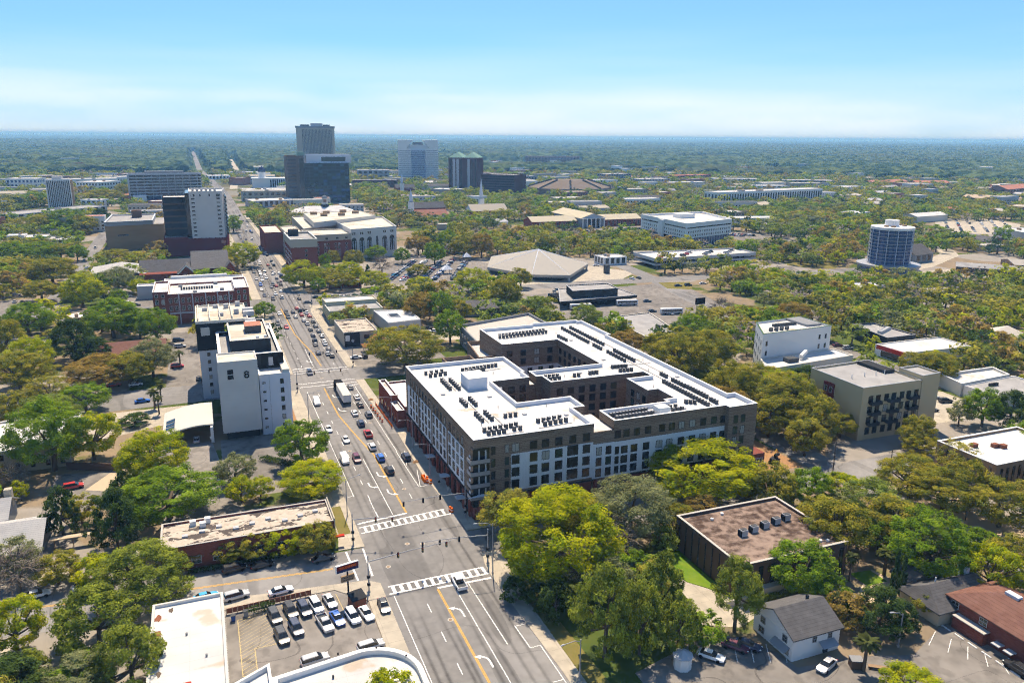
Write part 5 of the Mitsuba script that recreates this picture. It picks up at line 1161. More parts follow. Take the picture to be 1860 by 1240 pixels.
k = steeple('white steepled church with a dark belfry, left of the other steeple', 221.5, 866, 27, 13); MB().box(212, 246, 806, 826, 0, 4).put('wall', 'm_white', k); gable(k, 212, 246, 806, 826, 4, 9, 'x', 'm_white', 'm_pinkbrick', .6); MB().box(224, 262, 868, 886, 0, 6).put('wall', 'brick', k); gable(k, 224, 262, 868, 886, 6, 12, 'x', 'brick', 'roof_shingle', .6); keep(208, 264, 780, 890)
k = steeple('church with a tall white spire and a pale gable roof', 302, 858, 38.6, 16); MB().box(280, 322, 826, 850, 0, 5).put('wall', 'brick', k); gable(k, 280, 322, 826, 850, 5, 11.5, 'x', 'm_white', 'm_beige', .8); keep(274, 326, 795, 864)
k = steeple('distant white spire standing below the twin peaked tower', 294, 1203, 30, 14); MB().box(285, 315, 1205, 1220, 0, 7).put('wall', 'brick', k); gable(k, 285, 315, 1205, 1220, 7, 12, 'x', 'brick', 'roof_shingle', .6); keep(280, 318, 1160, 1222)
for a in (
    ('office_building', 'white office building with blue glass at the far left edge', 'office building', -258, -214, 1356, 1385, 19.6, 'm_white', 'roof_white', -14, 3, 8, 'glass_blue'),
    ('columned_building', 'white columned complex behind the striped tower', 'building', -155, -112, 1290, 1330, 17, 'm_white', 'roof_white', 50, 3, 8),
    ('office_building', 'pale long building behind the columned complex', 'office building', -190, -120, 1420, 1450, 15, 'm_white', 'roof_white', 8, 2, 8),
    ('white_building', 'small white building beside the banded office', 'building', -127, -102, 1049, 1066, 9.2, 'm_white', 'roof_white', -20, 2, 4),
    ('parking_garage', 'long grey parking garage at the left edge', 'parking garage', -200, -90, 955, 985, 5.5, 'm_lightgray', 'roof_gray', 47, 1, 12),
    ('glass_fronted_house', 'modern dark fronted house with a white roof at the left edge', 'house', -140, -128, 705, 718, 8, 'm_white', 'roof_white', 0, 1, 2),
    ('white_building', 'white flat roofed house beside the dark fronted house', 'house', -129, -113, 704, 722, 6.5, 'm_offwhite', 'roof_white', 0, 1, 3),
    ('white_building', 'low white building with a white strip roof, left of the tan block', 'building', -123, -94, 706, 726, 3.8, 'm_white', 'roof_white', -30, 1, 5),
    ('store_row', 'long pale store row beside the avenue before the dark tower', 'store', 54, 112, 1088, 1112, 13.8, 'm_beige', 'roof_white', -8, 2, 8),
    ('store_row', 'white flat store row below the dark glass tower', 'store', 56, 108, 994, 1030, 8.4, 'm_lightgray', 'roof_white', 10, 1, 8),
    ('store_row', 'low white roofed block beside the far avenue', 'store', 60, 124, 1206, 1236, 8, 'm_white', 'roof_white', 4, 1, 8),
    ('brown_hall', 'long brown brick hall with a flat roof behind the dark tower', 'hall', 243, 318, 1325, 1350, 12.4, 'm_brownwall', 'roof_gray', -10, 2, 10),
    ('grey_box_building', 'plain grey box building before the brown tower', 'building', 329, 372, 1128, 1160, 8.5, 'm_gray', 'roof_white', -40, 0, 0),
    ('brick_row', 'brick row with a white roof behind the left steeple', 'building', 254, 308, 1032, 1054, 7.5, 'm_pinkbrick', 'roof_white', -12, 1, 9),
    ('brick_row', 'small brick block behind the row of oaks', 'building', 211, 246, 1152, 1170, 6.1, 'm_pinkbrick', 'roof_white', -15, 1, 6),
    ('apartment_row', 'grey apartment row beyond the arena', 'apartment building', 734, 796, 1372, 1400, 16.2, 'm_gray', 'roof_white', 8, 4, 10),
    ('apartment_row', 'blue grey apartment row in front of the orange building', 'apartment building', 720, 786, 1217, 1245, 14.7, 'm_steel', 'roof_white', 4, 4, 10),
    ('orange_building', 'far orange brick building among white apartments', 'building', 879, 983, 1362, 1392, 12.5, 'm_redfar', 'm_salmon', 14, 3, 12),
    ('apartment_row', 'white apartment row below the orange building', 'apartment building', 751, 833, 1170, 1196, 10.8, 'm_lightgray', 'roof_white', 0, 3, 10),
    ('apartment_row', 'pale apartment row right of the orange building', 'apartment building', 900, 990, 1230, 1258, 12, 'm_lightgray', 'roof_white', -20, 3, 10),
    ('apartment_row', 'far grey apartment row toward the right edge', 'apartment building', 1000, 1090, 1150, 1180, 12, 'm_gray', 'roof_white', -30, 3, 10),
    ('apartment_row', 'small white apartment row behind the long striped apartments', 'apartment building', 830, 900, 1050, 1074, 11, 'm_white', 'roof_white', -16, 3, 8),
    ('long_apartments', 'long white and black striped apartment building above the oaks', 'apartment building', 620, 822, 868, 892, 17.4, 'm_white', 'roof_white', 8.7, 1, 42),
    ('red_roof_dormitory', 'red tiled dormitory nearest the middle right', 'dormitory', 1152, 1260, 1126, 1150, 7.7, 'm_pinkbrick', 'm_salmon', 8, 2, 9, 'glass_dark', 0, None, 4),
    ('red_roof_dormitory', 'red tiled dormitory behind the dark trees at right', 'dormitory', 1222, 1288, 1070, 1094, 9, 'm_pinkbrick', 'm_salmon', -14, 2, 7, 'glass_dark', 0, None, 4),
    ('red_roof_dormitory', 'tall red brick dormitory at the right edge', 'dormitory', 1125, 1235, 850, 876, 14, 'm_pinkbrick', 'm_salmon', 16, 3, 10, 'glass_dark', 0, None, 5),
    ('red_roof_dormitory', 'long low tan roofed dormitory at the right edge', 'dormitory', 1000, 1075, 770, 796, 6.5, 'm_pinkbrick', 'm_sand', -75, 2, 8, 'glass_dark', 0, None, 4),
    ('grey_roof_hall', 'dark hall with a grey gable roof right of the round tower', 'building', 462, 500, 352, 366, 4.2, 'm_charcoal', 'roof_gray', -50, 1, 5, 'glass_dark', 0, None, 2),
    ('brown_roof_hall', 'wide brown roofed hall at the right edge', 'building', 512, 560, 345, 372, 4, 'm_tan', 'm_tentroof', -35, 1, 6, 'glass_dark', 0, None, 2),
    ('purple_grey_house', 'steep grey roofed house behind the round tower', 'house', 466, 488, 408, 428, 6, 'm_gray', 'roof_shingle', 10, 1, 3, 'glass_dark', 0, None, 6),
    ('parking_garage', 'pale parking garage at the right edge', 'parking garage', 640, 690, 455, 480, 9.8, 'm_lightgray', 'roof_white', 70, 3, 12),
    ('brown_roof_hall', 'long dark roofed hall before the large car park', 'building', 600, 625, 452, 490, 4.5, 'm_pinkbrick', 'roof_shingle', -5, 1, 5, 'glass_dark', 0, None, 3),
    ('brick_block', 'far dark red brick block on the middle skyline', 'building', 1042, 1227, 2475, 2510, 21, 'm_pinkbrick', 'roof_gray', -6, 4, 16),
    ('grey_roof_hall', 'white roofed hall left of the arena', 'building', 552, 594, 1370, 1390, 14, 'm_gray', 'roof_white', 12, 2, 6),
    ('brick_store', 'small dark brick store with parked cars in front', 'store', 66, 84, 446, 456, 4.2, 'brick', 'roof_gray', -6, 1, 5),
    ('low_store', 'low grey roofed house between oaks near the middle', 'house', 113, 136, 352, 370, 3.8, 'm_gray', 'roof_shingle', -8, 1, 4, 'glass_dark', 0, None, 2.5),
    ('white_building', 'small white building left of the parking deck', 'building', 254, 272, 470, 484, 5.5, 'm_white', 'roof_white', 0, 1, 4),
    ('white_building', 'small white house beside the white steps, left edge', 'house', -60, -50, 392, 406, 4.5, 'm_sand', 'roof_white', 20, 1, 3),
    ('white_hall', 'far white hall near the middle of the forest', 'building', 650, 700, 1290, 1310, 10, 'm_white', 'roof_white', 10, 2, 6),
    ('white_hall', 'far low white hall left of the grey apartment row', 'building', 640, 690, 1130, 1150, 7, 'm_lightgray', 'roof_white', -6, 1, 6),
    ('white_hall', 'far white hall with long roof behind the dark tower', 'building', 335, 372, 1730, 1760, 9, 'm_bluewhite', 'roof_white', 5, 2, 6),
    ('grey_roof_hall', 'far grey hall beside the white banded tower', 'building', 285, 345, 1500, 1530, 22, 'm_steel', 'roof_white', -12, 3, 6),
    ('white_hall', 'far white hall beside the pale far road', 'building', 20, 60, 1650, 1690, 7, 'm_white', 'roof_white', 5, 1, 6),
    ('white_hall', 'far white sheds right of the tall tower base', 'building', 60, 130, 1780, 1810, 8, 'm_bluewhite', 'roof_white', 0, 1, 6),
    ('white_hall', 'far long white roof below the skyline, left middle', 'building', -60, 0, 1500, 1530, 7, 'm_white', 'roof_white', 12, 1, 6),
): low(*a)
rnd = random.Random(77)
for i in range(110):
    az, r = math.radians(rnd.uniform(-14, 56)), rnd.choice([rnd.uniform(1350, 1900), rnd.uniform(1850, 2600), rnd.uniform(1900, 4200)])
    x, y = r * math.sin(az), r * math.cos(az)
    if any(a < x < b and c < y < d for a, b, c, d in KEEP) or abs(x - 20) < 50: continue
    w, d = rnd.uniform(20, 60), rnd.uniform(14, 30)
    k = many('far_building', 'tiny ' + rnd.choice(['white roofed', 'pale']) + ' building', 'in the far forest ' + ('left of the avenue' if az < .0 else 'above the dark tower' if az < .25 else 'above the arena' if az < .55 else 'at the far right'), 'building', 'tiny buildings in the far forest', (x, y))
    wc = rnd.choice(['m_white', 'm_offwhite', 'm_lightgray', 'm_pinkbrick']); block(k, [(-w / 2, -d / 2), (w / 2, -d / 2), (w / 2, d / 2), (-w / 2, d / 2)], 0, rnd.uniform(7, 13) + (6 if r > 1850 else 0), wc, 'roof_white', None, .8, to=place(x, y, 0, rnd.uniform(0, 90)), keepm=None); keep(x - w / 2, x + w / 2, y - 25, y + 15, 0)

LAND = [(27, 110, 'beside the near avenue'), (5, 120, 'beside the small car lot'), (0, 160, 'by the peeling roof shop'), (-45, 175, 'by the ribbed roof house'), (-30, 205, 'by the red car lot'), (-50, 235, 'by the cream hall'), (10, 200, 'below the numbered tower'), (-15, 240, 'by the white canopy'), (-30, 330, 'around the brick cottage'), (-60, 290, 'in the left grove'), (0, 395, 'by the red brick offices'), (-80, 420, 'by the left car park'), (-40, 500, 'by the metal roof hall'), (-50, 640, 'by the tan block'), (-100, 720, 'by the far left white houses'), (0, 610, 'by the pale bank tower'),
        (80, 145, 'in front of the apartment block'), (60, 115, 'in the grove right of the near crossing'), (100, 118, 'around the brown gravel roof'), (85, 100, 'behind the white house'), (70, 90, 'on the bottom edge by the kiosk'), (120, 90, 'around the grey shingle house'), (110, 72, 'on the bottom right lot'), (140, 85, 'behind the brick house'), (150, 120, 'along the tree lined street'), (190, 130, 'by the white roofed offices'), (150, 180, 'right of the apartment block'), (185, 165, 'around the tan apartments'), (200, 220, 'around the stepped white offices'), (270, 225, 'by the red trimmed shop'), (250, 175, 'by the curved white parapet'),
        (70, 305, 'beside the dark flat building'), (80, 345, 'behind the white shop with the well'), (120, 300, 'behind the apartment block'), (180, 290, 'around the grey roofed store'), (190, 370, 'around the low bank building'), (60, 425, 'at the upper junction'), (75, 500, 'in front of the columned hall'), (140, 500, 'around the crowded car park'), (200, 470, 'around the tent roofed hall'), (320, 430, 'in front of the parking deck'), (350, 660, 'around the gabled school'), (390, 560, 'around the white office block'), (430, 390, 'around the round tower'), (300, 340, 'in the right hand woods'), (350, 280, 'in the woods at the right edge'), (120, 860, 'around the cupola building'), (240, 800, 'around the white steeple'), (260, 650, 'in the central park'), (550, 550, 'in the far right woods'), (-120, 1000, 'below the striped tower'), (500, 900, 'before the arena')]

for i in range(330):
    az, r = math.radians(rnd.uniform(-16, 57)), math.sqrt(rnd.uniform(330 ** 2, 1800 ** 2))
    x, y = r * math.sin(az), r * math.cos(az)
    if any(a - 8 < x < b + 8 and c - 8 < y < d + 8 for a, b, c, d in KEEP) or abs(x - 37) < 45 or any(p.contains(Point(x, y)) for p in ROADS): continue
    if r < 900 and rnd.random() < .35: continue
    big = r > 800; w, d, dg = (rnd.uniform(18, 60), rnd.uniform(12, 22), rnd.choice([0, 8, -10, 20])) if big else (rnd.uniform(10, 24), rnd.uniform(8, 14), rnd.choice([0, 8, -10, 20]))
    rf = rnd.choice(['roof_shingle', 'roof_white', 'roof_white', 'm_beige', 'roof_gray', 'm_concrete2', 'm_lightgray', 'm_salmon'] if big else ['roof_shingle', 'roof_white', 'm_beige', 'roof_gray', 'm_concrete2', 'm_lightgray']); rw = dict(roof_shingle='dark shingle', roof_white='white', m_beige='beige', roof_gray='grey', m_concrete2='tan', m_lightgray='pale grey', m_salmon='salmon red')[rf]
    pl = min(LAND, key=lambda q: (q[0] - x) ** 2 + (q[1] - y) ** 2)[2] if r < 1000 else 'left of the far avenue' if x < 30 else 'beyond the dark glass tower' if x < 330 else 'around the arena' if x < 700 else 'in the far right district'
    k = many('house' if not big else 'low_building', f'{rw} roofed {"building" if big else "house"}', pl, 'building' if big else 'house', 'buildings among the trees', (x, y)); wl = rnd.choice(['m_offwhite', 'm_beige', 'm_pinkbrick', 'm_lightgray', 'm_white']); to = place(x, y, 0, dg); n0 = len(scene)
    if rnd.random() < (.25 if big else .55):
        h = 6.5 if big else 3.4; MB().box(-w / 2, w / 2, -d / 2, d / 2, 0, h).put('wall', wl, k, to); n0 = len(scene); gable(k, -w / 2, w / 2, -d / 2, d / 2, h + .1, h + 2.6, 'x', wl, rf, .5)
        for kk in list(scene)[n0:]: scene[kk]['to_world'] = to
    else:
        h = rnd.uniform(7, 14) if big else rnd.uniform(3.8, 6); block(k, [(-w / 2, -d / 2), (w / 2, -d / 2), (w / 2, d / 2), (-w / 2, d / 2)], 0, h, wl, rf, None, .4, to=to, keepm=None)
        if big and h > 8: window_mass(k, 's', -d / 2, linspace(-w / 2 + 2, w / 2 - 2, int(w / 4)), [1.5 + 3 * q for q in range(int((h - 2) / 3))], 1.8, 1.6, to=to)
    keep(x - w / 2 - 2, x + w / 2 + 2, y - (14 if not big else 26), y + d / 2 + 1, 0)

# ---------------------------------------------------------------- vehicles
def hull(pts): return trimesh.convex.convex_hull(np.asarray(pts, float))


def sym(p): return [(x, y, z) for x, y, z in p] + [(x, -y, z) for x, y, z in p]


def vehicle_kind(kind):
    L, Wd = dict(S=(2.35, .9), U=(2.35, .95), P=(2.75, .98), V=(2.6, .98))[kind]
    body = MB()
    if kind == 'S':
        body.tm(hull(sym([(-L, .7, .38), (-L + .05, .78, .8), (L - .05, .7, .62), (L, .66, .4), (-L + .3, Wd, .45), (L - .4, Wd, .42), (-L + .25, Wd - .04, .82), (L - .7, Wd - .05, .78), (-L + .2, .74, .92), (1.0, .76, .9), (-1.6, .3, .3), (1.9, .3, .3), (-L + .2, .6, .26), (L - .2, .6, .26)])))
        gl = hull(sym([(-1.85, .74, .86), (1.05, .74, .84), (-1.1, .6, 1.36), (.25, .58, 1.36)])); rf = hull(sym([(-1.15, .57, 1.33), (.28, .56, 1.33), (-1.0, .5, 1.42), (.12, .48, 1.42)]))
    elif kind == 'U':
        body.tm(hull(sym([(-L, .8, .42), (-L, .84, .95), (L - .05, .76, .8), (L, .74, .45), (-L + .3, Wd, .5), (L - .4, Wd, .48), (-L + .1, Wd - .03, .98), (L - .6, Wd - .04, .92), (1.15, .82, 1.02), (-L + .1, .84, 1.04), (-L + .2, .6, .3), (L - .2, .6, .3)])))
        gl = hull(sym([(-2.25, .84, .98), (1.3, .82, .96), (-2.0, .7, 1.58), (.45, .68, 1.58)])); rf = hull(sym([(-2.1, .68, 1.55), (.5, .66, 1.55), (-1.95, .6, 1.66), (.35, .58, 1.66)]))
    elif kind == 'P':
        body.tm(hull(sym([(-.35, Wd - .04, 1.0), (L, .8, .5), (L - .05, .84, .95), (-.35, Wd, .45), (L - .5, Wd, .5), (L - .7, Wd - .05, 1.0), (1.2, .86, 1.08), (-.35, .86, 1.08), (L - .3, .6, .35), (-.35, .6, .35)])))
        body.box(-L, -.36, -Wd, Wd, .42, .72); body.box(-L, -.36, Wd - .1, Wd - .002, .72, 1.06); body.box(-L, -.36, -Wd + .002, -Wd + .1, .72, 1.06); body.box(-L, -L + .1, -Wd + .102, Wd - .102, .72, 1.06)
        gl = hull(sym([(-.7, .84, 1.02), (1.35, .84, 1.0), (-.6, .7, 1.6), (.6, .68, 1.6)])); rf = hull(sym([(-.68, .68, 1.57), (.65, .66, 1.57), (-.55, .6, 1.68), (.5, .58, 1.68)]))
    else:
        body.tm(hull(sym([(-L, .88, .45), (-L, .9, 1.9), (L, .8, .5), (L - .05, .82, 1.0), (-L + .3, Wd, .5), (L - .5, Wd, .5), (1.5, .86, 1.15), (-L + .2, .7, .32), (L - .2, .6, .32), (1.0, .9, 1.1), (.7, .84, 1.9)])))
        gl = hull(sym([(.6, .9, 1.15), (1.55, .86, 1.1), (.55, .87, 1.75), (.95, .78, 1.8)])); rf = hull(sym([(-L + .03, .86, 1.9), (.8, .8, 1.9), (-L + .1, .75, 2.03), (.6, .7, 2.03)]))
    g = MB(); g.tm(gl); r = MB(); r.tm(rf)
    w = MB().tube([(0, -.11, 0), (0, .11, 0)], .34, 12)
    hd = MB().box(L - .22, L - .015, -.12, .12, -.09, .07); tl = MB().box(-L + .0, -L + .12, -.13, .13, -.08, .1)
    bed = MB().box(-L + .12, -.4, -Wd + .12, Wd - .12, .722, .76) if kind == 'P' else None
    return dict(L=L, W=Wd, body=shared(body.mesh(), 35), glass=shared(g.mesh(), 25), roof=shared(r.mesh(), 35), wheel=shared(w.mesh()), head=shared(hd.mesh()), tail=shared(tl.mesh()), bed=shared(bed.mesh()) if bed else None)


VK = {k: vehicle_kind(k) for k in 'SUPV'}
VNAME = dict(S=('sedan', 'car'), U=('sport_utility_car', 'car'), P=('pickup_truck', 'pickup truck'), V=('van', 'van'))
VSAY = dict(S='sedan', U='sport utility car', P='pickup', V='van')
CSAY = dict(white='white', silver='silver', gray='grey', dark='charcoal', black='black', navy='dark blue', blue='blue', skyblue='bright blue', red='red', maroon='dark red')


def car_place(x, y):
    if 26 < x < 49:
        s = 'in the right lanes' if x > 37 else 'in the left lanes'
        return s + (' below the first crossing' if y < 136 else ' beside the apartment block' if y < 215 else ' near the truck' if y < 285 else ' beside the dark flat building' if y < 345 else ' waiting at the upper junction' if y < 440 else ' of the far avenue')
    for x0, x1, y0, y1, t in ((-3, 24, 95, 137, 'in the small car lot'), (-60, 26, 137, 170, 'on the near left side street'), (60, 125, 60, 105, 'on the lot by the white house'), (-45, -10, 185, 230, 'on the lot by the brick wall'), (-40, 27, 165, 262, 'near the canopy drive'), (-40, 20, 262, 370, 'on the drives by the numbered tower'), (48, 90, 286, 320, 'in the small lot under the big oak'), (60, 130, 310, 345, 'on the dusty lot'),
                              (190, 245, 150, 205, 'in the lot by the tan apartments'), (210, 262, 200, 262, 'by the red trimmed shop'), (160, 262, 290, 420, 'around the low bank building'), (-140, -80, 400, 480, 'in the far left car park'), (-60, -10, 370, 470, 'left of the red brick offices'), (48, 110, 395, 445, 'on the upper cross street'), (90, 195, 440, 550, 'in the car park by the pavilions'), (295, 420, 600, 700, 'in the school car park'), (425, 480, 500, 615, 'beside the white office block'), (276, 370, 440, 480, 'on top of the parking deck'), (540, 840, 440, 680, 'in the large far right car park'), (430, 530, 320, 385, 'below the round tower'), (-200, -60, 880, 1020, 'in the park below the striped tower')):
        if x0 <= x <= x1 and y0 <= y <= y1: return t
    return 'parked among the trees'


def car(kind, color, x, y, deg, full, z=None, where=None):
    v = VK[kind]; nm, cat = VNAME[kind]
    z = z if z is not None else (ROADZ if (26 < x < 49) or 136 < y < 172 or 262 < y < 287 else .02)
    k = many(nm, f'{CSAY[color]} {VSAY[kind]}', where or car_place(x, y), cat, 'vehicles on the streets and lots', (x, y), 'near')
    M = place(x, y, z, deg)
    use(v['body'], 'body', 'paint_' + color, k, M); use(v['glass'], 'window', 'glass_car', k, M); use(v['roof'], 'roof', 'paint_' + color, k, M)
    if kind == 'P': use(v['bed'], 'bed', 'm_darkgray', k, M)
    for sx in (-1, 1):
        for sy in (-1, 1):
            if full or sy * (1 if math.cos(math.radians(deg)) > 0 else -1) < 2: use(v['wheel'], 'wheel', 'm_tyre', k, M @ T().translate([sx * v['L'] * .62, sy * (v['W'] - .09), .34]))
    if full:
        for sy in (-1, 1):
            use(v['head'], 'headlight', 'm_lamp', k, M @ T().translate([0, sy * (v['W'] - .32), .66 + .14 * (kind != 'S')]))
            use(v['tail'], 'tail_light', 'm_tail', k, M @ T().translate([0, sy * (v['W'] - .24), .74 + .14 * (kind != 'S')]))
    return k


CARS = [
    ('S','white',30.2,222.7,-90), ('S','white',33.5,212.6,-90), ('V','white',30.6,198,-90), ('U','maroon',33.8,197.6,-90), ('P','red',40.3,214.6,90), ('U','white',39.4,204.6,90), ('U','blue',39.9,196.2,90), ('U','black',40.3,187.1,90), ('U','navy',46.6,194.4,90), ('P','white',41,130.2,90), ('U','navy',40,224,90), ('U','gray',43.8,230.9,90), ('S','white',40,233.9,90), ('S','black',43.1,241.1,90), ('S','white',43.6,249.2,90), ('S','gray',43.4,260.6,90), ('V','white',30.3,248.1,-90), ('U','navy',32.6,282.7,-90), ('S','black',43.9,303.3,90), ('S','silver',42.9,307.1,90), ('S','navy',39.5,309.2,90), ('S','gray',44.3,313.7,90), ('S','white',44.2,323.1,90), ('S','gray',40.3,323.1,90), ('U','black',40.9,329.2,90), ('S','white',44.5,326.9,90), ('S','silver',45,336.8,90), ('S','navy',41.5,339.1,90), ('S','gray',45,346.3,90), ('S','dark',41.9,350.2,90), ('S','gray',45,356.4,90), ('S','silver',42,362.1,90), ('S','dark',45.2,365.7,90), ('S','silver',41.4,369.5,90), ('S','red',45.1,378.1,90), ('S','red',41.9,381.8,90), ('S','silver',38.7,378.5,90), ('S','navy',38.7,389.5,90), ('U','dark',35.3,379.1,-90), ('U','dark',35.5,389.3,-90), ('S','white',32.1,387.9,-90), ('S','red',41.5,398,90), ('U','black',42.3,391.5,90), ('S','black',44.8,394.1,90), ('S','white',44.8,386,90), ('U','dark',29.3,366.7,-90), ('S','red',32.3,358.1,-90), ('U','white',37.2,427.6,90), ('S','white',35.1,439.6,-90), ('U','dark',32.5,425.3,-90), ('S','navy',29,436.8,-90), ('S','black',45.6,422.3,90), ('S','gray',48.6,410.6,0), ('S','white',38.5,446.7,90), ('S','gray',34.8,461.2,-90), ('S','red',37.8,463.8,90), ('S','maroon',41.3,477.6,90), ('S','white',28.9,455.3,-90), ('S','silver',28.7,490.8,-90), ('S','white',31.5,485.9,-90), ('S','white',34.6,492.8,-90), ('S','navy',40.3,488.9,90), ('S','white',34.4,505.4,-90), ('S','dark',33.1,523.5,-90), ('S','white',39.4,505.8,90), ('U','dark',6.4,131.3,-80), ('U','black',9.3,132.1,-80), ('U','navy',9.6,126.4,-80), ('U','dark',7,124.8,-80), ('U','navy',11.7,131.7,-80), ('U','white',13.9,132.1,-80), ('P','silver',14.6,125.9,-80), ('S','silver',16.5,132.8,-80), ('S','blue',16.9,126.8,-80), ('U','white',19.6,126.3,-80), ('S','white',22.1,126.4,-80), ('S','dark',25.6,127.7,-90), ('U','silver',20.9,116.7,8), ('U','silver',11.5,116.4,8), ('U','silver',0.3,140.7,9), ('S','white',8.3,139.5,9), ('S','skyblue',-5.1,142.5,9), ('U','black',0.4,151,9), ('S','black',5.7,150.6,9), ('S','dark',17.6,148.8,9), ('S','white',-34.8,154.6,9), ('S','white',-26.7,154.7,9), ('U','silver',-35.3,130.6,9), ('U','red',-34.8,205.1,9), ('S','red',-32.8,291.3,9), ('S','white',-25.8,289.4,9), ('U','navy',-12.9,349.6,0), ('U','silver',-12.1,338.8,0), ('U','red',-12.7,308.4,0), ('S','blue',-22.6,269.5,9), ('S','black',-5.3,289.4,90), ('S','navy',-1.1,197.6,90), ('S','silver',-6.3,227.4,90), ('S','white',73.9,93.7,-52), ('S','maroon',79.4,94.3,-52), ('S','navy',81.6,93.8,-52), ('S','silver',90.4,84.7,200), ('U','black',119.4,72.5,90), ('S','gray',109.2,101.5,90), ('S','dark',226.6,185.4,-12), ('S','silver',226.5,181.6,-12), ('U','black',227,177.2,-12), ('S','dark',211,172.7,-12), ('S','gray',215.1,172.3,-12), ('S','dark',247.7,251.4,-12), ('S','maroon',247,246.8,-12), ('U','silver',247.6,241.8,-12), ('S','white',331.9,265.6,90), ('S','silver',154.5,179.4,90), ('S','dark',92,335,0), ('S','white',93.6,328.9,0), ('S','dark',94.3,324.3,0), ('S','dark',58.1,302.5,0), ('U','black',55.9,298.1,90), ('S','white',52.5,297.6,0), ('S','dark',54.8,423,0), ('S','dark',59,421.5,0), ('S','silver',63.9,421.3,0), ('S','white',67.7,420.8,0), ('S','silver',71.4,420.3,0), ('S','gray',75.1,420.6,0), ('S','dark',218.7,354.3,-12), ('S','white',214,324.4,90), ('S','dark',208.1,331.9,-12), ('S','dark',259.7,387.4,-12), ('S','dark',296,394.3,-12), ('U','dark',266.4,387,-12), ('S','white',278,388.7,-12), ('S','white',246,417.7,90), ('S','dark',250.9,418.1,90), ('S','white',249,471.2,-12), ('S','white',-39.6,459.3,0), ('S','white',-32.4,450.5,0), ('S','silver',-41.1,443,0), ('S','white',-37.8,440.4,0), ('S','dark',-34.1,433.2,0), ('S','dark',-27.3,418.3,0), ('S','white',-100.1,480.6,90), ('S','silver',-92.6,462.6,90), ('S','dark',-88.9,459.9,90), ('S','dark',-82.5,450.3,0), ('S','white',-95.6,483.8,0)]
for kd, co, x, y, a in CARS: car(kd, co, x, y, a, math.hypot(x, y) < 260)
rnd = random.Random(11)
pick = lambda: (rnd.choices('SUPV', (5, 4, 1.2, .6))[0], rnd.choices(list(CSAY), (6, 4, 4, 3, 4, 2, 1, .2, 1, .6))[0])
# traffic on the far avenue, thinning out with distance
for y in np.arange(470, 900, 9.0):
    for x, a, pr in ((29.5, -90, .5), (32.7, -90, .55), (36, -90, .3), (40.5, 90, .35), (44, 90, .5)):
        if rnd.random() < pr * (1 if y < 650 else .6): car(*pick(), x - (y - 470) * .009 + rnd.uniform(-.3, .3), y + rnd.uniform(-3, 3), a, False)
for x0, y0, dx, dy, n, a, pr in ((104, 462, 3.4, 7, 30, 20, .9), (111, 459, 3.4, 7, 30, 200, .85), (122, 456, 3.4, 7, 30, 20, .9), (129, 454, 3.4, 7, 30, 200, .85), (141, 452, 3.2, 7, 28, 20, .85), (302, 640, 2.8, 0, 16, 90, .85), (302, 652, 2.8, 0, 16, 90, .8), (366, 640, 2.8, 0, 14, 90, .85), (366, 655, 2.8, 0, 14, 90, .8), (440, 590, 2.0, -3.0, 16, 10, .8), (452, 590, 2.0, -3.0, 16, 10, .8)):
    for i in range(n):
        if rnd.random() < pr: car(*pick(), x0 + dx * i / (3 if dy else 1), y0 + dy * i / (3 if dy else 1), a + rnd.uniform(-3, 3), False)
for i in range(12): car(*pick(), 290 + 6 * i, 456 + (i % 3) * 5, 0 if i % 2 else 90, False, 6.1)
for r_ in range(6):
    for i in range(11):
        if rnd.random() < .75: car(*pick(), 668 + 10 * i + r_ * 11, 546 + 9 * i - r_ * 5, 60, False)
for i in range(9):
    if rnd.random() < .8: car(*pick(), 444 + 7 * i, 348 + (i % 2) * 14, 90, False)
for i in range(10):
    if rnd.random() < .7: car(*pick(), -160 + 7 * i, 935 + 6 * i, 40, False)
for i in range(7): car(*pick(), -76 if i % 2 else -71, 500 + 34 * i, 90, False)


def bus(label, x, y, deg, z=ROADZ):
    k = thing('bus', label, 'bus'); M = place(x, y, z, deg)
    b = MB(); b.tm(hull([(sx * 5.6, sy * 1.25, zz) for sx in (-1, 1) for sy in (-1, 1) for zz in (.5, 2.7)] + [(sx * 5.3, sy * 1.1, 3.0) for sx in (-1, 1) for sy in (-1, 1)])); b.put('body', 'm_white', k, M)
    for s in (-1, 1):
        MB().box(-5.2, 5.0, s * 1.27 - .02, s * 1.27 + .02, 1.5, 2.4).put('window', 'glass_car', k, M); MB().box(-5.3, 5.3, s * 1.268 - .015, s * 1.268 + .015, .7, 1.0).put('stripe', 'm_navy', k, M)
        for t in (-3.6, 3.6): use(VK['S']['wheel'], 'wheel', 'm_tyre', k, M @ T().translate([t, s * 1.15, .42]).scale(1.3))
    MB().box(5.55, 5.63, -1.05, 1.05, 1.3, 2.5).put('windscreen', 'glass_car', k, M)


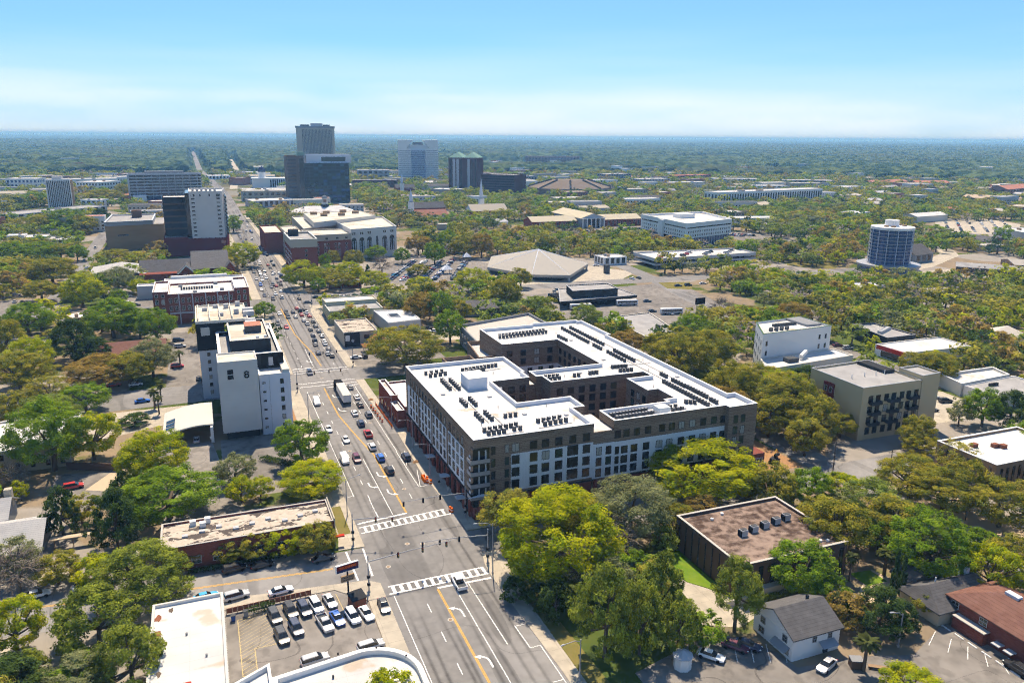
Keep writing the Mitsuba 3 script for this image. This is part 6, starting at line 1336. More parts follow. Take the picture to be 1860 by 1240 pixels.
bus('white coach under the dark bank canopy', 204, 350.5, -12); bus('white minibus behind the grey roofed store', 214.5, 324.5, -14); bus('white trailer left of the bank canopy', 176.5, 349, -12)
k = thing('articulated_truck', 'truck with a long white flat topped trailer and a dark cab', 'truck')
MB().box(38.2, 40.8, 243.6, 257.5, 1.0, 3.3).put('trailer', 'm_white', k); MB().box(38.15, 40.85, 243.5, 257.6, 3.303, 3.45).put('trailer_roof', 'm_offwhite', k)
b = MB(); b.tm(hull([(39.5 + sx * 1.2, y_, z_) for sx in (-1, 1) for y_, z_ in ((258.4, .6), (264.5, .6), (258.4, 3.3), (262.3, 3.3), (264.2, 1.9))])); b.put('cab', 'm_black', k); MB().box(38.7, 40.3, 244, 258.3, .65, .99).put('chassis', 'm_darkgray', k)
for y in (244.8, 246.4, 258.8, 260.2, 263.6):
    for s in (-1, 1): use(VK['S']['wheel'], 'wheel', 'm_tyre', k, place(39.5 + s * 1.1, y, .5, 90, 1.4))

# ---------------------------------------------------------------- street furniture
for i, (x, y) in enumerate(((35.5, 149.3), (38.6, 148.2), (29.6, 141.6), (36.1, 119.8), (33.2, 205), (41.5, 176), (36, 276), (43, 225))):
    k = many('manhole_cover', 'round pale manhole cover', 'in the avenue', 'manhole cover', 'manhole covers in the avenue', (x, y), 'near'); MB().tube([(x, y, .03), (x, y, .052)], .55, 14).put('rim', 'm_concrete2', k); MB().tube([(x, y, .03), (x, y, .058)], .36, 14).put('lid', 'm_tan', k)

def lamp(label, x, y, h, deg, reach=3.2):
    k = thing('street_lamp', label, 'street lamp', 'cobra head street lamps along the avenue'); M = place(x, y, WALKZ, deg)
    MB().tube([(0, 0, 0), (0, 0, h)], [.13, .08], 8).put('pole', 'm_steel', k, M); MB().tube([(0, 0, h - .4), (reach * .35, 0, h + .15), (reach, 0, h + .25)], .06, 6).put('arm', 'm_steel', k, M)
    b = MB(); b.tm(hull([(reach + sx, sy, h + sz) for sx, sy, sz in ((-.1, .1, .2), (-.1, -.1, .2), (.7, .14, .2), (.7, -.14, .2), (0, .1, .36), (0, -.1, .36), (.6, .08, .36), (.6, -.08, .36))])); b.put('lamp_head', 'm_lightgray', k, M)
    MB().tube([(0, 0, 0), (0, 0, .35)], .22, 8).put('base', 'm_concrete2', k, M)


lamp('street lamp beside the white end wall of the peeling roof shop', 25.7, 166.3, 9, 20); lamp('street lamp in the shade beside the apartment base', 49.7, 181.5, 8.6, 180); lamp('tall street lamp at the far corner of the second crossing', 48.6, 131.6, 11, 170); lamp('street lamp beside the brick shop', 48.9, 220.9, 8.8, 180)
lamp('street lamp below the numbered tower', 25.7, 232.1, 9, 10); lamp('street lamp under the trees at the bottom of the avenue', 50.6, 96.5, 7.6, 190); lamp('street lamp on the lot behind the white house', 106, 84.5, 6.5, 160, 1.6); lamp('street lamp in the shade of the brick piers', 49.9, 200, 8.6, 180)


def mast(label, x, y, h, deg, reach, heads):
    k = thing('traffic_signal', label, 'traffic signal', 'mast arm traffic signals'); M = place(x, y, WALKZ, deg)
    MB().tube([(0, 0, 0), (0, 0, h + 1.2)], [.16, .11], 8).put('mast', 'm_steel', k, M); MB().tube([(0, 0, h - .2), (reach * .5, 0, h + .25), (reach, 0, h + .35)], [.11, .08, .05], 6).put('arm', 'm_steel', k, M)
    for a in heads:
        g = MB(); g.box(a - .18, a + .18, -.2, .12, h - .75, h + .35); j = g.put('signal_head', 'm_black', k, M)
        for i, c in enumerate(('m_red', 'm_yellowline', 'm_green')): MB().tube([(a, -.2, h + .17 - .36 * i), (a, -.26, h + .17 - .36 * i)], .12, 8).put('lens', c, j, M)
    for z in (2.6, 1.0): MB().box(-.3, .3, -.2, .2, z, z + .5).put('walk_signal', 'm_black', k, M)


mast('traffic signal mast at the car lot corner', 24.2, 134.4, 6.3, 4, 17, (6, 11, 16)); mast('traffic signal mast at the apartment corner', 51.0, 156.4, 6.2, 182, 15, (6, 10, 14.5)); mast('traffic signal mast by the narrow right pavement', 49.2, 136.2, 6.2, 176, 14, (6, 10, 13.5)); mast('traffic signal mast below the cross street by the tower', 25.9, 262.9, 6.2, 2, 16, (6, 11, 15)); mast('traffic signal mast beside the small lot under the oak', 49.6, 288.3, 6.2, 180, 17, (6, 11, 16))
mast('traffic signal mast at the shop corner', 24.6, 153.0, 6, -20, 9, (5, 8.5)); mast('traffic signal mast at the upper junction, avenue right side', 49.5, 402, 6.2, 180, 16, (6, 11, 15))
k = thing('pole_sign', 'tall pole sign with a red and blue panel over the car lot', 'sign'); M = place(19.9, 132.1, 0, 12)
MB().tube([(0, 0, 0), (0, 0, 6.6)], .17, 8).put('pole', 'm_black', k, M); MB().box(-2.2, 2.2, -.25, .25, 6.6, 8.1).put('cabinet', 'm_white', k, M); MB().box(-2.1, 2.1, -.3, -.252, 7.15, 8.0).put('panel', 'm_maroon', k, M, label='dark red upper panel with orange lettering'); MB().box(-2.1, 2.1, -.3, -.252, 6.68, 7.14).put('panel', 'm_navy', k, M); MB().box(-1.3, 1.3, -.2, .2, 4.5, 5.7).put('cabinet', 'm_tan', k, M, label='small tan lower sign board')
q = random.Random(3); m = MB(); x = -1.55
while x < 1.5:
    w = .22 + .1 * q.random(); st = q.randrange(4)
    for s in (([0, .07, 0, .42], [0, w, 0, .07], [0, w, .35, .42]), ([0, .07, 0, .42], [w - .07, w, 0, .42], [.0, w, .18, .25]), ([0, w, .35, .42], [w / 2 - .035, w / 2 + .035, 0, .36]), ([0, .07, 0, .42], [.0, w, 0, .07], [0, w, .18, .25], [0, w, .35, .42]))[st]: m.box(x + s[0], x + s[1], -.335, -.303, 7.36 + s[2], 7.36 + s[3])
    x += w + .1
m.put('lettering', 'm_orange', k, M); m = MB()
for j in range(2):
    for i in range(7): m.box(-1.05 + .3 * i, -.87 + .3 * i, -.235, -.203, 4.75 + .45 * j, 4.98 + .45 * j)
m.put('lettering', 'm_charcoal', k, M)
k = thing('dumpster', 'dark covered dumpster shelter at the car lot corner', 'dumpster'); M = place(21.2, 130.6, 0, 15); MB().box(-1.3, 1.3, -1.1, 1.1, 0, 1.7).put('bin', 'm_rust', k, M); MB().quad((-1.5, -1.25, 1.75), (1.5, -1.25, 1.75), (1.5, 1.25, 2.4), (-1.5, 1.25, 2.4)).quad((-1.5, 1.25, 2.3), (1.5, 1.25, 2.3), (1.5, -1.25, 1.65), (-1.5, -1.25, 1.65)).put('lid', 'm_charcoal', k, M)
k = thing('dumpster', 'dark brown dumpster on the lot beside the white house', 'dumpster'); M = place(95.2, 83.2, 0, -25); MB().box(-.95, .95, -.8, .8, 0, 1.5).put('bin', 'm_brown', k, M); MB().box(-1, 1, -.85, .85, 1.503, 1.62).put('lid', 'm_gray', k, M)
for x, y, l in ((-.6, 133.6, 'blue wheelie bin beside the flat white building'), (1.6, 134.2, 'grey wheelie bin beside the dark hedge')):
    k = thing('wheelie_bin', l, 'bin'); MB().tm(hull([(sx * a + x, sy * a + y, z) for sx in (-1, 1) for sy in (-1, 1) for a, z in ((.32, 0.05), (.4, 1.1))])).put('tub', 'm_bluebin' if 'blue' in l else 'm_gray', k); MB().box(x - .43, x + .43, y - .43, y + .43, 1.103, 1.2).put('lid', 'm_darkgray', k)
k = thing('fence', 'low rusty red fence along the side street', 'fence')
for i in range(16): MB().box(-1.6 + 1.0 * i * .95, -.7 + .95 * i, 135.85 + .05 * i, 135.95 + .05 * i, .25, 1.25).put('board', 'm_rust', k)
for i in range(17): MB().box(-1.75 + .95 * i, -1.65 + .95 * i, 135.8 + .05 * i, 136.0 + .05 * i, 0, 1.3).put('post', 'm_brown', k)
k = thing('garden_shed', 'small white octagonal kiosk under the dark trees', 'kiosk'); MB().tube([(68.1, 93.5, 0), (68.1, 93.5, 2.3)], 1.5, 8).put('wall', 'm_white', k); MB().tube([(68.1, 93.5, 2.3), (68.1, 93.5, 2.4), (68.1, 93.5, 3.2)], [1.75, 1.75, .1], 8).put('roof', 'm_lightgray', k)
for i in range(6):
    x, y = 46.15 + .1 * i, 238.5 - 2.85 * i
    k = many('traffic_barrel', 'orange traffic barrel', 'along the kerb works', 'traffic barrel', 'orange barrels at the kerb works', (x, y), 'near'); MB().tube([(x, y, .03), (x, y, 1.0)], [.34, .26], 10).put('drum', 'm_orange', k); MB().tube([(x, y, .5), (x, y, .7)], [.31, .295], 10).put('band', 'm_white', k)
for i, (x, y) in enumerate(((47.7, 180.2), (48.2, 178.9), (47.9, 177.6), (48.5, 176.6), (48.7, 160.8), (48.9, 159.9))):
    k = many('traffic_barrel', 'red orange traffic barrel', 'clustered beside the apartment pavement', 'traffic barrel', 'orange barrels at the apartment kerb', (x, y), 'near'); MB().tube([(x, y, .03), (x, y, 1.15)], [.38, .3], 10).put('drum', 'm_orange', k); MB().tube([(x, y, .5), (x, y, .7)], [.36, .335], 10).put('band', 'm_white', k)
k = thing('safety_fence', 'orange plastic safety fence along the torn up kerb', 'fence')
for i in range(12):
    y = 240.5 - i * 1.9; x = 48.0 + .03 * i
    MB().box(x - .03, x + .03, y - 1.75, y - .1, .25, 1.0).put('panel', 'm_orange', k); MB().box(x - .06, x + .06, y - .06, y + .06, .03, 1.15).put('post', 'm_brown', k)
for i, (x, y) in enumerate(((48.6, 232), (48.9, 227.5), (47.7, 246), (48.5, 191))):
    k = many('gravel_heap', 'small heap of orange soil', 'on the torn up kerb', 'heap', 'soil heaps at the kerb works', (x, y), 'near'); MB().tube([(x, y, .03), (x, y, .4), (x, y, .7)], [1.0, .6, .1], 9).put('soil', 'm_soil', k)
k = thing('road_barrier', 'orange plastic road barrier at the kerb', 'barrier'); MB().tm(hull([(47.3 + sx * a, 179.2 + sy, z) for sx in (-1, 1) for sy in (-1.6, 1.6) for a, z in ((.3, .03), (.12, 1.0))])).put('body', 'm_orange', k)
poles = [(148.0, 144.6, 9.5), (157.2, 135.2, 9.5), (158.6, 114.1, 9.5), (159.5, 92, 9.5), (160.2, 70, 9.5)]
for i, (x, y, h) in enumerate(poles):
    k = many('utility_pole', 'wooden utility pole with crossarm', 'along the tree lined street', 'utility pole', 'utility poles of the tree lined street', (x, y), 'near')
    MB().tube([(x, y, 0), (x, y, h)], [.16, .1], 8).put('pole', 'm_trunk', k); MB().box(x - 1.1, x + 1.1, y - .06, y + .06, h - .7, h - .55).put('crossarm', 'm_bark', k)
    if i in (2, 3): MB().tube([(x + .3, y, h - 2.2), (x + .3, y, h - 1.2)], .25, 8).put('transformer', 'm_lightgray', k)
for i in range(4):
    a, b = poles[i], poles[i + 1]
    for s in (-1, 0, 1):
        t = np.linspace(0, 1, 9); k = many('overhead_wire', 'thin overhead wire', 'between poles of the tree lined street', 'wire', 'overhead wires', (a[0] + s, a[1]), 'near')
        scene[k] = PL(MB().tube(np.column_stack([a[0] + s + (b[0] - a[0]) * t, a[1] + (b[1] - a[1]) * t, a[2] - .5 - 2.4 * t * (1 - t)]), .03, 4).mesh(), 'm_wire')
k = thing('excavator', 'small dark excavator on the bare orange soil', 'excavator'); M = place(139, 156.6, 0, 30)
for s in (-1, 1): MB().box(-1.5, 1.5, s * .8 - .25, s * .8 + .25, 0, .7).put('track', 'm_black', k, M)
MB().box(-1.4, .9, -.8, .8, .72, 1.6).put('body', 'm_charcoal', k, M); MB().box(-.2, .9, -.7, .1, 1.6, 2.5).put('cab', 'glass_car', k, M); MB().tube([(.8, .4, 1.4), (2.6, .4, 3.1), (3.9, .4, 1.6)], .18, 6).put('arm', 'm_yellowline', k, M); MB().box(3.6, 4.3, 0, .8, .9, 1.5).put('bucket', 'm_darkgray', k, M)
for i, (x, y) in enumerate(((132, 157), (134.2, 156), (132.4, 160))):
    k = many('material_crate', 'grey crate of building material', 'on the bare orange soil', 'crate', 'crates on the bare soil', (x, y)); MB().box(x - .9, x + .9, y - .7, y + .7, .03, 1.2).put('body', 'm_gray', k); MB().box(x - .95, x + .95, y - .75, y + .75, 1.203, 1.3).put('lid', 'm_lightgray', k)
k = thing('bench_table', 'wooden bench on the lot beside the dumpster', 'bench'); M = place(98.3, 81.4, 0, -35); MB().box(-1.6, 1.6, -.4, .4, .4, .5).put('seat', 'm_tan', k, M)
for s in (-1.2, 1.2): MB().box(s - .08, s + .08, -.35, .35, 0, .4).put('leg', 'm_brown', k, M)
for i, (x, y) in enumerate(((-2.4, 223), (49.5, 172.5), (50.4, 168))):
    k = thing('street_sign', ('small white roadside sign by the canopy', 'small dark street sign beside the apartment kerb', 'grey parking sign near the apartment corner')[i], 'sign'); MB().tube([(x, y, .1), (x, y, 2.6)], .04, 6).put('post', 'm_steel', k); MB().box(x - .3, x + .3, y - .05, y - .02, 1.9, 2.6).put('panel', ('m_white', 'm_charcoal', 'm_lightgray')[i], k)

# ---------------------------------------------------------------- trees and plants
KIND = dict(  # leaf colours of a kind of tree, and how it looks
    Y=([(0.392, 0.428, 0.014), (0.499, 0.499, 0.016), (0.261, 0.333, 0.016)], 'bright yellow green'), G=([(0.226, 0.345, 0.026), (0.297, 0.404, 0.031), (0.143, 0.238, 0.022)], 'fresh green'), L=([(0.326, 0.319, 0.042), (0.425, 0.375, 0.048), (0.212, 0.241, 0.037)], 'olive brown'), l=([(0.392, 0.366, 0.057), (0.468, 0.405, 0.063), (0.278, 0.304, 0.051)], 'thin golden olive'),
    D=([(0.075, 0.127, 0.030), (0.111, 0.169, 0.040), (0.051, 0.085, 0.025)], 'dark glossy green'), O=([(0.254, 0.312, 0.044), (0.338, 0.381, 0.051), (0.169, 0.212, 0.034)], 'dark olive'), M=([(0.282, 0.309, 0.134), (0.363, 0.376, 0.175), (0.215, 0.242, 0.108)], 'grey green'), m=([(0.262, 0.331, 0.062), (0.359, 0.414, 0.083), (0.179, 0.235, 0.047)], 'dull green'),
    R=([(0.347, 0.258, 0.064), (0.438, 0.309, 0.077), (0.244, 0.206, 0.052)], 'rusty brown'), B=([(0.370, 0.317, 0.264), (0.462, 0.409, 0.343), (0.264, 0.224, 0.185)], 'bare grey twigged'))


def leaf_cards(rng, c, nrm, size, cols, jitter=.55):
    """Small folded cards at the points c, facing roughly along nrm, one colour per card."""
    n = len(c); d = nrm + rng.normal(0, jitter, (n, 3)); d /= np.linalg.norm(d, axis=1, keepdims=True) + 1e-9
    a = np.cross(d, rng.normal(0, 1, (n, 3))); a /= np.linalg.norm(a, axis=1, keepdims=True) + 1e-9; b = np.cross(d, a)
    s = size * rng.uniform(.6, 1.3, (n, 1)); t = s * rng.uniform(.55, .95, (n, 1))
    v = np.stack([c - a * s - b * t * .5, c + a * s - b * t * .5, c + b * t], 1).reshape(-1, 3)
    return v, np.arange(3 * n).reshape(-1, 3), np.repeat(cols, 3, 0)


def crown(seed, kind, n, clumps, size, shape='round', hollow=.0):
    """A crown about 2 wide and 2 tall round the origin: leaf clumps through an uneven volume."""
    rng = np.random.default_rng(seed); cols = np.array(KIND[kind][0])
    if shape == 'spread': lo = -.7
    else: lo = -.85
    dirs = rng.normal(0, 1, (clumps * 3, 3)); dirs /= np.linalg.norm(dirs, axis=1, keepdims=True); dirs = dirs[dirs[:, 2] > lo][:clumps]
    lump = .78 + .42 * meshkit.fbm(dirs * 1.5 + seed * 7.3, 2, seed=seed)
    rad = lump * rng.uniform(.45, 1.0, len(dirs)) ** .5
    if shape == 'column': cen = np.column_stack([dirs[:, 0] * rad * .8, dirs[:, 1] * rad * .8, rng.uniform(-.95, .95, len(dirs))]); cen[:, :2] *= np.clip(1.05 - np.abs(cen[:, 2:]) ** 2, .15, 1)
    elif shape == 'tall': cen = dirs * rad[:, None]; cen[:, :2] *= (1.0 - .45 * np.clip(cen[:, 2:], -1, 1))
    else: cen = dirs * rad[:, None]; cen[:, 2] = np.where(cen[:, 2] < 0, cen[:, 2] * .75, cen[:, 2])
    cr = rng.uniform(.17, .36, len(cen)) * (clumps / 40) ** -.3
    k = rng.integers(0, len(cen), n)
    o = rng.normal(0, 1, (n, 3)); o /= np.linalg.norm(o, axis=1, keepdims=True)
    p = cen[k] + o * cr[k][:, None] * rng.uniform(.45, 1.0, (n, 1)) * [1, 1, .7]
    nr = o * .8 + cen[k] * .5 + [0, 0, .5]
    tone = rng.uniform(.78, 1.2, len(cen)); which = rng.integers(0, len(cols), len(cen))
    sw = rng.random(n) < .15; w = np.where(sw, rng.integers(0, len(cols), n), which[k])
    cc = cols[w] * (tone[k] * rng.uniform(.84, 1.16, n))[:, None]
    v, f, col = leaf_cards(rng, p, nr, size, cc)
    return v, f, np.clip(col, 0, 1), cen


def limbs(seed, cen, n=7, z0=-1.9, r=.07, zt=-.35):
    rng = np.random.default_rng(seed); m = MB(); lean = rng.normal(0, .06, 2)
    m.tube([(0, 0, z0), (lean[0] * .5, lean[1] * .5, (z0 + zt) / 2), (lean[0], lean[1], zt)], [r * 1.25, r, r * .8], 7)
    for c in cen[rng.permutation(len(cen))[:n]]:
        mid = np.array([lean[0], lean[1], zt]) * .5 + c * .5 + [0, 0, -.08]
        m.tube([(lean[0] * .9, lean[1] * .9, zt - .08), tuple(mid), tuple(c)], [r * .6, r * .38, r * .12], 5)
    return m.mesh()


SPEC = {}


def tree_group(code, kind, seed, n, clumps, size, shape='round', twigs=0, r=.07):
    v, f, col, cen = crown(seed, kind, n, clumps, size, shape)
    tv, tf = limbs(seed, cen, 8 + twigs, r=r)
    if kind == 'B':
        rng = np.random.default_rng(seed); m = MB(); m.add(tv, tf)
        for c in cen[:46]:
            for _ in range(5):
                e = c + rng.normal(0, .22, 3); m.tube([tuple(c * .55), tuple(c * .9 + (e - c) * .4), tuple(e)], [.016, .01, .004], 3)
        tv, tf = m.mesh()
    scene['shape_' + code] = {'type': 'shapegroup', 'trunk': PL((tv, tf), 'm_bark' if kind == 'B' else 'm_trunk', smooth=True), 'crown': PL((v, f), 'leaf', smooth=False, color=col)}


DET = 1.0
for kind in KIND:
    shape = {'L': 'spread', 'l': 'spread', 'R': 'spread', 'O': 'tall', 'D': 'tall'}.get(kind, 'round')
    dens = {'l': .55, 'B': .22, 'M': .85, 'm': .85}.get(kind, 1.0)
    bs = kind == 'B'
    for v_ in range(2): tree_group(f'{kind}{v_}', kind, 11 + 7 * v_ + ord(kind), int(30000 * DET * dens), 240, .026 if not bs else .014, shape)
    for v_ in 'mn': tree_group(f'{kind}{v_}', kind, 31 + ord(v_) + ord(kind), int(13000 * DET * dens), 130, .038 if not bs else .02, shape)
    for v_ in 'st': tree_group(f'{kind}{v_}', kind, 51 + ord(v_) + ord(kind), int(4500 * DET * dens), 64, .062 if not bs else .035, shape)
tree_group('C0', 'D', 5, 5200, 60, .07, 'column', r=.05)


def tree(kind, x, y, w, h, c, clear, code=None, big=True):
    """kind, trunk position, crown width, crown height, centre height."""
    nm, cat = ('tree', 'tree')
    lk = {'C': 'narrow dark column shaped cypress'}.get(kind) or (KIND[kind][1] + ' tree')
    pl = min(LAND, key=lambda q: (q[0] - x) ** 2 + (q[1] - y) ** 2)[2]
    k = many({'B': 'bare_tree', 'C': 'cypress_tree', 'L': 'oak_tree', 'l': 'oak_tree', 'R': 'oak_tree'}.get(kind, 'tree'), lk, pl, 'tree', 'trees of the neighbourhood', (x, y))
    rnd_ = random.Random(int(x * 13 + y * 7)); code = code or kind + rnd_.choice('01' if w > 13.5 else 'mn' if w > 7.5 else 'st')
    # the trunk reaches 1.9 below the crown centre in crown units; stretch so that it meets the ground
    sz = h / 2; zc = min(c, 1.88 * sz)
    scene[k] = {'type': 'instance', 'shapegroup': {'type': 'ref', 'id': 'shape_' + code}, 'to_world': T().translate([x, y, zc]).rotate([0, 0, 1], rnd_.uniform(0, 360)).scale([w * .56, w * .56, sz * 1.08])}


TREES = [
    ('G',-41.4,218.8,17.7,17.2,10.1), ('Y',-32,222.9,12.5,12,7.3), ('G',-38.3,266.1,13.5,8.3,5), ('L',-57.1,259.2,9.8,9.5,5.7), ('l',-49.6,272,12.2,10.3,6.2), ('L',-61.4,297.5,18.7,11.6,7), ('Y',-61.3,317,14.9,12.4,7.5), ('L',-73.5,340.6,12.6,14.5,8.7), ('G',-72.4,382.1,17.8,12.3,7.5), ('D',-49.7,331.7,15.8,14.7,8.8), ('D',-43,326.7,12.6,9.2,5.6), ('Y',-58.8,439.5,18.8,14.5,8.7), ('G',-38.1,364.4,21.1,14.9,8.9), ('G',-20.4,347.6,13.7,13.2,8), ('G',-28.5,359.1,14,11.6,7), ('Y',-34.7,464,9.9,7.7,4.7), ('M',-45.1,473.7,16.6,12.3,7.4), ('G',-42.3,437.6,8.4,7.5,4.6), ('L',-80.5,460.9,16.6,9.7,5.9), ('L',-101.1,536.4,23,11.1,6.7), ('L',-81.2,508.8,23.6,14.6,8.7), ('L',-56.3,585.3,21.5,8.5,5.1), ('G',-102.4,611.3,26.3,11.6,7), ('L',-91.9,613.3,17.1,10.1,6.1), ('G',-80,603.8,13.2,10.1,6.1), ('G',-120.6,622.3,18.9,11.2,6.8), ('G',-109.2,784.6,31.4,18.2,10.6), ('L',-125.8,781.7,23.8,15.2,9), ('L',-97.2,781.4,24.2,13.4,8.1), ('L',-145.1,808.5,29.4,11,6.6), ('D',-85.8,822.8,17.9,15.4,9.1), ('L',-109.1,1117.3,41.6,15,8.9), ('L',-92.8,1170.9,18.3,18.3,10.6), ('G',-180.5,1090.4,29.6,14.4,8.6), ('D',-192.1,1048.4,18.9,12.5,7.6), ('G',26.9,741.2,13.7,13.2,8), ('Y',23.9,541.5,21,15.1,9), ('R',-36.2,293.9,22.9,9,5.4), ('L',-27.4,293.1,14.5,9.8,6), ('M',-20.5,298.4,13.8,12.1,7.3), ('D',-23.4,248.1,8.3,3.2,1.9), ('Y',-15.8,202.3,14.5,12.1,7.3), ('Y',-20.9,201.8,8.2,9.4,5.7), ('G',-12.2,180.2,20,9.6,5.8), ('D',-22.1,168.7,9.2,12.6,7.6), ('D',-22.1,187.5,5.7,9.2,5.5), ('D',-33.5,179.5,6.6,10.5,6.3), ('Y',-45.4,202.2,3.7,4.2,2.6), ('M',2.9,193.1,8.9,7.3,4.4), ('Y',3.2,182.7,6.6,5.6,3.4), ('Y',7.8,182.6,5.9,5,3), ('G',20.2,199.8,12.8,11.1,6.7), ('Y',20.1,182.1,14.8,6.6,4), ('R',-8.8,156.6,6.7,3.6,2.2), ('L',0.2,156,8.2,4.4,2.7), ('L',4.9,154,6.2,5,3.1), ('Y',10.3,153.2,6.3,5.1,3.1), ('L',16.9,152,8,6.1,3.7), ('B',-38.5,157.6,10.4,8.4,5.1), ('L',-31.5,158.3,8,5.6,3.4), ('Y',-24.9,154.6,7.4,5.6,3.4), ('O',-16,147,15.5,9.9,6), ('O',-22.4,132.8,12,10.8,6.5), ('O',-16.1,119.7,9.4,10.6,6.4), ('Y',-34.7,136.4,8.3,9.5,5.7), ('O',-31.7,128.3,5.3,4.7,2.8), ('G',-26.9,136.7,4.7,5.3,3.2), ('Y',20.4,101,6.7,5.9,3.5), ('Y',60.4,126,22.2,16,9.4), ('l',56.3,143.9,11.3,9.8,5.9), ('Y',72.1,142.3,11,8.5,5.1), ('M',82.2,134.6,16.2,11.9,7.2), ('Y',108.6,146.9,24.8,11.7,7.1), ('m',85.6,126.6,5.2,5.2,3.2), ('B',64.1,121.1,9.1,9.1,5.5), ('Y',72.3,124.8,4.7,4.4,2.7), ('D',49.1,121.1,4.7,4.7,2.8), ('D',53.6,118.2,6.2,3.8,2.3), ('O',57,100.2,10,16.1,9.5), ('D',53.9,113,5.5,7.5,4.5), ('O',63.2,99.1,7.9,12.6,7.6), ('O',69.9,97.6,6.1,9.7,5.9), ('l',73.9,111.7,6.7,7.7,4.7), ('G',74.9,97.3,6.2,5.2,3.1), ('G',100.7,103.3,11.3,9.9,6), ('G',102.6,98.5,8.7,5.8,3.5), ('R',101.8,92.2,7.4,5.6,3.4), ('D',106.3,89.2,8.8,7.9,4.8), ('D',110.9,88.4,5.4,4.8,2.9), ('L',118.9,90.4,4.6,3.9,2.4), ('B',121.7,94.9,4.7,3,1.8), ('Y',122.3,88.8,4.9,1.8,1.1), ('Y',134.5,90.1,10,10,6), ('L',144.3,92.7,8.2,8.2,5), ('G',146.6,101.4,6.9,5.2,3.2), ('Y',97.5,74.4,8.6,4.2,2.6), ('L',124.4,139.4,8.1,4.5,2.7), ('G',128.2,131.8,9.1,9.1,5.5), ('Y',139.8,133.1,8.7,5.9,3.6), ('B',128.4,128,5.8,4.7,2.8), ('M',133.6,125.8,7,6.1,3.7), ('m',127.3,115.3,9,5.6,3.4), ('G',128.3,110.3,7,7,4.2), ('L',134,112.3,12.5,9.2,5.6), ('M',134.9,103.9,8.5,9,5.4), ('L',142.8,106,5.3,5.9,3.5), ('L',155.9,127,14.7,9.4,5.7), ('L',156.5,118.9,14.2,9.5,5.8), ('L',162.9,118.5,10.4,10.7,6.5), ('L',163.3,108.9,13,9.8,5.9), ('L',179.9,145.1,8.8,5.6,3.4), ('l',178.4,133.2,10,8.4,5.1), ('G',149,102.6,4.7,4.7,2.8), ('L',160.7,177.9,18.3,14.6,8.7), ('L',159,163.8,12.3,12.6,7.6), ('L',150.1,172.3,12.9,11.1,6.7), ('L',149.9,157.2,10.6,9.7,5.9), ('L',183.5,150.2,9.3,8.8,5.3), ('L',243,195.7,13.9,9.6,5.8), ('L',241.4,203.7,10.2,8,4.8), ('m',279.8,204.5,15,7.4,4.4), ('G',217.9,156.5,10.9,10.9,6.6), ('D',223.1,151.9,10,11.2,6.8), ('M',211.5,159.5,6.7,7.7,4.6), ('L',156.6,226.4,19.6,16.4,9.7), ('L',161.1,251.6,11.8,10.6,6.4), ('R',156.7,267.1,12.9,8.6,5.2), ('L',162.6,294.3,10.9,7,4.2), ('G',192.4,274.2,15.3,10.3,6.2), ('m',158,306.8,13.6,11.3,6.8), ('L',173.1,234.6,16.5,14.3,8.5), ('L',150.7,191.5,15.5,15.5,9.2), ('L',170.4,202.6,14.8,10.7,6.5), ('L',148.2,199.2,10.7,8.7,5.3), ('B',229.4,304.8,11.9,10.8,6.5), ('R',237.1,295.7,14.4,7.4,4.5), ('G',235.9,276.8,9.9,9.9,6), ('R',253.3,282.6,15.4,10,6), ('L',68.5,281.1,25.5,13,7.9), ('G',93.9,306,12,13.2,8), ('R',91.9,348.2,13.4,12.6,7.6), ('G',101.7,346.8,12.4,13,7.8), ('L',110.7,345.5,11,9,5.5), ('G',88.7,381.2,11.1,6.1,3.7), ('G',25,384.7,9.8,6.7,4.1), ('Y',51.8,453.5,21.3,13.9,8.3), ('G',58,440,8.6,7.3,4.4), ('L',71.6,442.5,16.2,8.4,5.1), ('Y',79.1,463.3,14.4,11.4,6.9), ('G',71,482.6,12.8,7.6,4.6), ('L',91.8,512.6,11.9,10.8,6.5), ('G',73.2,514.7,7.2,9.7,5.9), ('L',80.9,529.2,8.1,9.3,5.6), ('G',113.2,544.9,13.6,8.8,5.3), ('B',103.8,485.7,13.2,11.1,6.7), ('Y',89.8,439.3,15.7,8.8,5.3), ('G',126.6,523.5,10.6,9.8,5.9), ('L',124.2,471.2,13.1,6.6,4), ('Y',111.5,421.3,13,8.1,4.9), ('G',146,509.3,13.4,14.2,8.5), ('R',147.6,558.5,17.8,12.8,7.8), ('G',172.7,564.5,15.7,14.5,8.7), ('L',174.6,534.4,17.4,14.6,8.7), ('Y',139.4,411.2,17.9,12.1,7.4), ('R',186.9,530,16.6,15.8,9.4), ('L',141.6,364,14.5,14,8.4), ('m',144.9,332.6,13.1,10.9,6.6), ('L',169.4,413.6,12.7,10.4,6.3), ('C',115.7,94.9,2.1,10.4,5.6), ('C',118.9,96,1.7,8.1,4.4), ('C',133.6,105.3,2.3,6,3.4), ('C',92.3,470.6,4.4,8.2,4.5)]
TREES += [('O', 82.2, 98.3, 7.6, 10, 9.4), ('O', 70.5, 104, 7, 12, 8.5)]
for kd, x, y, w, h, c in TREES: tree(kd, x, y, w, h, c, 0, 'C0' if kd == 'C' else None, w > 7.5)
NTREE = len(TREES)


def blocked(x, y, m=0):
    return any(a - m < x < b + m and c - m < y < d + m for a, b, c, d in KEEP)


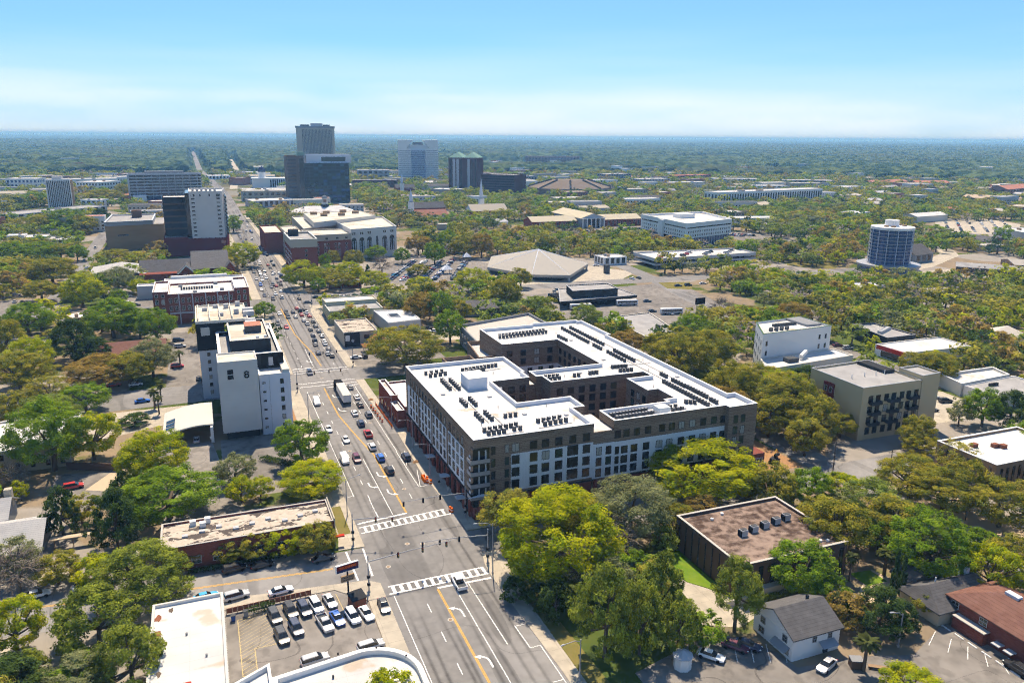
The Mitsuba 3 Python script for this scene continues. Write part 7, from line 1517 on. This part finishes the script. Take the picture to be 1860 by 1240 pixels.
roads = unary_union(ROADS).buffer(1.5)
from shapely import prepared, contains_xy
wild = []
g_ = np.random.default_rng(21)
r = 118.
while r < 1900:
    sp = 8.2 + r * .0036
    n = int(math.radians(88) * r / sp)
    for i in range(n):
        t = math.radians(-22) + math.radians(88) * (i + g_.uniform(.1, .9)) / n; q = r + g_.uniform(-.5, .5) * sp
        wild.append((q * math.sin(t), q * math.cos(t)))
    r += sp * .92
wild = np.array(wild)
dens = meshkit.fbm(np.column_stack([wild / 75., wild[:, :1] * 0]), 3, seed=31)
rr = np.hypot(wild[:, 0], wild[:, 1])
right = np.clip((wild[:, 0] - .45 * wild[:, 1] + 40) / 200, 0, 1)
ok = dens + .2 * right + .1 * (rr > 900) + .08 * (rr < 330) - .05 * ((rr > 420) & (rr < 1500)) > .445
ok &= ~((rr > 620) & (wild[:, 0] > -120) & (wild[:, 0] < 190) & (wild[:, 1] > 880) & (dens < .6))
ok &= ~contains_xy(roads, wild[:, 0], wild[:, 1])
wild = wild[ok]
wild = [(x, y) for x, y in wild if not blocked(x, y)]
own = np.array([(t[1], t[2], t[3] / 2) for t in TREES])
wild = [(x, y) for x, y in wild if np.min(np.hypot(own[:, 0] - x, own[:, 1] - y) - own[:, 2] * .8) > 2.0]
wild.sort(key=lambda p: math.hypot(*p))
mixk = lambda x, y: rnd.choices('LGmMRYODlB', (28, 20, 14, 7, 8, 8, 8, 9, 7, 8) if math.hypot(x, y) < 700 else (22, 24, 22, 8, 6, 5, 8, 8, 6, 6))[0]
rnd = random.Random(5)
for i, (x, y) in enumerate(wild[:max(0, 300 - NTREE)]):
    w = 7 + 8.5 * rnd.random() ** 1.5; h = w * rnd.uniform(.62, .85); tree(mixk(x, y), x, y, w, h, h * .5 + rnd.uniform(.5, 1.5), 0, None, w > 11)
NEAR = max(0, 300 - NTREE)
# beyond the nearest three hundred the trees are one mass
for kind in 'LGmMRYODlB':
    for v_ in range(2):
        n = 420 if kind != 'B' else 120
        v, f, col, cen = crown(300 + v_ + ord(kind), kind, n, 22, .13, 'spread' if kind in 'LR' else 'round')
        m = MB().tube([(0, 0, -1.7), (0, 0, -.2)], [.09, .06], 4)
        scene[f'shape_wood_{kind}{v_}'] = {'type': 'shapegroup', 'crown': PL((v, f), 'leaf', smooth=False, color=col), 'trunk': PL(m.mesh(), 'm_trunk')}
labels['woodland'] = {'label': 'mixed green and olive tree cover spreading across the city', 'category': 'woodland', 'kind': 'stuff'}
for i, (x, y) in enumerate(wild[NEAR:]):
    q = math.hypot(x, y); w = (7.5 + 9 * rnd.random() ** 1.6) * (1 + q * .00014); h = w * rnd.uniform(.62, .88)
    scene[f'woodland__{i + 1:05d}'] = {'type': 'instance', 'shapegroup': {'type': 'ref', 'id': f'shape_wood_{mixk(x, y)}{rnd.randrange(2)}'}, 'to_world': T().translate([x, y, min(h * .5 + rnd.uniform(.2, 1.0), h * .84)]).rotate([0, 0, 1], rnd.uniform(0, 360)).scale([w / 2, w / 2, h / 2])}
print('trees', NTREE, 'wild', len(wild))


# palms: a ringed trunk and arching fronds
def palm_group(code, n=34, seed=0, droop=.9):
    rng = np.random.default_rng(seed); V, F, C = [], [], []; at = 0
    for i in range(n):
        t = rng.uniform(0, 2 * math.pi); e0 = rng.uniform(-.5, 1.3); L = rng.uniform(.75, 1.05)
        s = np.linspace(0, 1, 5); el = e0 - droop * s * 1.4
        dx = np.cumsum(np.r_[0, np.cos(el[:-1]) * L / 4]); dz = np.cumsum(np.r_[0, np.sin(el[:-1]) * L / 4])
        w = np.array([.02, .2, .26, .2, .02]) * .55
        sd = np.array([-math.sin(t), math.cos(t), 0])
        c = np.stack([dx * math.cos(t), dx * math.sin(t), dz], -1)
        l, r_ = c + sd * w[:, None] - [0, 0, .06], c - sd * w[:, None] - [0, 0, .06]
        v = np.concatenate([l, c, r_]); f = []
        for q in range(4): f += [[q, q + 1, 6 + q], [q, 6 + q, 5 + q], [5 + q, 6 + q, 11 + q], [5 + q, 11 + q, 10 + q]]
        col = np.array([.11, .13, .04]) * rng.uniform(.6, 1.35)
        V.append(v); F.append(np.array(f) + at); C.append(np.tile(col, (15, 1))); at += 15
    m = MB().tube([(0, 0, -3.2), (.03, 0, -1.5), (0, 0, .05)], [.12, .1, .09], 8)
    scene['shape_' + code] = {'type': 'shapegroup', 'trunk': PL(m.mesh(), 'm_trunk', smooth=True), 'fronds': PL((np.vstack(V), np.vstack(F)), 'leaf', color=np.vstack(C))}


palm_group('palm0', 36, 1); palm_group('palm1', 30, 2, 1.2)
PALMS = [(95.6,81.9,2.7,5.5), (122.1,102.9,3.2,5.5), (122.1,100.2,2.6,5.5), (113.9,103.8,1.9,5.5), (146.6,128.1,3.1,5.5), (-11.7,309.4,2.8,5.5), (-18.6,261.7,2.8,5.5), (-17.1,255.4,2.2,5.5), (100.4,93.7,1.3,5.5), (-16.9,268.3,1.9,5.5)]
for i, (x, y, s, h) in enumerate(PALMS):
    k = many('palm_tree', 'fan palm', min(LAND, key=lambda q: (q[0] - x) ** 2 + (q[1] - y) ** 2)[2], 'palm tree', 'palms of the neighbourhood', (x, y))
    scene[k] = {'type': 'instance', 'shapegroup': {'type': 'ref', 'id': f'shape_palm{i % 2}'}, 'to_world': T().translate([x, y, h]).rotate([0, 0, 1], 67 * i).scale([s, s, h / 3.2])}
# hedges and shrubs
for x0, y0, x1, y1, w, h, kd, lab in ((2.3, 134.3, 6.3, 135.1, 1.3, 1.5, 'D', 'dark clipped hedge beside the wheelie bins'), (-27, 180, -18, 178, 1.5, 1.6, 'D', 'dark hedge below the red car lot'), (84.5, 98.8, 86, 100.6, 1.2, 1.2, 'D', 'small dark hedge behind the white house'), (119, 90, 124, 88.6, 2, 1.7, 'Y', 'yellow green hedge in front of the brick house'), (-8, 152.9, 18, 153.3, 1.2, 1.0, 'D', 'dark planting strip below the peeling roof shop'), (10, 207, 18, 199, 2, 1.4, 'D', 'dark shrubs below the numbered tower'), (90, 104, 100, 103.6, 1.6, 1.3, 'm', 'green shrubs before the gravel roof building'), (129, 108, 140, 104, 3, 2, 'm', 'shrubs behind the grey house'), (116, 108, 118, 122, 2.2, 1.8, 'G', 'shrubs right of the gravel roof building'), (103, 95, 113, 92, 3, 2.2, 'O', 'dark shrubs between the two houses')):
    n = int(max(8, math.hypot(x1 - x0, y1 - y0) * w * 26)); rng = np.random.default_rng(int(abs(x0) * 10)); t = rng.random(n * 3)
    p = np.column_stack([x0 + (x1 - x0) * t, y0 + (y1 - y0) * t, t * 0]) + np.column_stack([rng.uniform(-w / 2, w / 2, n * 3), rng.uniform(-w / 2, w / 2, n * 3), rng.random(n * 3) ** .5 * h])
    col = np.array(KIND[kd][0])[rng.integers(0, 3, n * 3)] * rng.uniform(.7, 1.2, (n * 3, 1)); v, f, cc = leaf_cards(rng, p, np.tile([0, 0, 1.], (n * 3, 1)), .2, col, .9)
    k = thing('hedge', lab, 'hedge'); scene[k] = PL((v, f), 'leaf', color=cc)
finish_labels()
